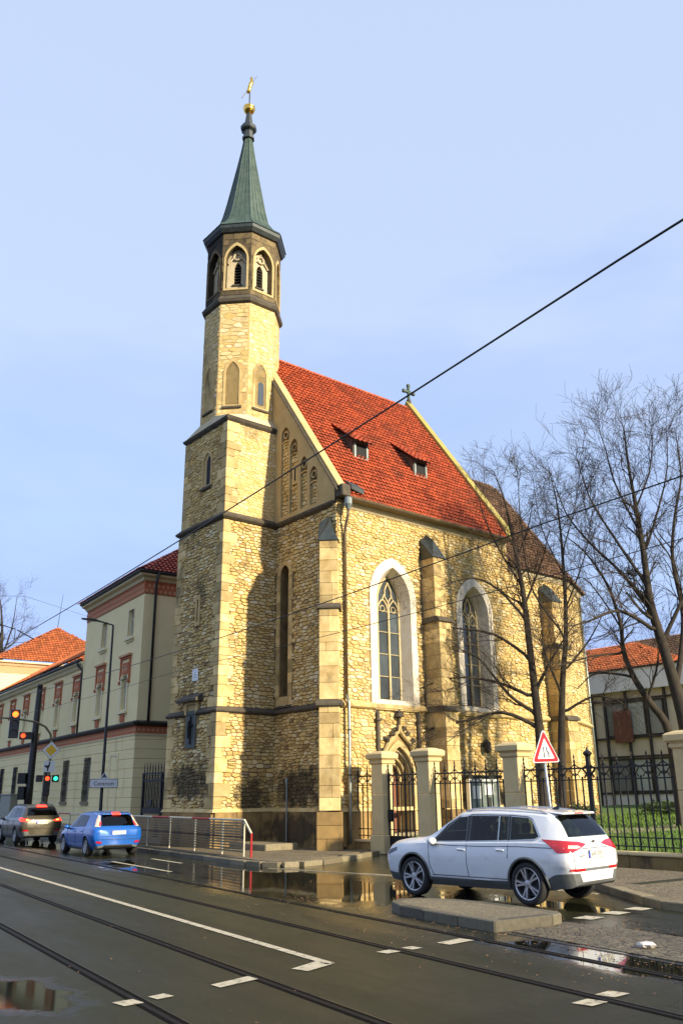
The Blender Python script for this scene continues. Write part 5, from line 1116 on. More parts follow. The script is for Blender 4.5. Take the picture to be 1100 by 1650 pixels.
tri_roof(Vector((32.5, 16, 9.7)), Vector((32.5, 5.0, 9.7)), Vector((37.5, 10.5, 12.7)), Vector((37.5, 15, 12.7)), 'tile_orange', 21)
tri_roof(Vector((32.5, 5.0, 9.7)), Vector((43.5, 5.0, 9.7)), Vector((37.5, 10.5, 12.7)), Vector((37.5, 10.5, 12.7)), 'tile_orange', 22)
hc = thing('brown_roofed_house', 'long house with weathered brown tiled roof at the right edge behind the trees', 'house', (-0.18, 32.09, 0), TH)
q = MB(); q.box(46, 56, -14, 13, 0, 11.6); q.build('wall', 'cream', hc)
rf = link('roof', None, hc)
tri_roof(Vector((45.5, 22, 11.6)), Vector((45.5, -14, 11.6)), Vector((50, -14, 15.2)), Vector((50, 19, 15.2)), 'tile_brown', 23)
# ------------------------------------------------------------------ garden wall, gate and iron fence (along the line u = 0.8 of the church axes)
mat('pillar_stone', (0.66, 0.52, 0.27), (0.56, 0.43, 0.21), 2.2, 0.9, bump=0.25, bscale=30, tone=0.15, stain=((0.24, 0.18, 0.09), 1.0, 0.60, (1, 1, 0.3), 0.6))
UF = 0.8
def cw_(u, v, z=0.0): return Vector((*chw(u, v), z))
def pillar(v, label, wv=.60, wu=.52):
    e = thing('gate_pillar', label, 'pillar', cw_(UF, v), TH, 'stone fence pillars')
    q = MB(); q.tone = RN.random(); q.box(-wu / 2 - .06, wu / 2 + .06, -wv / 2 - .06, wv / 2 + .06, 0, .62, .025); q.build('base', 'pillar_stone', e)
    q = MB(); q.tone = RN.random(); q.box(-wu / 2, wu / 2, -wv / 2, wv / 2, .62, 1.95, .02); q.build('lower_shaft', 'pillar_stone', e)
    q = MB(); q.tone = RN.random(); q.box(-wu / 2 + .001, wu / 2 - .001, -wv / 2 + .001, wv / 2 - .001, 1.956, 2.98, .02); q.build('upper_shaft', 'pillar_stone', e)
    q = MB(); c = math.sqrt(2); 
    loops = []
    for o, z in ((.0, 2.96), (.05, 3.0), (.06, 3.07), (.03, 3.09), (.06, 3.12), (.13, 3.17), (.14, 3.31), (.08, 3.36), (-.1, 3.42)):
        a, b_ = wu / 2 + o, wv / 2 + o; loops.append([(-a, -b_, z), (a, -b_, z), (a, b_, z), (-a, b_, z)])
    q.loft(loops); q.build('cap', 'pillar_stone', e); return e
VP = [-1.42, -3.74, -7.5, -13.15]
pillar(VP[0], 'stone fence pillar left of the iron gate, beside the corner downpipe')
pillar(VP[1], 'stone fence pillar right of the iron gate')
pillar(VP[2], 'stone fence pillar just left of the triangular warning sign')
pillar(VP[3], 'stone fence pillar cut off by the right edge of the picture')
def low_wall(v0, v1, label):
    e = thing('garden_wall', label, 'wall', cw_(UF, v0), TH); L_ = v1 - v0; r = random.Random(int(v0 * 10)); s2 = 1 if L_ > 0 else -1; x = 0; L_ = abs(L_)
    while x < L_ - .01:
        s_ = min(r.uniform(.8, 1.4), L_ - x)
        if L_ - x - s_ < .4: s_ = L_ - x
        q = MB(); q.tone = r.random(); q.box(-.22, .22, s2 * (x + .004), s2 * (x + s_ - .004), -.05, .36, .015); q.build('wall_block', 'plinth', e)
        q = MB(); q.tone = r.random(); q.box(-.27, .27, s2 * (x + .004), s2 * (x + s_ - .004), .362, .44, .02); q.build('coping_stone', 'pillar_stone', e); x += s_
low_wall(-.12, VP[0] + .37, 'short stone base wall between the church and the left gate pillar')
low_wall(VP[1] - .37, VP[2] + .37, 'low stone wall under the fence between the second and third pillars')
low_wall(VP[2] - .37, VP[3] + .37, 'mossy low garden wall under the fence right of the white car')
low_wall(VP[3] - .37, -24.0, 'low garden wall running out of the picture at right')
# one module of fence = tall spear bar, short bar, hoops
tb = MB(); tb.box(-.017, .017, -.017, .017, .47, 2.78)
tb.loft([[(.0 + r_ * math.cos(t_), r_ * math.sin(t_), z) for t_ in [math.pi / 2 * k for k in range(4)]] for r_, z in ((.013, 2.74), (.04, 2.78), (.02, 2.82), (.012, 2.84), (.032, 2.9), (.004, 2.98))])
tb.loft([[(.0 + r_ * math.cos(t_), r_ * math.sin(t_), z) for t_ in [math.pi / 3 * k for k in range(6)]] for r_, z in ((.013, .62), (.035, .66), (.013, .70))])
shb = MB(); shb.box(-.016, .016, -.016, .016, .47, 2.3); shb.loft([[(r_ * math.cos(t_), r_ * math.sin(t_), z) for t_ in [math.pi / 3 * k for k in range(6)]] for r_, z in ((.012, 2.28), (.035, 2.32), (.012, 2.36))])
HM = .42
def arcp(c, r0, a0, a1, n=6): return [(0, c[0] + r0 * math.cos(rad(a0 + (a1 - a0) * k / n)), c[1] + r0 * math.sin(rad(a0 + (a1 - a0) * k / n))) for k in range(n + 1)]
hp = MB()
hp.tube(arcp((0, 2.28), .16, 15, 90) + [(0, 0, 2.56)], .017, 4); hp.tube(arcp((0, 2.28), .16, 165, 90), .017, 4)
hp.tube([(0, .0, 2.72), (0, .05, 2.66), (0, .12, 2.61), (0, .21, 2.585)], .017, 4); hp.tube([(0, .0, 2.72), (0, -.05, 2.66), (0, -.12, 2.61), (0, -.21, 2.585)], .017, 4)
hp.tube([(0, .0, 2.36), (0, .08, 2.42), (0, .15, 2.5), (0, .21, 2.57)], .017, 4); hp.tube([(0, .0, 2.36), (0, -.08, 2.42), (0, -.15, 2.5), (0, -.21, 2.57)], .017, 4)
PROTO = {}
def fence_panel(v0, v1, label, name='iron_fence', cat='fence', z_base=0.0, group='iron fence panels'):
    e = thing(name, label, cat, cw_(UF, v0), TH, group); L_ = abs(v1 - v0); n = max(2, round(L_ / HM)); st_ = L_ / n
    for k in range(n + 1):
        for key, mb, y in (('spear_bar', tb, -k * st_), ('scroll', hp, -k * st_), ('bar', shb, -(k + .5) * st_)):
            if key == 'bar' and k == n: continue
            if key == 'scroll' and k in (0, n) and name == 'iron_gate': pass
            if key not in PROTO: PROTO[key] = mb.build(key, 'iron', e); o = PROTO[key]
            else: o = PROTO[key].copy(); COL.objects.link(o); o.parent = e
            o.location = (0, y, 0)
    for z, h in ((.56, .03), (.78, .03), (2.255, .035), (2.56, .045)):
        q = MB(); q.box(-.02, .02, -L_, 0, z, z + h); q.build('cross_rail', 'iron', e)
    return e, L_
fence_panel(-.10, VP[0] + .31, 'short iron fence panel between the church corner and the gate pillar')
fence_panel(VP[1] - .31, VP[2] + .31, 'iron fence panel with spear tops in front of the notice case')
fence_panel(VP[2] - .31, -10.08, 'iron fence panel right of the pillar, behind the warning sign')
fence_panel(-10.12, VP[3] + .31, 'iron fence panel with spear tops in front of the lawn, at right')
fence_panel(VP[3] - .31, -16.5, 'iron fence panel beyond the rightmost pillar')
gt2, GL2 = fence_panel(VP[0] - .33, VP[1] + .33, 'iron pedestrian gate with spear tops between two stone pillars', 'iron_gate', 'gate', group=None)
q = MB(); q.box(-.012, .012, -GL2, 0, .14, .60); q.build('kick_plate', 'iron', gt2)
q = MB(); q.box(-.06, .05, -.18, .02, 1.05, 1.45, .01); q.build('lock_box', 'iron', gt2)
for y in (-.02, -GL2 + .02, -GL2 * .5):
    q = MB(); q.box(-.03, .03, y - .025, y + .025, .12, 2.62); q.build('stile', 'iron', gt2)
fpst = thing('fence_post', 'tall iron fence post with pointed cap between the warning sign and the lawn', 'post', cw_(UF, -10.1), TH)
q = MB(); q.box(-.055, .055, -.055, .055, .4, 2.9, .01); q.build('shaft', 'iron', fpst)
q = MB(); q.lathe([(.06, 2.88), (.12, 2.95), (.13, 3.0), (.05, 3.06), (.01, 3.16)], 8); q.build('cap', 'iron', fpst)

# ------------------------------------------------------------------ pedestrian railing
mat('rail_white', (0.62, 0.58, 0.44), (0.50, 0.45, 0.32), 6, 0.5); mat('rail_red', (0.42, 0.02, 0.02), (0.33, 0.015, 0.015), 5, 0.45); mat('rail_galv', (0.24, 0.20, 0.115), (0.16, 0.13, 0.075), 6, 0.5, 0.4)
rl = thing('railing', 'white and red metal pedestrian railing along the kerb below the tower', 'railing', (0, 0, 0), RA)
NR = 12.78; t0, t1 = 25.55, 37.0
posts = [26.05, 27.68, 30.0, 32.4, 34.8, 37.0]
for t in posts:
    q = MB(); q.tube([(NR, t, .12), (NR, t, 1.2)], .028, 8); q.build('post', 'rail_white', rl)
seg = [(26.05, 28.75, 'rail_white'), (28.75, 30.3, 'rail_red'), (30.3, 32.5, 'rail_white'), (32.5, 34.3, 'rail_red'), (34.3, 37.0, 'rail_white')]
for a, b_, m in seg:
    q = MB(); q.tube([(NR, a, 1.21), (NR, b_, 1.21)], .036, 8); q.build('top_rail', m, rl)
q = MB(); q.tube([(NR, 26.05, 1.21), (NR - .02, 25.5, .82)], .036, 8); q.build('end_rail', 'rail_white', rl)
q = MB(); q.tube([(NR - .02, 25.5, .83), (NR - .02, 25.5, .11)], .036, 8); q.build('end_post', 'rail_red', rl)
for k in range(11):
    q = MB(); z = .24 + k * .085; q.box(NR - .014, NR + .014, 26.06, 37.0, z, z + .046); q.build('slat', 'rail_galv' if k not in (5,) else 'iron', rl)
# second railing farther along, beside the cars
rl2 = thing('railing', 'distant white and red railing on the pavement behind the blue car', 'railing', (0, 0, 0), RA)
for k in range(8):
    q = MB(); q.tube([(NR, 39.5 + k * 2.2, .12), (NR, 39.5 + k * 2.2, 1.2)], .028, 6); q.build('post', 'rail_white', rl2)
for k in range(7):
    q = MB(); q.tube([(NR, 39.5 + k * 2.2, 1.21), (NR, 41.7 + k * 2.2, 1.21)], .034, 6); q.build('top_rail', 'rail_red' if k % 2 else 'rail_white', rl2)
for z in (.35, .62, .9):
    q = MB(); q.box(NR - .012, NR + .012, 39.5, 55, z, z + .03); q.build('slat', 'rail_white', rl2)

# ------------------------------------------------------------------ street lamp with direction sign
mat('pole_black', (0.014, 0.013, 0.012), (0.022, 0.02, 0.018), 8, 0.4, 0.3)
lp = thing('street_lamp', 'tall slim black street lamp post carrying the white direction sign', 'street lamp', (-11.8, 43.3, 0), 0)
q = MB(); q.tube([(0, 0, 0), (0, 0, 1.3), (0, 0, 1.35), (-.06, 0, 10.4)], [.11, .11, .085, .05], 10); q.build('pole', 'pole_black', lp, smooth=True)
q = MB(); q.tube([(-.06, 0, 10.4), (-.12, 0, 10.44), (-.9, -.3, 10.62)], .04, 6); q.build('arm', 'pole_black', lp)
q = MB(); q.loft([[(-.75, -.35 , 10.56), (-.75, -.15, 10.56), (-.75, -.15, 10.64), (-.75, -.35, 10.64)], [(-1.05, -.48, 10.58), (-1.05, -.2, 10.58), (-1.05, -.2, 10.7), (-1.05, -.48, 10.7)], [(-1.55, -.62, 10.64), (-1.55, -.42, 10.64), (-1.55, -.42, 10.7), (-1.55, -.62, 10.7)]]); q.build('lamp_head', 'pole_black', lp)
mat('sign_white', (0.74, 0.77, 0.78), (0.66, 0.69, 0.70), 3, 0.4)
# facing traffic: the sign's normal points back down the street
FZ = math.atan2(-math.cos(RA), math.sin(RA))      # direction of the face
def face_frame(loc, tilt=0.0, turn=0.0):
    n_ = Vector((math.sin(RA + turn), -math.cos(RA + turn), 0)); x_ = Vector((-n_.y, n_.x, 0)); 
    M = Matrix((( x_.x, 0, n_.x, loc[0]), (x_.y, 0, n_.y, loc[1]), (0, 1, 0, loc[2]), (0, 0, 0, 1)))
    return M @ Matrix.Rotation(tilt, 4, 'Z')
def signplate(name, parent, M, outline, m, d0, d1):
    q = MB(); q.prism(outline, lambda a, b_, d: M @ Vector((a, b_, d)), d0, d1); return q.build(name, m, parent)
def rrect(w_, h_, r_=.04, n=3):
    P = []
    for cx, cy, a0 in ((w_ / 2 - r_, h_ / 2 - r_, 0), (-w_ / 2 + r_, h_ / 2 - r_, 90), (-w_ / 2 + r_, -h_ / 2 + r_, 180), (w_ / 2 - r_, -h_ / 2 + r_, 270)):
        P += [(cx + r_ * math.cos(rad(a0 + 90 * k / n)), cy + r_ * math.sin(rad(a0 + 90 * k / n))) for k in range(n + 1)]
    return P
ds = thing('direction_sign', 'white direction sign reading Centrum with a black arrow tip on top', 'sign', (-11.8, 43.3, 0), 0)
M = face_frame((.1, -.12, 2.62), 0, -.28)
signplate('border', ds, M, rrect(1.34, .42), 'print_black', -.02, .0); signplate('plate', ds, M, rrect(1.29, .37), 'sign_white', .001, .006)
signplate('arrow_plate', ds, M, [(-.22, .2), (.22, .2), (0, .52)], 'sign_white', -.02, .005); signplate('arrow', ds, M, [(-.14, .225), (0, .30), (.14, .225), (0, .46)], 'print_black', .006, .009)
text_mesh('lettering', 'Centrum', .26, 'print_black', ds, M @ Matrix.Translation((0, -.015, .008)))
# ------------------------------------------------------------------ triangular warning sign
mat('sign_red', (0.62, 0.012, 0.018), (0.55, 0.01, 0.015), 4, 0.35); mat('galv_pole', (0.42, 0.46, 0.47), (0.32, 0.35, 0.36), 8, 0.4, 0.5)
tsn = thing('warning_sign', 'red bordered triangular road narrows sign on a grey pole behind the white car', 'sign', (5.55, 24.2, 0), 0)
q = MB(); q.tube([(0.03, 0, .1), (0, 0, 1.4), (-.09, 0, 3.5)], .038, 10); q.build('pole', 'galv_pole', tsn, smooth=True)
M = face_frame((-.03, -.06, 3.02), .035, -.02)
def tri(sz, r_=.05, dy=0):
    P = []; c = sz / math.sqrt(3)
    for a in (90, 210, 330):
        cx, cy = (c - 2 * r_) * math.cos(rad(a)), (c - 2 * r_) * math.sin(rad(a)) + dy
        P += [(cx + r_ * math.cos(rad(a - 60 + 40 * k)), cy + r_ * math.sin(rad(a - 60 + 40 * k))) for k in range(4)]
    return P
signplate('plate', tsn, M, tri(1.04), 'sign_white', -.02, 0); signplate('red_border', tsn, M, tri(.97), 'sign_red', .001, .004); signplate('white_field', tsn, M, tri(.64, .02, -.015), 'sign_white', .005, .008)
signplate('left_line', tsn, M, [(-.085, -.17), (-.045, -.17), (-.05, .12), (-.085, .12)], 'print_black', .009, .012)
signplate('right_line', tsn, M, [(.085, -.17), (.125, -.17), (.125, -.06), (.06, .03), (.06, .12), (.025, .12), (.025, .02), (.085, -.07)], 'print_black', .009, .012)
# ------------------------------------------------------------------ tram pole and traffic signals
tp = thing('tram_pole', 'thick black tram overhead pole left of the lamp post', 'pole', (-19.7, 55.6, 0), 0)
q = MB(); q.tube([(0, 0, 0), (0, 0, 2.6), (0.02, 0, 8.9)], [.26, .24, .17], 12); q.build('pole', 'pole_black', tp, smooth=True)
q = MB(); q.tube([(.02, 0, 8.85), (.02, 0, 9.0)], [.19, .15], 12); q.build('cap', 'pole_black', tp)
def lamp_mat(nm, c, s_): return mat(nm, tuple(x * .3 for x in c), None, 3, 0.4, emit=(c, s_))
lamp_mat('lit_red', (1.0, 0.05, 0.01), 2.5); lamp_mat('lit_amber', (1.0, 0.13, 0.012), 3); lamp_mat('lit_green', (0.03, 0.8, 0.42), 1.6)
mat('lens_dark', (0.01, 0.01, 0.01), None, 3, 0.3)
def signal(parent, loc, lit, n=3, s_=1.0):
    """signal head facing down the street; lit = {lens index from the top: material}"""
    M = face_frame(loc, 0, -.15); hw, hh = .17 * s_, .17 * s_
    q = MB(); q.box(-hw, hw, -hh * (2 * n) + hh, hh, -.18 * s_, .06 * s_, .02, lambda a, b_, d: M @ Vector((a, b_, d))); q.build('signal_box', 'lens_dark', parent)
    for k in range(n):
        zc = -2 * hh * k; m = lit.get(k, 'lens_dark')
        q = MB(); q.prism([(.105 * s_ * math.cos(2 * math.pi * j / 16), zc + .105 * s_ * math.sin(2 * math.pi * j / 16)) for j in range(16)], lambda a, b_, d: M @ Vector((a, b_, d)), .06 * s_, .075 * s_); q.build('lens', m, parent)
        q = MB(); q.loft([[M @ Vector((.125 * s_ * math.cos(t_), zc + .125 * s_ * math.sin(t_), d)) for t_ in [rad(-20 + 220 * j / 8) for j in range(9)]] for d in (.06 * s_, .2 * s_)], False); q.build('visor', 'lens_dark', parent, recalc=False)
ts = thing('traffic_signal', 'traffic light mast with curved arm, priority sign and red and green signals', 'traffic light', (-17.1, 51.2, 0), 0)
Dw = Vector((-math.sin(RA), math.cos(RA), 0)); Nw = Vector((math.cos(RA), math.sin(RA), 0))
am = [Vector((0, 0, 0)), Vector((0, 0, 3.0)), Vector((0, 0, 5.0)), Vector((0, 0, 5.55)) - Nw * .12, Vector((0, 0, 5.95)) - Nw * .45, Vector((0, 0, 6.2)) - Nw * 1.0, Vector((0, 0, 6.32)) - Nw * 1.9, Vector((0, 0, 6.45)) - Nw * 4.2]
q = MB(); q.tube(am, [.09, .085, .075, .07, .065, .06, .055, .05], 8); q.build('mast', 'rail_galv', ts, smooth=True)
tp2 = Vector(am[6]) - Nw * .35 + Vector((0, 0, .25))
signal(ts, tp2 + Dw * -.2, {0: 'lit_amber'}, 3, 1.55)
signal(ts, (.0, -.2, 3.05), {0: 'lit_red'}, 3, 1.1); signal(ts, (.42, -.02, 3.05), {0: 'lit_green'}, 1, 1.1); signal(ts, (-.42, -.3, 3.05), {}, 1, 1.1)
M = face_frame((.05, -.14, 4.62), 0, -.15)
sq_ = lambda s_: [(0, s_), (-s_, 0), (0, -s_), (s_, 0)]
mat('sign_yellow', (0.80, 0.50, 0.02), (0.72, 0.44, 0.02), 4, 0.4)
signplate('priority_edge', ts, M, sq_(.52), 'print_black', -.02, 0); signplate('priority_plate', ts, M, sq_(.50), 'sign_white', .001, .005); signplate('priority_centre', ts, M, sq_(.33), 'sign_yellow', .006, .009)
M = face_frame((.02, -.14, 3.72), 0, -.15)
signplate('route_plate', ts, M, rrect(.62, .62), 'sign_white', -.02, .004); signplate('route_mark', ts, M, [(-.02, .27), (.05, .27), (.04, .02), (-.02, -.12), (-.02, -.26), (-.10, -.26), (-.10, -.1), (-.25, .0), (-.25, .08), (-.12, .05), (-.03, .1)], 'print_black', .005, .008)
s2_ = thing('tram_signal', 'small red signal fixed on the side of the thick black tram pole', 'traffic light', (-19.7, 55.6, 0), 0)
signal(s2_, (-.62, -.35, 5.75), {0: 'lit_red'}, 1, 1.3); signal(s2_, (-.2, -.4, 5.75), {}, 1, 1.3)
q = MB(); q.tube([(0, -.1, 5.6), (-.6, -.28, 5.6)], .03, 6); q.build('bracket', 'pole_black', s2_)
bx_ = thing('switch_box', 'black control boxes strapped to the foot of the tram pole', 'control box', (-19.7, 55.6, 0), 0)
q = MB(); q.box(-.62, -.2, -.3, .1, 1.9, 2.7, .02); q.build('upper_box', 'pole_black', bx_); q = MB(); q.box(-.7, -.2, -.32, .12, 2.85, 3.5, .02); q.build('lower_box', 'pole_black', bx_)
mat('grey_cab', (0.34, 0.35, 0.30), (0.28, 0.29, 0.25), 3, 0.6)
cb = thing('street_cabinet', 'grey street cabinet standing left of the tram pole', 'cabinet', (-21.6, 57.5, 0), -RA)
q = MB(); q.box(-.5, .5, -.3, .3, .1, 2.2, .02); q.build('cabinet_body', 'grey_cab', cb); q = MB(); q.box(-.54, .54, -.34, .34, 2.2, 2.28, .01); q.build('cabinet_lid', 'grey_cab', cb)
# ------------------------------------------------------------------ overhead wires
def wire(P, r_, label):
    q = MB(); pts = []
    for a, b_ in zip(P, P[1:]):
        a, b_ = Vector(a), Vector(b_); n = 14
        for k in range(n): 
            f_ = k / n; pts.append(a.lerp(b_, f_) - Vector((0, 0, 4 * f_ * (1 - f_) * 0.004 * (b_ - a).length)))
    pts.append(Vector(P[-1])); q.tube(pts, r_, 5); o = q.build('overhead_wire', 'pole_black', None, smooth=True); return tag(o, label, 'wire', 'tram overhead wires')
w3 = lambda n, t, z: (*rw(n, t), z)
wire([w3(4.07, -25, 5.2), w3(4.07, 3, 5.2), w3(4.07, 20.5, 5.44), w3(4.3, 60, 5.5)], .0085, 'thick tram wire crossing in front of the red roof and tower')
wire([w3(7.8, -25, 5.25), w3(7.8, 7.5, 5.22), w3(7.8, 21, 5.38), w3(7.8, 45, 6.4), w3(7.8, 80, 6.4)], .0095, 'tram wire crossing in front of the first church window')
wire([w3(9.0, -12, 5.0), w3(9.0, 11, 4.95), w3(9.0, 21.5, 5.3), w3(9.0, 47, 5.85), w3(9.0, 90, 5.9)], .007, 'thin lower wire crossing the church wall below the others')
P0 = Vector(w3(4.07, 20.6, 5.42)); q = MB(); q.tube([P0, P0 + Vector((-.05, .1, .28)), P0 + Vector((-.75, .3, .52)), P0 + Vector((-2.2, .6, 1.25))], .012, 5); q.tube([P0 + Vector((.45, 0, .02)), P0 + Vector((0.0, .1, .26))], .014, 5); q.tube([P0 + Vector((-2.1, .6, 1.2)), P0 + Vector((-2.28, .62, 1.3))], .04, 6); q.tube([P0 + Vector((-.85, .3, .52)), P0 + Vector((-1.0, .34, .62))], .035, 6)
tag(q.build('wire_hanger', 'pole_black'), 'insulated hanger arm holding the tram wire at upper left', 'wire hanger')
q = MB(); q.tube([P0 + Vector((-2.2, .6, 1.25)), (-11.5, 30, 8.9), (-14, 55, 12.4)], .006, 4); tag(q.build('span_wire', 'pole_black'), 'thin span wire from the hanger arm to the cream building', 'wire')
# ------------------------------------------------------------------ crumpled paper on the sett strip
mat('paper', (0.72, 0.68, 0.62), (0.60, 0.55, 0.50), 6, 0.8)
r = random.Random(3); q = MB(); V_ = []
for i in range(5):
    for j in range(9):
        ph_ = math.pi * i / 4; rr = .11 * (.6 + .6 * r.random()); V_.append((1.5 * rr * math.sin(ph_) * math.cos(j * .698), rr * math.sin(ph_) * math.sin(j * .698), .05 + .055 * math.cos(ph_) + r.uniform(-.015, .015)))
q.add(V_, [(i * 9 + j, i * 9 + (j + 1) % 9, (i + 1) * 9 + (j + 1) % 9, (i + 1) * 9 + j) for i in range(4) for j in range(9)])
pp_ = tag(q.build('crumpled_paper', 'paper'), 'crumpled white paper lying on the paved strip at right', 'litter'); pp_.location = (3.85, 12.1, .01); pp_.scale = (.8, .8, .75)
TREES = {'A': ([(7.47, 33.9, 0.3), (7.59, 33.9, 3.71), (7.55, 33.9, 5.6), (7.46, 33.9, 8.07), (7.4, 33.9, 9.6), (7.24, 33.9, 11.18), (7.09, 33.9, 12.53), (6.87, 33.9, 13.92), (6.55, 33.9, 15.06)], [[(7.57, 33.9, 4.37), (6.28, 34.17, 4.97), (4.96, 34.43, 4.72), (3.62, 34.7, 4.47), (2.12, 34.96, 3.71)], [(7.52, 33.9, 5.48), (6.01, 34.22, 6.19), (4.32, 34.55, 6.38), (2.56, 34.87, 5.82)], [(7.5, 33.9, 7.02), (6.16, 34.39, 8.12), (4.59, 34.87, 8.49), (2.97, 35.36, 8.91)], [(7.45, 33.9, 8.57), (6.43, 34.16, 9.93), (5.42, 34.43, 10.49), (4.01, 34.69, 10.22)], [(7.36, 33.9, 9.99), (6.55, 34.36, 11.86), (6.14, 34.83, 13.4), (5.95, 35.29, 15.02)], [(7.57, 33.9, 5.8), (8.38, 33.38, 7.22), (9.08, 32.86, 8.22)], [(7.42, 33.9, 9.21), (8.25, 33.86, 11.03), (8.71, 33.82, 12.49)], [(7.24, 33.9, 11.18), (7.93, 34.39, 12.68), (8.45, 34.88, 14.54)], [(7.54, 33.9, 4.89), (6.56, 34.06, 5.63), (5.44, 34.23, 7.14), (4.6, 34.39, 7.43)]]), 'B': ([(8.07, 33.6, 0.3), (8.33, 33.6, 3.69), (8.59, 33.6, 6.04), (8.93, 33.6, 8.25), (9.07, 33.6, 11.08), (9.06, 33.6, 13.23), (8.89, 33.6, 14.77)], [[(8.46, 33.6, 4.85), (9.61, 33.17, 5.45), (10.52, 32.75, 5.21)], [(8.63, 33.6, 6.4), (9.78, 33.57, 7.68), (10.58, 33.53, 8.97)], [(8.87, 33.6, 7.87), (7.75, 33.32, 9.46), (7.41, 33.04, 10.94), (7.28, 32.76, 13.51), (7.38, 32.48, 14.49)], [(8.94, 33.6, 8.88), (9.95, 33.65, 11.08), (10.47, 33.7, 12.98)], [(9.01, 33.6, 10.42), (8.33, 33.68, 12.45), (8.16, 33.76, 14.84)], [(9.07, 33.6, 11.34), (9.61, 33.06, 13.05), (9.78, 32.53, 14.35)], [(8.53, 33.6, 5.56), (7.97, 33.29, 6.97), (7.69, 32.98, 7.89)]]), 'C': ([(12.22, 31.9, 0.3), (12.51, 31.9, 3.55), (12.33, 31.9, 5.55), (12.02, 31.9, 7.41), (11.8, 31.9, 8.85), (11.78, 31.9, 10.78), (11.72, 31.9, 12.68), (11.63, 31.9, 14.42), (11.64, 31.9, 16.22)], [[(11.86, 31.9, 8.36), (11.02, 32.36, 10.08), (10.06, 32.82, 11.45), (9.31, 33.27, 12.91), (8.97, 33.73, 14.83)], [(11.78, 31.9, 9.46), (10.73, 32.19, 11.68), (10.11, 32.48, 13.29), (9.83, 32.78, 15.25)], [(11.8, 31.9, 10.74), (12.45, 31.53, 12.5), (12.87, 31.15, 14.07), (12.92, 30.78, 15.81)], [(11.74, 31.9, 11.62), (11.11, 32.23, 13.85), (10.99, 32.55, 15.55), (10.89, 32.88, 16.68)], [(12.05, 31.9, 7.29), (12.93, 31.5, 8.94), (13.78, 31.11, 10.7), (14.33, 30.71, 12.61)], [(12.32, 31.9, 5.51), (13.02, 32.03, 8.14), (12.98, 32.16, 10.51), (13.35, 32.29, 12.36), (13.9, 32.42, 14.15), (14.01, 32.55, 16.14)], [(11.72, 31.9, 12.68), (12.27, 31.49, 14.03), (12.43, 31.08, 15.4), (12.22, 30.67, 15.88)], [(11.96, 31.9, 7.65), (10.46, 31.35, 8.39), (9.1, 30.8, 7.94), (8.13, 30.26, 7.61)]]), 'D': ([(12.3, 33.0, 0.3), (12.29, 33.0, 3.95), (11.69, 33.0, 5.18), (11.21, 33.0, 6.12), (10.92, 33.0, 7.13), (10.92, 33.0, 8.35), (10.55, 33.0, 9.87), (9.83, 33.0, 11.16), (8.91, 33.0, 12.02)], [[(11.61, 33.0, 5.27), (11.96, 32.68, 6.31), (12.11, 32.36, 7.25)], [(10.92, 33.0, 7.08), (9.55, 32.69, 6.9), (8.32, 32.37, 6.54), (7.1, 32.06, 6.04)], [(10.89, 33.0, 8.16), (10.32, 33.53, 9.61), (9.86, 34.06, 10.4), (8.83, 34.59, 10.41)], [(10.79, 33.0, 8.98), (11.59, 33.41, 10.47), (12.05, 33.82, 12.18)], [(10.22, 33.0, 10.51), (10.07, 32.77, 12.14), (9.79, 32.54, 13.67)], [(11.19, 33.0, 6.17), (9.92, 33.51, 6.37), (9.27, 34.02, 5.84)]]), 'E': ([(-30.02, 78.0, 0.0), (-30.84, 78.0, 9.29), (-31.49, 78.0, 14.32), (-31.71, 78.0, 17.21), (-32.29, 78.0, 20.17)], [[(-31.29, 78.0, 13.19), (-33.18, 78.53, 16.16), (-34.59, 79.07, 18.64)], [(-31.43, 78.0, 14.32), (-30.43, 77.11, 17.03), (-29.95, 76.23, 19.74)], [(-31.63, 78.0, 16.05), (-33.29, 79.32, 19.28), (-34.27, 80.65, 22.04)], [(-31.55, 78.0, 14.9), (-30.41, 78.57, 16.14), (-30.16, 79.14, 18.31)]])}
# ------------------------------------------------------------------ bare winter trees
mat('bark', (0.022, 0.017, 0.012), (0.052, 0.040, 0.027), 6, 0.95, bump=0.8, bscale=25, stretch=(1, 1, 0.35), stain=((0.06, 0.057, 0.03), 2.0, 0.62, (1, 1, 0.5), 0.5))
mat('twig', (0.038, 0.028, 0.02), (0.058, 0.044, 0.031), 3, 0.95)
mat('wrap', (0.62, 0.57, 0.48), (0.48, 0.43, 0.35), 8, 0.9)
def smooth_path(P, n=4):
    P = [Vector(p) for p in P]; o = []
    for i in range(len(P) - 1):
        p0, p1, p2, p3 = P[max(i - 1, 0)], P[i], P[i + 1], P[min(i + 2, len(P) - 1)]
        for k in range(n):
            t = k / n; o.append(.5 * ((2 * p1) + (p2 - p0) * t + (2 * p0 - 5 * p1 + 4 * p2 - p3) * t * t + (3 * p1 - p0 - 3 * p2 + p3) * t ** 3))
    o.append(P[-1]); return o
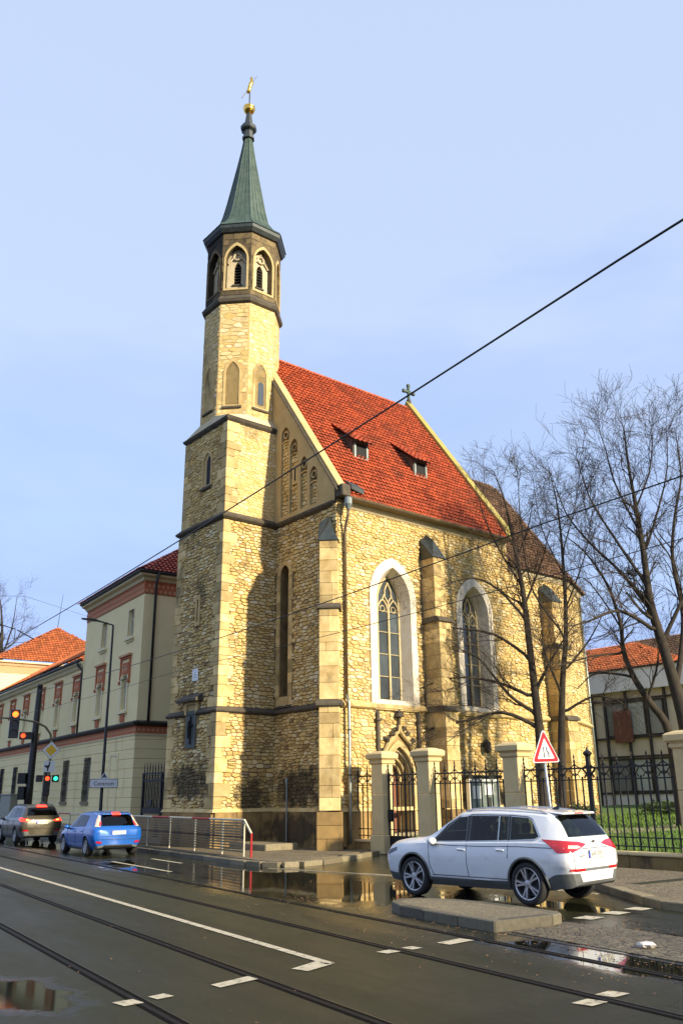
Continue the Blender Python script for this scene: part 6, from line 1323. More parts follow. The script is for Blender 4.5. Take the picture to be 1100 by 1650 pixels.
def grow(mb_b, mb_t, p, d, ln, r0, lev, r, maxlev):
    """a branch that wanders upwards and divides; thick ones go to the branch mesh, thin ones to the twig mesh"""
    n = 5 if lev < 2 else 4; pts = [p.copy()]; dirs = [d.copy()]; q = p.copy(); dd = d.copy()
    for k in range(n):
        dd = (dd + Vector((r.gauss(0, .22), r.gauss(0, .22), r.gauss(.02, .17)))).normalized(); q = q + dd * (ln / n); pts.append(q.copy()); dirs.append(dd.copy())
    rs = [max(.005, r0 * (1 - .72 * k / n)) for k in range(n + 1)]
    (mb_b if r0 > .03 else mb_t).tube(pts, rs, 5 if r0 > .03 else 3, False)
    if lev >= maxlev or ln < .22: return
    nc = r.randint(4, 6) if lev == 0 else r.randint(4, 6)
    for c in range(nc):
        k = min(n, max(1, int(1 + (n) * (c + r.random()) / nc))); a = r.uniform(.35, .85); ax = Vector((r.gauss(0, 1), r.gauss(0, 1), r.gauss(0, .6))).normalized()
        nd = (Matrix.Rotation(a, 3, ax) @ dirs[k]).normalized(); nd.z += .03; nd.normalize()
        grow(mb_b, mb_t, pts[k], nd, ln * r.uniform(.45, .72), rs[k] * r.uniform(.5, .7), lev + 1, r, maxlev)
def make_tree(key, label, rt, seed, maxlev=2, name='bare_tree', dens=1.0, wrap=None):
    tr, ls = TREES[key]; r = random.Random(seed); base = Vector((tr[0][0], tr[0][1], 0)); e = thing(name, label, 'tree', base, 0, 'bare trees')
    tp_ = [v - base for v in smooth_path(tr)]; n = len(tp_); tb_, bb, tw_ = MB(), MB(), MB()
    rs = [rt * (1.35 if k == 0 else 1.0) * max(.06, (1 - .93 * (k / (n - 1)) ** .8)) for k in range(n)]
    tb_.tube(tp_, rs, 10); tb_.build('trunk', 'bark', e, smooth=True)
    def clothe(P, R_, start):
        m = len(P); L_ = sum((P[i + 1] - P[i]).length for i in range(m - 1))
        for k in range(start, m):
            for c in range(sum(r.random() < dens * .75 for _ in range(2))):
                d = (P[min(k + 1, m - 1)] - P[max(k - 1, 0)]).normalized(); ax = Vector((r.gauss(0, 1), r.gauss(0, 1), r.gauss(0, .5))).normalized()
                nd = (Matrix.Rotation(r.uniform(.5, 1.1), 3, ax) @ d); nd.z += .15; nd.normalize()
                grow(bb, tw_, P[k], nd, r.uniform(.8, 1.8) * (1.15 - .5 * k / m) * (1 + rt), max(.012, R_[k] * r.uniform(.3, .5)), 0 if maxlev > 2 else 1, r, maxlev + (1 if maxlev <= 2 else 0))
    clothe(tp_, rs, int(n * .45))
    for l in ls:
        P = [v - base for v in smooth_path(l)]; m = len(P); i0 = min(range(n), key=lambda i: (tp_[i] - P[0]).length); r0 = rs[i0] * .5
        R_ = [max(.012, r0 * (1 - .85 * k / (m - 1))) for k in range(m)]
        bb.tube([tp_[i0]] + P[1:], R_, 7, False); clothe([tp_[i0]] + P[1:], R_, max(2, int(m * .2)))
    bb.build('branches', 'bark', e, smooth=True); kind(tw_.build('twigs', 'twig', e, recalc=False), 'stuff')
    if wrap:
        q = MB(); z0, z1_ = wrap; pt = [p for p in tp_ if z0 - .4 < p.z < z1_ + .4] or tp_[:3]
        q.lathe([(rt * 1.0 + .05, z0), (rt * .95 + .05, (z0 + z1_) / 2), (rt * .9 + .04, z1_)], 10, (pt[len(pt) // 2].x, pt[len(pt) // 2].y)); q.build('trunk_wrap', 'wrap', e, smooth=True)
    return e
make_tree('A', 'bare tree with long low branches reaching left across the second church window', .225, 3, dens=.78)
make_tree('B', 'upright bare tree with a slim straight trunk just right of the warning sign', .19, 4, dens=.8)
make_tree('C', 'tallest bare tree at the right edge with a wide fan of branches', .32, 5, 2, dens=1.05)
make_tree('D', 'bare tree with a dark forked trunk leaning left in front of the pavilion', .20, 6, dens=.75)
make_tree('E', 'distant bare tree behind the cream building at the left edge', .4, 7)
q = MB(); r = random.Random(9); nest = Vector((TREES['C'][1][0][1])) + Vector((.3, -.1, 0))
for k in range(60):
    a = Vector((r.gauss(0, .17), r.gauss(0, .17), r.gauss(0, .1))); b_ = Vector((r.gauss(0, 1), r.gauss(0, 1), r.gauss(0, .4))).normalized() * .2; q.tube([a - b_, a + b_], .012, 3)
nn_ = tag(q.build('bird_nest', 'twig'), 'dark bird nest of twigs high in the tallest tree', 'nest'); nn_.location = nest
# ------------------------------------------------------------------ shrubs in the garden
mat('leaf_dark', (0.022, 0.045, 0.010), (0.04, 0.075, 0.016), 6, 0.8, tone=0.45); mat('leaf_red', (0.14, 0.04, 0.03), (0.09, 0.05, 0.025), 6, 0.8, tone=0.4)
def shrub(loc, rx, ry, rz, n, label, m='leaf_dark', seed=1, ls=.07):
    r = random.Random(seed); e = thing('shrub', label, 'shrub', loc, r.random()); q = MB(); s_ = MB()
    for k in range(n):
        t_, p_ = r.uniform(0, 6.283), math.acos(r.uniform(-.2, 1)); rr = r.uniform(.45, 1.08) * (1 + .2 * math.sin(3 * t_ + seed))
        c = Vector((rx * rr * math.sin(p_) * math.cos(t_), ry * rr * math.sin(p_) * math.sin(t_), rz * (.35 + .65 * rr * math.cos(p_)))); q.tone = r.random()
        a = Vector((r.gauss(0, 1), r.gauss(0, 1), r.gauss(0, 1))).normalized() * ls * r.uniform(.6, 1.4); b_ = a.orthogonal().normalized() * ls * .5
        q.add([c - a, c + b_, c + a, c - b_], [(0, 1, 2, 3)])
    for k in range(14):
        t_ = r.uniform(0, 6.28); s_.tube([(0, 0, 0), (rx * .5 * math.cos(t_), ry * .5 * math.sin(t_), rz * .5), (rx * .9 * math.cos(t_), ry * .9 * math.sin(t_), rz * r.uniform(.6, 1))], [.02, .015, .006], 4)
    q.build('leaves', m, e, recalc=False); s_.build('stems', 'twig', e)
def gz_(u): return .42 + (u - .8) * .033
shrub((*chw(17.5, -2.2), gz_(17.5)), 1.4, .9, .55, 1500, 'low dark green shrub on the lawn at the foot of the chancel', seed=2)
shrub((*chw(20.5, -3.2), gz_(20.5)), 1.3, .9, .6, 1300, 'dark green shrub beside the lawn in front of the pavilion', seed=3)
shrub((*chw(7.5, -12.2), gz_(7.5)), .75, .7, 1.0, 1000, 'leafy green shrub behind the rightmost fence bars', seed=4)
shrub((*chw(12.5, -1.2), gz_(12.5)), .8, .6, .7, 700, 'small clipped shrub against the chancel wall behind the fence', seed=5)
fl = thing('flower_pot', 'terracotta pot with a dark plant standing before the pavilion', 'plant pot', (*chw(24.6, -4.9), gz_(24.6)), 0)
q = MB(); q.lathe([(.22, 0), (.34, .5), (.38, .52), (.38, .6), (.3, .6)], 12); q.build('pot', 'terracotta', fl)
q = MB(); r = random.Random(4)
for k in range(300):
    c = Vector((r.gauss(0, .28), r.gauss(0, .28), .75 + abs(r.gauss(0, .35)))); a = Vector((r.gauss(0, 1), r.gauss(0, 1), r.gauss(0, 1))).normalized() * .09; b_ = a.orthogonal().normalized() * .04; q.tone = r.random(); q.add([c - a, c + b_, c + a, c - b_], [(0, 1, 2, 3)])
q.build('foliage', 'leaf_dark', fl, recalc=False)
# grass blades on the near part of the lawn
mat('grass_blade', (0.07, 0.14, 0.015), (0.12, 0.20, 0.025), 1.2, 0.85, tone=0.4)
q = MB(); r = random.Random(12)
for k in range(16000):
    u, v = 1.2 + 22 * r.random() ** 1.5, r.uniform(-16, -.3)
    if u < 16.5 and v > -1: continue
    x, y = chw(u, v); z = gz_(u); q.tone = r.random(); a = r.uniform(0, 6.28); w_ = .012 + .0006 * u; h = r.uniform(.05, .12) + .003 * u
    q.add([(x - w_ * math.cos(a), y - w_ * math.sin(a), z), (x + w_ * math.cos(a), y + w_ * math.sin(a), z), (x + r.gauss(0, .03), y + r.gauss(0, .03), z + h)], [(0, 1, 2)])
kind(q.build('grass', 'grass_blade', None, recalc=False), 'stuff')
# ------------------------------------------------------------------ cars
mat('paint_white', (0.74, 0.76, 0.78), (0.70, 0.72, 0.74), 3, 0.25, coat=0.7, stain=((0.50, 0.47, 0.41), 3.0, 0.56, (1, 1, 1.6), 0.35)); mat('paint_blue', (0.008, 0.105, 0.43), None, 3, 0.3, 0.15, coat=0.7); mat('paint_olive', (0.06, 0.05, 0.026), (0.07, 0.058, 0.032), 3, 0.34, 0.3, coat=0.5)
mat('cladding', (0.10, 0.105, 0.10), (0.13, 0.135, 0.13), 20, 0.6); mat('trim_black', (0.012, 0.012, 0.012), None, 3, 0.4); mat('tyre', (0.016, 0.016, 0.016), (0.024, 0.023, 0.022), 20, 0.85)
mat('alloy', (0.52, 0.52, 0.53), (0.42, 0.42, 0.43), 8, 0.3, 0.8); mat('chrome', (0.6, 0.6, 0.6), None, 3, 0.15, 1.0)
mat('lamp_red', (0.50, 0.008, 0.012), (0.36, 0.006, 0.01), 30, 0.15, coat=0.8); mat('lamp_clear', (0.70, 0.60, 0.48), (0.56, 0.45, 0.33), 30, 0.2, coat=0.8); lamp_mat('brake_lit', (1.0, 0.035, 0.015), 1.6); lamp_mat('brake_hot', (1.0, 0.22, 0.05), 3.0)
mat('plate_white', (0.78, 0.78, 0.70), None, 3, 0.4); mat('eu_blue', (0.02, 0.05, 0.45), None, 3, 0.4); mat('seam', (0.025, 0.025, 0.028), None, 3, 0.7); mat('well', (0.008, 0.008, 0.008), None, 3, 0.9)
mat('sticker', (0.05, 0.42, 0.36), None, 3, 0.5)
def real_glass(name, tint):
    m = bpy.data.materials.new(name); m.use_nodes = True; MATS[name] = m; t = m.node_tree; N = t.nodes; L = t.links; N.clear()
    o = N.new('ShaderNodeOutputMaterial'); mx_ = N.new('ShaderNodeMixShader'); tr_ = N.new('ShaderNodeBsdfTransparent'); gl_ = N.new('ShaderNodeBsdfGlossy'); fr = N.new('ShaderNodeFresnel')
    fr.inputs['IOR'].default_value = 1.5; tr_.inputs['Color'].default_value = (*tint, 1); gl_.inputs['Roughness'].default_value = 0.01
    L.new(fr.outputs[0], mx_.inputs[0]); L.new(tr_.outputs[0], mx_.inputs[1]); L.new(gl_.outputs[0], mx_.inputs[2]); L.new(mx_.outputs[0], o.inputs[0])
real_glass('car_glass', (0.30, 0.36, 0.34))
mat('lamp_glass', (0.02, 0.025, 0.028), (0.10, 0.11, 0.12), 8, 0.05, spec=0.6); mat('interior', (0.022, 0.022, 0.022), (0.04, 0.038, 0.035), 5, 0.8); mat('seat_cloth', (0.05, 0.048, 0.045), (0.075, 0.07, 0.065), 8, 0.9)
def pchip(xs, ys, x):
    if x <= xs[0]: return ys[0]
    if x >= xs[-1]: return ys[-1]
    i = max(k for k in range(len(xs)) if xs[k] <= x); i = min(i, len(xs) - 2); h = xs[i + 1] - xs[i]; t = (x - xs[i]) / h
    d = [(ys[k + 1] - ys[k]) / (xs[k + 1] - xs[k]) for k in range(len(xs) - 1)]
    def m(k):
        if k == 0: return d[0]
        if k == len(xs) - 1: return d[-1]
        return 0 if d[k - 1] * d[k] <= 0 else 2 * d[k - 1] * d[k] / (d[k - 1] + d[k])
    a, b_ = ys[i], ys[i + 1]; ma, mb_ = m(i) * h, m(i + 1) * h
    return (2 * t ** 3 - 3 * t * t + 1) * a + (t ** 3 - 2 * t * t + t) * ma + (-2 * t ** 3 + 3 * t * t) * b_ + (t ** 3 - t * t) * mb_
def make_car(name, label, paint, loc, heading, S, spec):
    """S rows per station x: (x, z_bottom, z_sill, z_mid, z_belt, z_glass_top, z_top, half widths at sill, mid, belt, glass top, top edge)"""
    e = thing(name, label, 'car', (loc[0], loc[1], 0), heading, 'cars on the street')
    cols = list(zip(*S)); xs = cols[0]; X = []
    for i in range(len(xs) - 1):
        n = max(2, int((xs[i + 1] - xs[i]) / .07)); X += [xs[i] + (xs[i + 1] - xs[i]) * k / n for k in range(n)]
    X.append(xs[-1]); loops = []
    for x in X:
        zb, zs, zm, zl, zg, zt, ws_, wm, wl_, wg, wt = [pchip(xs, c, x) for c in cols[1:]]
        ctrl = [(0, zb), (ws_ * .88, zb), (ws_, zs), (wm, zm), (wm * .995, (zm + zl) / 2 + .02), (wl_, zl), (wl_ - .03, zl + .03), (wg, zg), (wt, zt - .02 * (zt - zl > .25) - .012), (wt * .6, zt - .004), (0, zt)]
        half = []
        seq = [0, 1, 2, 3, 4, 5, 6, 7, 8, 9, 10]
        for a, b_, n in ((0, 1, 1), (1, 2, 2), (2, 3, 3), (3, 4, 2), (4, 5, 3), (5, 6, 1), (6, 7, 5), (7, 8, 3), (8, 9, 2), (9, 10, 2)):
            p0, p1, p2, p3 = ctrl[max(a - 1, 0)], ctrl[a], ctrl[b_], ctrl[min(b_ + 1, 10)]
            if a in (1, 2, 6): p0 = p1
            if b_ in (1, 2, 6): p3 = p2
            for k in range(n):
                t = k / n; half.append(tuple(.5 * ((2 * p1[j]) + (p2[j] - p0[j]) * t * .9 + (2 * p0[j] - 5 * p1[j] + 4 * p2[j] - p3[j]) * t * t * 0 + (2 * (p2[j] - p1[j]) - (p2[j] - p0[j]) * .9) * t) if j == 0 else p1[j] + (p2[j] - p1[j]) * t for j in (0, 1)))
        half.append(ctrl[10])
        full = half + [(-y, z) for y, z in half[-2:0:-1]]; loops.append([(x, y, z) for y, z in full])
    b_ = MB(); n = len(loops[0]); b_.loft(loops); nh = 24
    me_ = bpy.data.meshes.new('body'); me_.from_pydata(b_.v, [], b_.f)
    bm = bmesh.new(); bm.from_mesh(me_); bmesh.ops.remove_doubles(bm, verts=bm.verts, dist=1e-5); bmesh.ops.recalc_face_normals(bm, faces=bm.faces); bm.to_mesh(me_); bm.free()
    body = bpy.data.objects.new('body', me_); COL.objects.link(body)
    tree_ = BVHTree.FromPolygons([v.co.copy() for v in me_.vertices], [tuple(p.vertices) for p in me_.polygons])
    tr, hw = spec['tyre'], spec['hw']; cut = []
    for ax in spec['axles']:
        for s2 in (-1, 1):
            q = MB(); ra = tr * 1.16; q.loft([[(ax + ra * math.cos(t_), y, tr * 1.02 + ra * math.sin(t_)) for t_ in [2 * math.pi * k / 40 for k in range(40)]] for y in (s2 * (hw - .34), s2 * (hw + .2))]); o = q.build('cutter', 'well'); cut.append(o)
            md = body.modifiers.new('b', 'BOOLEAN'); md.operation = 'DIFFERENCE'; md.solver = 'EXACT'; md.object = o
    # hollow cabin and window openings
    xs2 = [x for x in X if spec['cab'][0] <= x <= spec['cab'][1]]; cl = []
    for x in xs2:
        zb, zs, zm, zl, zg, zt, ws_, wm, wl_, wg, wt = [pchip(xs, c, x) for c in cols[1:]]
        hf = [(0, .52), (ws_ - .12, .52), (wl_ - .10, zl - .04), (wl_ - .09, zl + .02), (wg - .055, zg - .01), (wt - .05, zt - .075), (0, zt - .06)]; cl.append([(x, y, z) for y, z in hf + [(-y, z) for y, z in hf[-2:0:-1]]])
    q = MB(); q.loft(cl); cav = q.build('cutter', 'interior'); cut.append(cav); ctree = BVHTree.FromPolygons([v.co.copy() for v in cav.data.vertices], [tuple(p.vertices) for p in cav.data.polygons])
    md = body.modifiers.new('b', 'BOOLEAN'); md.operation = 'DIFFERENCE'; md.solver = 'EXACT'; md.object = cav
    def shrink(P, k=.965):
        cx, cy = sum(p[0] for p in P) / len(P), sum(p[1] for p in P) / len(P); return [(cx + (p[0] - cx) * k, cy + (p[1] - cy) * k) for p in P]
    pris = [(shrink(P), lambda a, b, d: (a, d, b), -2, 2) for _, P in spec['side_windows']] + [(shrink(spec['rear_window']), lambda a, b, d: (d, a, b), -3, spec['cab'][0] + .25), (shrink(spec['windshield']), lambda a, b, d: (d, a, b), spec['cab'][1] - .5, 2.6)]
    for P, f_, d0, d1 in pris:
        q = MB(); q.prism(P, f_, d0, d1); o = q.build('cutter', 'interior'); cut.append(o); md = body.modifiers.new('b', 'BOOLEAN'); md.operation = 'DIFFERENCE'; md.solver = 'EXACT'; md.object = o
    dg = bpy.context.evaluated_depsgraph_get(); dg.update(); nm = bpy.data.meshes.new_from_object(body.evaluated_get(dg)); bpy.data.objects.remove(body)
    for o in cut: bpy.data.objects.remove(o)
    nm.name = 'body'; nm.materials.clear()
    for m in (paint, 'cladding', 'well', 'interior'): nm.materials.append(MATS[m])
    for p in nm.polygons:
        c = p.center; inw = any(math.hypot(c.x - ax, c.z - tr * 1.02) < tr * 1.155 and abs(c.y) < hw for ax in spec['axles']) and (abs(c.y) < hw - .1 or abs(math.hypot(c.x - ax, c.z - tr * 1.02) - tr * 1.15) < .03)
        p.material_index = 0
        if any(math.hypot(c.x - ax, c.z - tr * 1.02) < tr * 1.157 for ax in spec['axles']) and hw - .36 < abs(c.y): p.material_index = 2
        elif c.z < (pchip(xs, cols[2], c.x) + .003 if spec.get('clad_row') else spec['clad'](c.x)) and p.material_index == 0: p.material_index = 1
        if c.z < .3 and abs(p.normal.z) > .8: p.material_index = 2
        hn = ctree.find_nearest(c)
        if hn[3] is not None and hn[3] < .006: p.material_index = 3
        elif c.z > .85 and tree_.find_nearest(c)[3] > .006: p.material_index = 3
    bo = link('body', nm, e); autosmooth(bo, 28)
    def patch(nm_, poly, axis, m, lift=.004, sub=2, thick=0.0, bulge=0.0):
        """panel cut to an outline, laid on the body. axis: 'L','R' side (x,z), 'B' rear (y,z), or a direction vector with outline in (right, z)"""
        if axis == 'L': d = Vector((0, -1, 0)); f = lambda a, b: Vector((a, 3, b))
        elif axis == 'R': d = Vector((0, 1, 0)); f = lambda a, b: Vector((a, -3, b))
        elif axis == 'F': d = Vector((-1, 0, 0)); f = lambda a, b: Vector((4, a, b))
        elif axis == 'B': d = Vector((1, 0, 0)); f = lambda a, b: Vector((-4, a, b))
        else:
            d = Vector(axis).normalized(); rt_ = Vector((-d.y, d.x, 0)).normalized(); f = lambda a, b: -d * 5 + rt_ * a + Vector((0, 0, b))
        x0, x1 = min(p[0] for p in poly), max(p[0] for p in poly); z0, z1 = min(p[1] for p in poly), max(p[1] for p in poly); g = .05 if sub > 1 else .1
        vs = []; es = []; N_ = len(poly)
        for i in range(N_):
            a, b = Vector(poly[i]), Vector(poly[(i + 1) % N_]); k = max(1, int((b - a).length / g)); vs += [a.lerp(b, j / k) for j in range(k)]
        es = [(i, (i + 1) % len(vs)) for i in range(len(vs))]; bl_ = [tuple(v) for v in vs]
        x = x0 + g
        while x < x1:
            z = z0 + g
            while z < z1:
                if inpoly(x, z, bl_): vs.append(Vector((x, z)))
                z += g
            x += g
        rr_ = geometry.delaunay_2d_cdt(vs, es, [], 0, 1e-5); V2 = rr_[0]; F = [t for t in rr_[2] if inpoly(sum(V2[i].x for i in t) / len(t), sum(V2[i].y for i in t) / len(t), bl_)]
        P3 = []
        for p in V2:
            o = f(p.x, p.y); h = tree_.ray_cast(o, d)
            if h[0] is None: h = tree_.find_nearest(o + d * 3.2)
            P3.append(h[0] - d * lift + h[1] * (lift * .5))
        F = [tuple(t) if (P3[t[1]] - P3[t[0]]).cross(P3[t[2]] - P3[t[0]]).dot(d) < 0 else tuple(reversed(t)) for t in F]
        q = MB(); q.add(P3, F); q_ = q.build(nm_, m, e, recalc=False); q_.data.polygons.foreach_set('use_smooth', [True] * len(q_.data.polygons)); return q_
    def line(nm_, pts, axis, wd=.0075, m='seam'):
        q = MB(); P3 = []
        for (a, b), (c, d2) in zip(pts, pts[1:]):
            k = max(2, int(math.hypot(c - a, d2 - b) / .06))
            for j in range(k + (1 if (c, d2) == pts[-1] else 0)):
                t = j / k; xx, zz = a + (c - a) * t, b + (d2 - b) * t
                o, d = (Vector((xx, 3 if axis == 'L' else -3, zz)), Vector((0, -1 if axis == 'L' else 1, 0))) if axis in 'LR' else (Vector((-4, xx, zz)), Vector((1, 0, 0)))
                h = tree_.ray_cast(o, d)
                if h[0] is not None: P3.append(h[0])
        if len(P3) > 1: q.tube(P3, wd, 4); q.build(nm_, m, e)
    def side(fn):
        for s_ in 'LR': fn(s_)
    for ax in spec['axles']:
        for s2 in (1, -1):
            q = MB(); P3 = []; R3 = tr * 1.165
            for k in range(25):
                t_ = rad(-12 + 204 * k / 24); x_, z_ = ax + R3 * math.cos(t_), tr * 1.02 + R3 * math.sin(t_); h = tree_.ray_cast(Vector((x_, 3 * s2, z_)), Vector((0, -s2, 0)))[0]
                if h is not None and z_ > .2: P3.append(h)
            if len(P3) > 3: q.tube(P3, spec.get('lip', .016), 6); q.build('arch_trim', spec.get('lip_m', paint), e, smooth=True)
    # wheels
    for ax in spec['axles']:
        for s2 in (1, -1):
            w_ = link('wheel', None, e); w_.location = (ax, s2 * (hw - .125), tr); w_.rotation_euler = (0, 0, 0 if s2 > 0 else math.pi); rr = spec['rim']
            cyl = lambda prof, q: q.loft([[(r_ * math.cos(t_), y, r_ * math.sin(t_)) for t_ in [2 * math.pi * k / 36 for k in range(36)]] for r_, y in prof], True, False)
            q = MB(); cyl([(rr - .01, -.11), (tr - .03, -.115), (tr - .004, -.09), (tr, -.04), (tr, .04), (tr - .004, .09), (tr - .03, .115), (rr + .02, .12), (rr, .105)], q); q.build('tyre', 'tyre', w_, smooth=True)
            q = MB(); cyl([(rr + .002, .1), (rr - .012, .112), (rr - .03, .1), (rr - .035, -.08)], q)
            q.lathe([(.075, .06), (.07, .1), (.02, .105)], 16, fn=lambda x, y, z: (x, z, y))
            ns = spec.get('spokes', 5)
            for k in range(ns):
                for da in ((-.16, .16) if spec.get('twin', True) else (0,)):
                    a0 = 2 * math.pi * k / ns; a1 = a0 + da; wv_ = .030 if spec.get('twin', True) else .05
                    p0 = Vector((.05 * math.cos(a0 + da * .5), 0, .05 * math.sin(a0 + da * .5))); p1 = Vector(((rr - .018) * math.cos(a1), 0, (rr - .018) * math.sin(a1))); nx = (p1 - p0).normalized(); pr = Vector((-nx.z, 0, nx.x)) * wv_ * .5
                    q.add([p0 - pr + Vector((0, .1, 0)), p0 + pr + Vector((0, .1, 0)), p1 + pr * 1.2 + Vector((0, .108, 0)), p1 - pr * 1.2 + Vector((0, .108, 0)), p0 - pr * 1.4 + Vector((0, .03, 0)), p0 + pr * 1.4 + Vector((0, .03, 0)), p1 + pr * 1.5 + Vector((0, .05, 0)), p1 - pr * 1.5 + Vector((0, .05, 0))], [(0, 1, 2, 3), (0, 1, 5, 4), (1, 2, 6, 5), (3, 0, 4, 7), (2, 3, 7, 6)])
            q.build('rim', 'alloy', w_)
            q = MB(); q.lathe([(.05, .0), (rr * .72, .0), (rr * .72, .02), (.05, .02)], 24, fn=lambda x, y, z: (x, z, y)); q.lathe([(rr - .03, -.09), (.02, -.09)], 24, fn=lambda x, y, z: (x, z, y)); q.build('brake_disc', 'seam', w_)
        q = MB(); q.tube([(ax, -(hw - .3), tr), (ax, hw - .3, tr)], .06, 6); q.build('axle', 'well', e)
    # glazing
    for nm_, poly in spec['side_windows']:
        side(lambda s_: patch(nm_, poly, s_, 'car_glass'))
    patch('rear_window', spec['rear_window'], 'B', 'car_glass', .006); patch('windscreen', spec['windshield'], 'F', 'car_glass', .004)
    for poly in spec.get('pillars', []): side(lambda s_: patch('pillar_trim', poly, s_, 'trim_black', .003))
    for pts in spec.get('seams', []): side(lambda s_: line('door_seam', pts, s_))
    for pts in spec.get('rear_seams', []): line('tailgate_seam', pts, 'B')
    if spec.get('dlo'): side(lambda s_: line('window_trim', spec['dlo'], s_, .010, spec.get('dlo_m', 'chrome')))
    for x, z in spec['handles']:
        for s2 in (1, -1):
            h = tree_.ray_cast(Vector((x, 3 * s2, z)), Vector((0, -s2, 0)))[0]
            q = MB(); q.box(-.1, .1, -.012, .03, -.014, .014, .008, lambda a, b, c: (h.x + a, h.y + s2 * b, h.z + c + a * .04)); q.build('door_handle', paint, e)
            q = MB(); q.box(-.07, .07, -.01, .004, -.024, -.01, .003, lambda a, b, c: (h.x + a, h.y + s2 * b, h.z + c)); q.build('handle_recess', 'seam', e)
    mxx, mz = spec['mirror']
    for s2 in (1, -1):
        h = tree_.ray_cast(Vector((mxx, 3 * s2, mz)), Vector((0, -s2, 0)))[0]
        q = MB(); c = h + Vector((.02, s2 * .10, .05)); V_ = []
        q.loft([[(c.x + dx, c.y + ry * math.cos(t_), c.z + rz * math.sin(t_)) for t_ in [2 * math.pi * k / 10 for k in range(10)]] for dx, ry, rz in ((-.07, .085, .06), (-.02, .095, .068), (.05, .08, .055), (.10, .04, .025))]); mi = q.build('mirror', spec.get('mirror_m', paint), e, smooth=True)
        q = MB(); q.tube([h - Vector((0, s2 * .02, 0)), c - Vector((0, 0, .06))], .03, 6); q.build('mirror_arm', 'trim_black', mi)
    # seats, steering wheel
    for x_, y_ in ((.18, .36), (.18, -.36), (-.72, .40), (-.72, 0), (-.72, -.40)):
        q = MB(); q.loft([[(x_ + dx - .02 * k, y_ + sy, z) for dx, sy in ((-.05, -w2), (.06, -w2), (.06, w2), (-.05, w2))] for k, (z, w2) in enumerate(((.62, .24), (.9, .25), (1.1, .22), (1.16, .12)))]); q.box(x_ - .16, x_ - .06, y_ - .12, y_ + .12, 1.19, 1.37, .03); q.box(x_ - .1, x_ + .45, y_ - .25, y_ + .25, .55, .72, .04); q.build('seat', 'seat_cloth', e)
    q = MB(); q.tube([(.72 + .06 * math.sin(t_), .36 + .18 * math.cos(t_), 1.0 + .17 * math.sin(t_)) for t_ in [2 * math.pi * k / 14 for k in range(15)]], .016, 5); q.build('steering_wheel', 'trim_black', e)
    # plate
    px, pz, dep = spec['plate']; h = tree_.ray_cast(Vector((-4, 0, pz)), Vector((1, 0, 0)))[0]; nmv = tree_.ray_cast(Vector((-4, 0, pz)), Vector((1, 0, 0)))[1]
    tl = math.asin(max(-.6, min(.6, nmv.z))) * spec.get('plate_tilt', 1)
    Mp = Matrix.Translation((h.x - .012, 0, pz)) @ Matrix(((0, 0, -1, 0), (-1, 0, 0, 0), (0, 1, 0, 0), (0, 0, 0, 1))) @ Matrix.Rotation(-tl, 4, 'X')
    q = MB(); q.box(-.27, .27, -.065, .065, -.012, .0, .004, lambda a, b, c: Mp @ Vector((a, b, c))); npl = q.build('number_plate', 'trim_black', e)
    q = MB(); q.box(-.262, .262, -.057, .057, .0, .004, 0, lambda a, b, c: Mp @ Vector((a, b, c))); q.build('plate_face', 'plate_white', npl)
    q = MB(); q.box(-.262, -.215, -.057, .057, .004, .006, 0, lambda a, b, c: Mp @ Vector((a, b, c))); q.build('plate_band', 'eu_blue', npl)
    text_mesh('plate_text', spec['plate_text'], .105, 'print_black', npl, Mp @ Matrix.Translation((.025, 0, .006)), .0015)
    for nm_, poly, axis, m, lift in spec['patches']: patch(nm_, poly, axis, m, lift)
    spec['extra'](e, tree_, patch) if spec.get('extra') else None
    e.scale = (spec.get('sx', 1), 1, 1)
    return e
def mirror_poly(P): return [(-a, b) for a, b in P]
# ---- white SUV
#      x      zb   zs   zm   zl    zg    zt    ws   wm   wl   wg   wt
SW = [(-2.34, .42, .565, .70, .86, .93, .96, .60, .74, .74, .66, .50),
      (-2.30, .36, .565, .70, .93, 1.01, 1.05, .78, .86, .84, .72, .56),
      (-2.20, .32, .56, .70, .99, 1.16, 1.21, .85, .915, .885, .72, .57),
      (-2.02, .30, .545, .70, 1.03, 1.40, 1.475, .89, .935, .90, .66, .56),
      (-1.90, .28, .50, .70, 1.05, 1.46, 1.555, .90, .94, .905, .655, .56),
      (-1.80, .27, .44, .70, 1.055, 1.50, 1.595, .90, .94, .905, .66, .57),
      (-1.20, .24, .40, .70, 1.05, 1.545, 1.635, .90, .94, .905, .67, .58),
      (-.40, .23, .38, .68, 1.03, 1.565, 1.655, .90, .94, .905, .68, .59),
      (.20, .23, .38, .67, 1.01, 1.53, 1.625, .90, .94, .905, .68, .59),
      (.55, .23, .38, .67, 1.00, 1.40, 1.47, .90, .94, .905, .69, .60),
      (1.05, .23, .38, .67, 1.0, 1.13, 1.155, .90, .94, .905, .75, .62),
      (1.20, .23, .38, .67, .99, 1.095, 1.115, .90, .94, .90, .76, .60),
      (1.70, .24, .40, .66, .965, 1.055, 1.08, .89, .93, .875, .72, .56),
      (2.05, .26, .42, .66, .91, 1.0, 1.025, .85, .89, .82, .66, .5),
      (2.24, .28, .44, .64, .84, .92, .945, .74, .80, .72, .58, .42),
      (2.34, .32, .46, .62, .74, .80, .82, .56, .62, .56, .44, .3)]
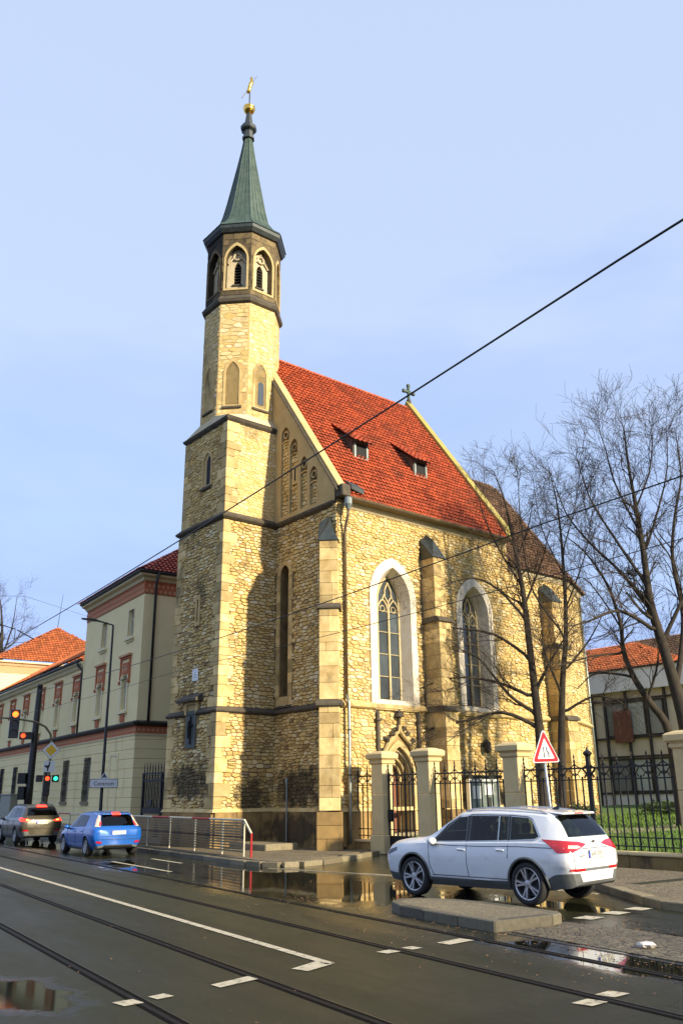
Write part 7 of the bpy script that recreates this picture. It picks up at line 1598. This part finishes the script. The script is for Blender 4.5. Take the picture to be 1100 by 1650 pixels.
def white_extra(e, tree_, patch):
    for s2 in (1, -1):
        pts = [Vector((x, s2 * .60, tree_.ray_cast(Vector((x, s2 * .60, 3)), Vector((0, 0, -1)))[0].z + h)) for x, h in ((.15, .0), (.02, .035), (-.5, .05), (-1.1, .05), (-1.6, .035), (-1.75, .0))]
        q = MB(); q.tube(pts, .016, 6); q.build('roof_rail', 'alloy', e)
    z = tree_.ray_cast(Vector((-1.55, 0, 3)), Vector((0, 0, -1)))[0].z; q = MB(); q.loft([[(-1.62, -.02, z), (-1.45, 0, z), (-1.62, .02, z)], [(-1.66, -.004, z + .09), (-1.62, 0, z + .09), (-1.66, .004, z + .09)]]); q.build('roof_aerial', 'trim_black', e)
    q = MB(); q.loft([[(x, y, z) for y, z in ((-.58, z0), (.58, z0), (.55, z0 + .03), (-.55, z0 + .03))] for x, z0 in ((-1.78, 1.575), (-2.06, 1.545))]); q.build('roof_spoiler', 'paint_white', e)
    q = MB(); q.box(-2.066, -2.058, -.16, .16, 1.552, 1.570); q.build('high_brake_lamp', 'lamp_red', e)
    h = tree_.ray_cast(Vector((-4, 0, 1.06)), Vector((1, 0, 0))); M = Matrix.Translation(h[0] - Vector((.004, 0, 0))) @ Matrix.Rotation(-.55, 4, 'Y')
    q = MB(); q.lathe([(.052, 0), (.055, -.008), (.045, -.012), (.04, -.009)], 20, fn=lambda x, y, z: M @ Vector((z, x, y))); bd = q.build('badge', 'chrome', e)
    q = MB(); q.lathe([(.04, -.008), (.002, -.009)], 16, fn=lambda x, y, z: M @ Vector((z, x, y))); q.build('badge_centre', 'seam', bd)
    q = MB(); q.tube([M @ Vector((-.012, -.025, -.02)), M @ Vector((-.012, .0, .02)), M @ Vector((-.012, .024, .025))], .006, 4); q.build('badge_mark', 'chrome', bd)
wsw = [('front_door_window', [(.86, 1.035), (.03, 1.06), (.07, 1.50), (.28, 1.485), (.55, 1.32)]), ('rear_door_window', [(-.05, 1.06), (-.74, 1.085), (-.70, 1.515), (-.02, 1.515)]), ('rear_door_window', [(-.765, 1.085), (-.97, 1.095), (-.93, 1.51), (-.725, 1.515)]), ('quarter_window', [(-1.03, 1.095), (-1.60, 1.13), (-1.66, 1.17), (-1.46, 1.44), (-1.36, 1.485), (-.99, 1.505)])]
TLW = [(-1.04, 1.035), (-.84, 1.085), (-.22, 1.125), (-.36, .905), (-.62, .915), (-.82, .965)]
wsp = dict(clad_row=True, cab=(-1.86, .72), windshield=[(-.66, 1.19), (.66, 1.19), (.58, 1.50), (-.58, 1.50)], sx=.955, lip=.024, lip_m='cladding', tyre=.366, hw=.94, rim=.28, axles=(1.40, -1.39), clad=lambda x: (.565 if x < -1.85 else .385 if x < 1.7 else .36), side_windows=wsw,
    rear_window=[(-.70, 1.16), (.70, 1.16), (.60, 1.50), (.5, 1.525), (-.5, 1.525), (-.60, 1.50)],
    pillars=[[(.93, 1.02), (.86, 1.035), (.55, 1.33), (.28, 1.495), (.25, 1.52), (.6, 1.34)], [(.025, 1.05), (-.045, 1.05), (-.015, 1.52), (.065, 1.51)], [(-.975, 1.09), (-1.025, 1.09), (-.985, 1.51), (-.935, 1.515)]],
    seams=[[(.98, .98), (.95, .6), (.86, .42)], [(.0, 1.05), (-.01, .6), (-.03, .42)], [(-1.0, 1.08), (-1.0, .85), (-.98, .78)], [(.9, .42), (-.95, .42)], [(.98, .985), (.3, .965), (-.4, .97), (-1.2, .99), (-2.1, .98)]], rear_seams=[[(-.78, .98), (-.74, .60), (.74, .60), (.78, .98)], [(-.45, .965), (.45, .965)]],
    dlo=[(.93, 1.02), (0, 1.045), (-1.0, 1.08), (-1.62, 1.115), (-1.70, 1.165), (-1.48, 1.46), (-1.36, 1.505), (-.98, 1.53), (0, 1.535)], handles=[(.12, .90), (-.82, .92)], mirror=(.80, .99), plate=(0, .865, .0), plate_text='6AP 0703', plate_tilt=.5,
    patches=[('tail_lamp', TLW, (1, -.65, 0), 'lamp_red', .008), ('tail_lamp_lens', [(-.86, .99), (-.78, 1.02), (-.56, 1.03), (-.53, .98), (-.72, .968)], (1, -.65, 0), 'lamp_clear', .012),
             ('tail_lamp', mirror_poly(TLW), (1, .65, 0), 'lamp_red', .008),
             ('bumper_reflector', [(.42, .60), (.84, .605), (.84, .645), (.42, .64)], 'B', 'lamp_red', .008), ('bumper_reflector', mirror_poly([(.42, .60), (.84, .605), (.84, .645), (.42, .64)]), 'B', 'lamp_red', .008), ('bumper_strip', [(-.42, .60), (.42, .60), (.42, .64), (-.42, .64)], 'B', 'alloy', .006),
             ('badge_lettering', [(.40, .84), (.58, .84), (.58, .855), (.40, .855)], 'B', 'chrome', .005), ('headlamp', [(2.18, .74), (1.86, .84), (1.88, .90), (2.14, .84)], 'L', 'lamp_glass', .006), ('headlamp', [(2.18, .74), (1.86, .84), (1.88, .90), (2.14, .84)], 'R', 'lamp_glass', .006)], extra=white_extra)
HD = rad(45.5); rear = Vector((3.33, 16.66)); hv = Vector((-math.sin(HD), math.cos(HD))); ctr = rear + hv * 1.33 + Vector((hv.y, -hv.x)) * .84
white = make_car('car', 'white SUV driving past the traffic island', 'paint_white', ctr, HD + math.pi / 2, SW, wsp)
# ---- blue hatchback
SBl = [(-2.12, .34, .42, .62, .80, .86, .88, .58, .70, .70, .62, .46),
       (-2.07, .28, .42, .62, .86, .93, .96, .76, .84, .82, .70, .54),
       (-1.95, .25, .42, .62, .90, 1.04, 1.09, .83, .90, .87, .69, .55),
       (-1.80, .23, .41, .62, .92, 1.22, 1.28, .86, .915, .88, .64, .54),
       (-1.62, .22, .40, .62, .93, 1.35, 1.42, .87, .92, .885, .62, .53),
       (-1.0, .20, .36, .62, .93, 1.41, 1.475, .87, .92, .885, .635, .55),
       (-.3, .19, .34, .62, .925, 1.425, 1.49, .87, .92, .885, .64, .56),
       (.2, .19, .34, .61, .91, 1.37, 1.44, .87, .92, .885, .65, .57),
       (.6, .19, .34, .61, .90, 1.21, 1.27, .87, .92, .885, .67, .58),
       (1.1, .19, .34, .60, .88, .98, 1.0, .87, .915, .88, .72, .58),
       (1.6, .20, .34, .58, .81, .89, .91, .85, .90, .84, .68, .52),
       (1.95, .21, .35, .55, .72, .78, .80, .78, .83, .76, .6, .44),
       (2.15, .24, .37, .52, .62, .66, .68, .6, .66, .58, .46, .3)]
def blue_extra(e, tree_, patch):
    q = MB(); q.loft([[(x, y, z) for y, z in ((-.52, z0), (.52, z0), (.49, z0 + .03), (-.49, z0 + .03))] for x, z0 in ((-1.5, 1.415), (-1.78, 1.375))]); q.build('roof_spoiler', 'paint_blue', e)
    q = MB(); q.loft([[(x, y, z) for y, z in ((-.16, z0), (.16, z0), (.13, z0 + .05), (-.13, z0 + .05))] for x, z0 in ((-1.62, 1.405), (-1.79, 1.36))]); q.build('high_brake_lamp', 'brake_lit', e)
    q = MB(); q.tube([(-2.02, 0, .99), (-1.92, .2, 1.10), (-1.88, .38, 1.13)], .01, 4); q.build('wiper', 'trim_black', e)
bwin = [('front_door_window', [(.74, .93), (-.08, .95), (-.05, 1.36), (.2, 1.34), (.45, 1.2)]), ('rear_door_window', [(-.15, .955), (-.98, .98), (-1.02, 1.02), (-.92, 1.34), (-.12, 1.365)])]
lamp = [(.13, .98), (.31, .98), (.26, 1.2), (.19, 1.36), (.12, 1.34)]
bsp = dict(cab=(-1.72, .72), windshield=[(-.62, 1.03), (.62, 1.03), (.54, 1.36), (-.54, 1.36)], tyre=.318, hw=.92, rim=.215, axles=(1.30, -1.34), clad=lambda x: (.36 if x < -1.9 else .25), twin=False, spokes=7, side_windows=bwin, rear_window=[(-.60, 1.0), (.60, 1.0), (.55, 1.3), (.48, 1.355), (-.48, 1.355), (-.55, 1.3)],
    pillars=[[(-.085, .945), (-.145, .945), (-.115, 1.37), (-.045, 1.365)]], seams=[[(.85, .88), (.82, .5), (.75, .36)], [(-.11, .93), (-.12, .36)], [(-1.02, .96), (-1.0, .7)]], rear_seams=[[(-.70, .92), (-.66, .66), (.66, .66), (.70, .92)], [(-.72, .56), (.72, .56)]], handles=[(.05, .80), (-.85, .82)], mirror=(.68, .89), mirror_m='paint_blue', plate=(0, .78, 0), plate_text='4AE 8153',
    patches=[('tail_lamp', lamp, (1, -.25, 0), 'lamp_clear', .008), ('tail_lamp', mirror_poly(lamp), (1, .25, 0), 'lamp_clear', .008), ('tail_lamp_lens', [(.115, 1.0), (.18, 1.0), (.155, 1.15), (.10, 1.15)], (1, -.25, 0), 'brake_lit', .012), ('tail_lamp_lens', mirror_poly([(.115, 1.0), (.18, 1.0), (.155, 1.15), (.10, 1.15)]), (1, .25, 0), 'brake_lit', .012),
             ('bumper_reflector', [(.58, .43), (.78, .45), (.76, .51), (.60, .50)], 'B', 'lamp_red', .008), ('bumper_reflector', mirror_poly([(.58, .43), (.78, .45), (.76, .51), (.60, .50)]), 'B', 'lamp_red', .008), ('plate_recess', [(-.42, .85), (.42, .85), (.32, .71), (-.32, .71)], 'B', 'paint_blue', .004), ('lower_grille', [(-.55, .3), (.55, .3), (.5, .385), (-.5, .385)], 'B', 'trim_black', .006)], extra=blue_extra)
bc = rw(10.28, 33.1)
blue = make_car('car', 'bright blue hatchback waiting behind the olive brown SUV', 'paint_blue', bc, RA + math.pi / 2 + .02, SBl, bsp)
# ---- olive brown SUV
SBr = [(x - .0 if True else x, zb, zs, zm, zl + .02, zg + .05, zt + .055, a, b_, c, d, f) for (x, zb, zs, zm, zl, zg, zt, a, b_, c, d, f) in SW]
def brown_extra(e, tree_, patch):
    for s2 in (1, -1):
        pts = [Vector((x, s2 * .60, tree_.ray_cast(Vector((x, s2 * .60, 3)), Vector((0, 0, -1)))[0].z + h)) for x, h in ((.15, .0), (.02, .04), (-1.1, .055), (-1.6, .04), (-1.75, .0))]
        q = MB(); q.tube(pts, .018, 6); q.build('roof_rail', 'trim_black', e)
    q = MB(); q.loft([[(x, y, z) for y, z in ((-.24, z0), (.24, z0), (.2, z0 + .07), (-.2, z0 + .07))] for x, z0 in ((-1.85, 1.61), (-2.05, 1.575))]); q.build('high_brake_lamp', 'brake_lit', e)
    q = MB(); q.tube([(-2.14, -.5, 1.28), (-2.1, -.1, 1.33)], .012, 4); q.build('wiper', 'trim_black', e)
bl_l = [(-.34, 1.02), (-.12, 1.09), (.2, 1.14), (.26, 1.05), (.18, .97), (-.25, .965)]
brw = [(n_, [(a, b_ + .04) for a, b_ in P]) for n_, P in wsw]
brs = dict(clad_row=True, cab=(-1.86, .72), windshield=[(-.66, 1.24), (.66, 1.24), (.58, 1.55), (-.58, 1.55)], lip_m='cladding', tyre=.36, hw=.94, rim=.24, axles=(1.36, -1.34), clad=lambda x: (.44 if x < -1.9 else .40), twin=False, spokes=6, side_windows=brw, rear_window=[(-.68, 1.22), (.68, 1.22), (.60, 1.53), (.5, 1.56), (-.5, 1.56), (-.60, 1.53)],
    pillars=[], seams=wsp['seams'], rear_seams=[[(-.72, .96), (-.70, .66), (.70, .66), (.72, .96)]], handles=[(.12, .92), (-.82, .94)], mirror=(.80, 1.03), mirror_m='trim_black', plate=(0, .93, 0), plate_text='1AM 4280', plate_tilt=.4,
    patches=[('tail_lamp', bl_l, (1, -.35, 0), 'brake_lit', .01), ('tail_lamp', mirror_poly(bl_l), (1, .35, 0), 'brake_lit', .01), ('tail_lamp_lens', [(-.22, 1.0), (-.08, 1.01), (-.08, 1.07), (-.2, 1.06)], (1, -.35, 0), 'brake_hot', .016), ('tail_lamp_lens', mirror_poly([(-.22, 1.0), (-.08, 1.01), (-.08, 1.07), (-.2, 1.06)]), (1, .35, 0), 'brake_hot', .016), ('bumper_reflector', [(.58, .55), (.84, .56), (.80, .63), (.6, .62)], 'B', 'lamp_red', .008), ('bumper_reflector', mirror_poly([(.58, .55), (.84, .56), (.80, .63), (.6, .62)]), 'B', 'lamp_red', .008), ('chrome_bar', [(-.4, 1.04), (.4, 1.04), (.4, 1.075), (-.4, 1.075)], 'B', 'chrome', .008)], extra=brown_extra)
oc_ = rw(10.28, 44.1)
make_car('car', 'olive brown SUV with lit brake lamps at the left edge', 'paint_olive', oc_, RA + math.pi / 2 + .03, SBr, brs)
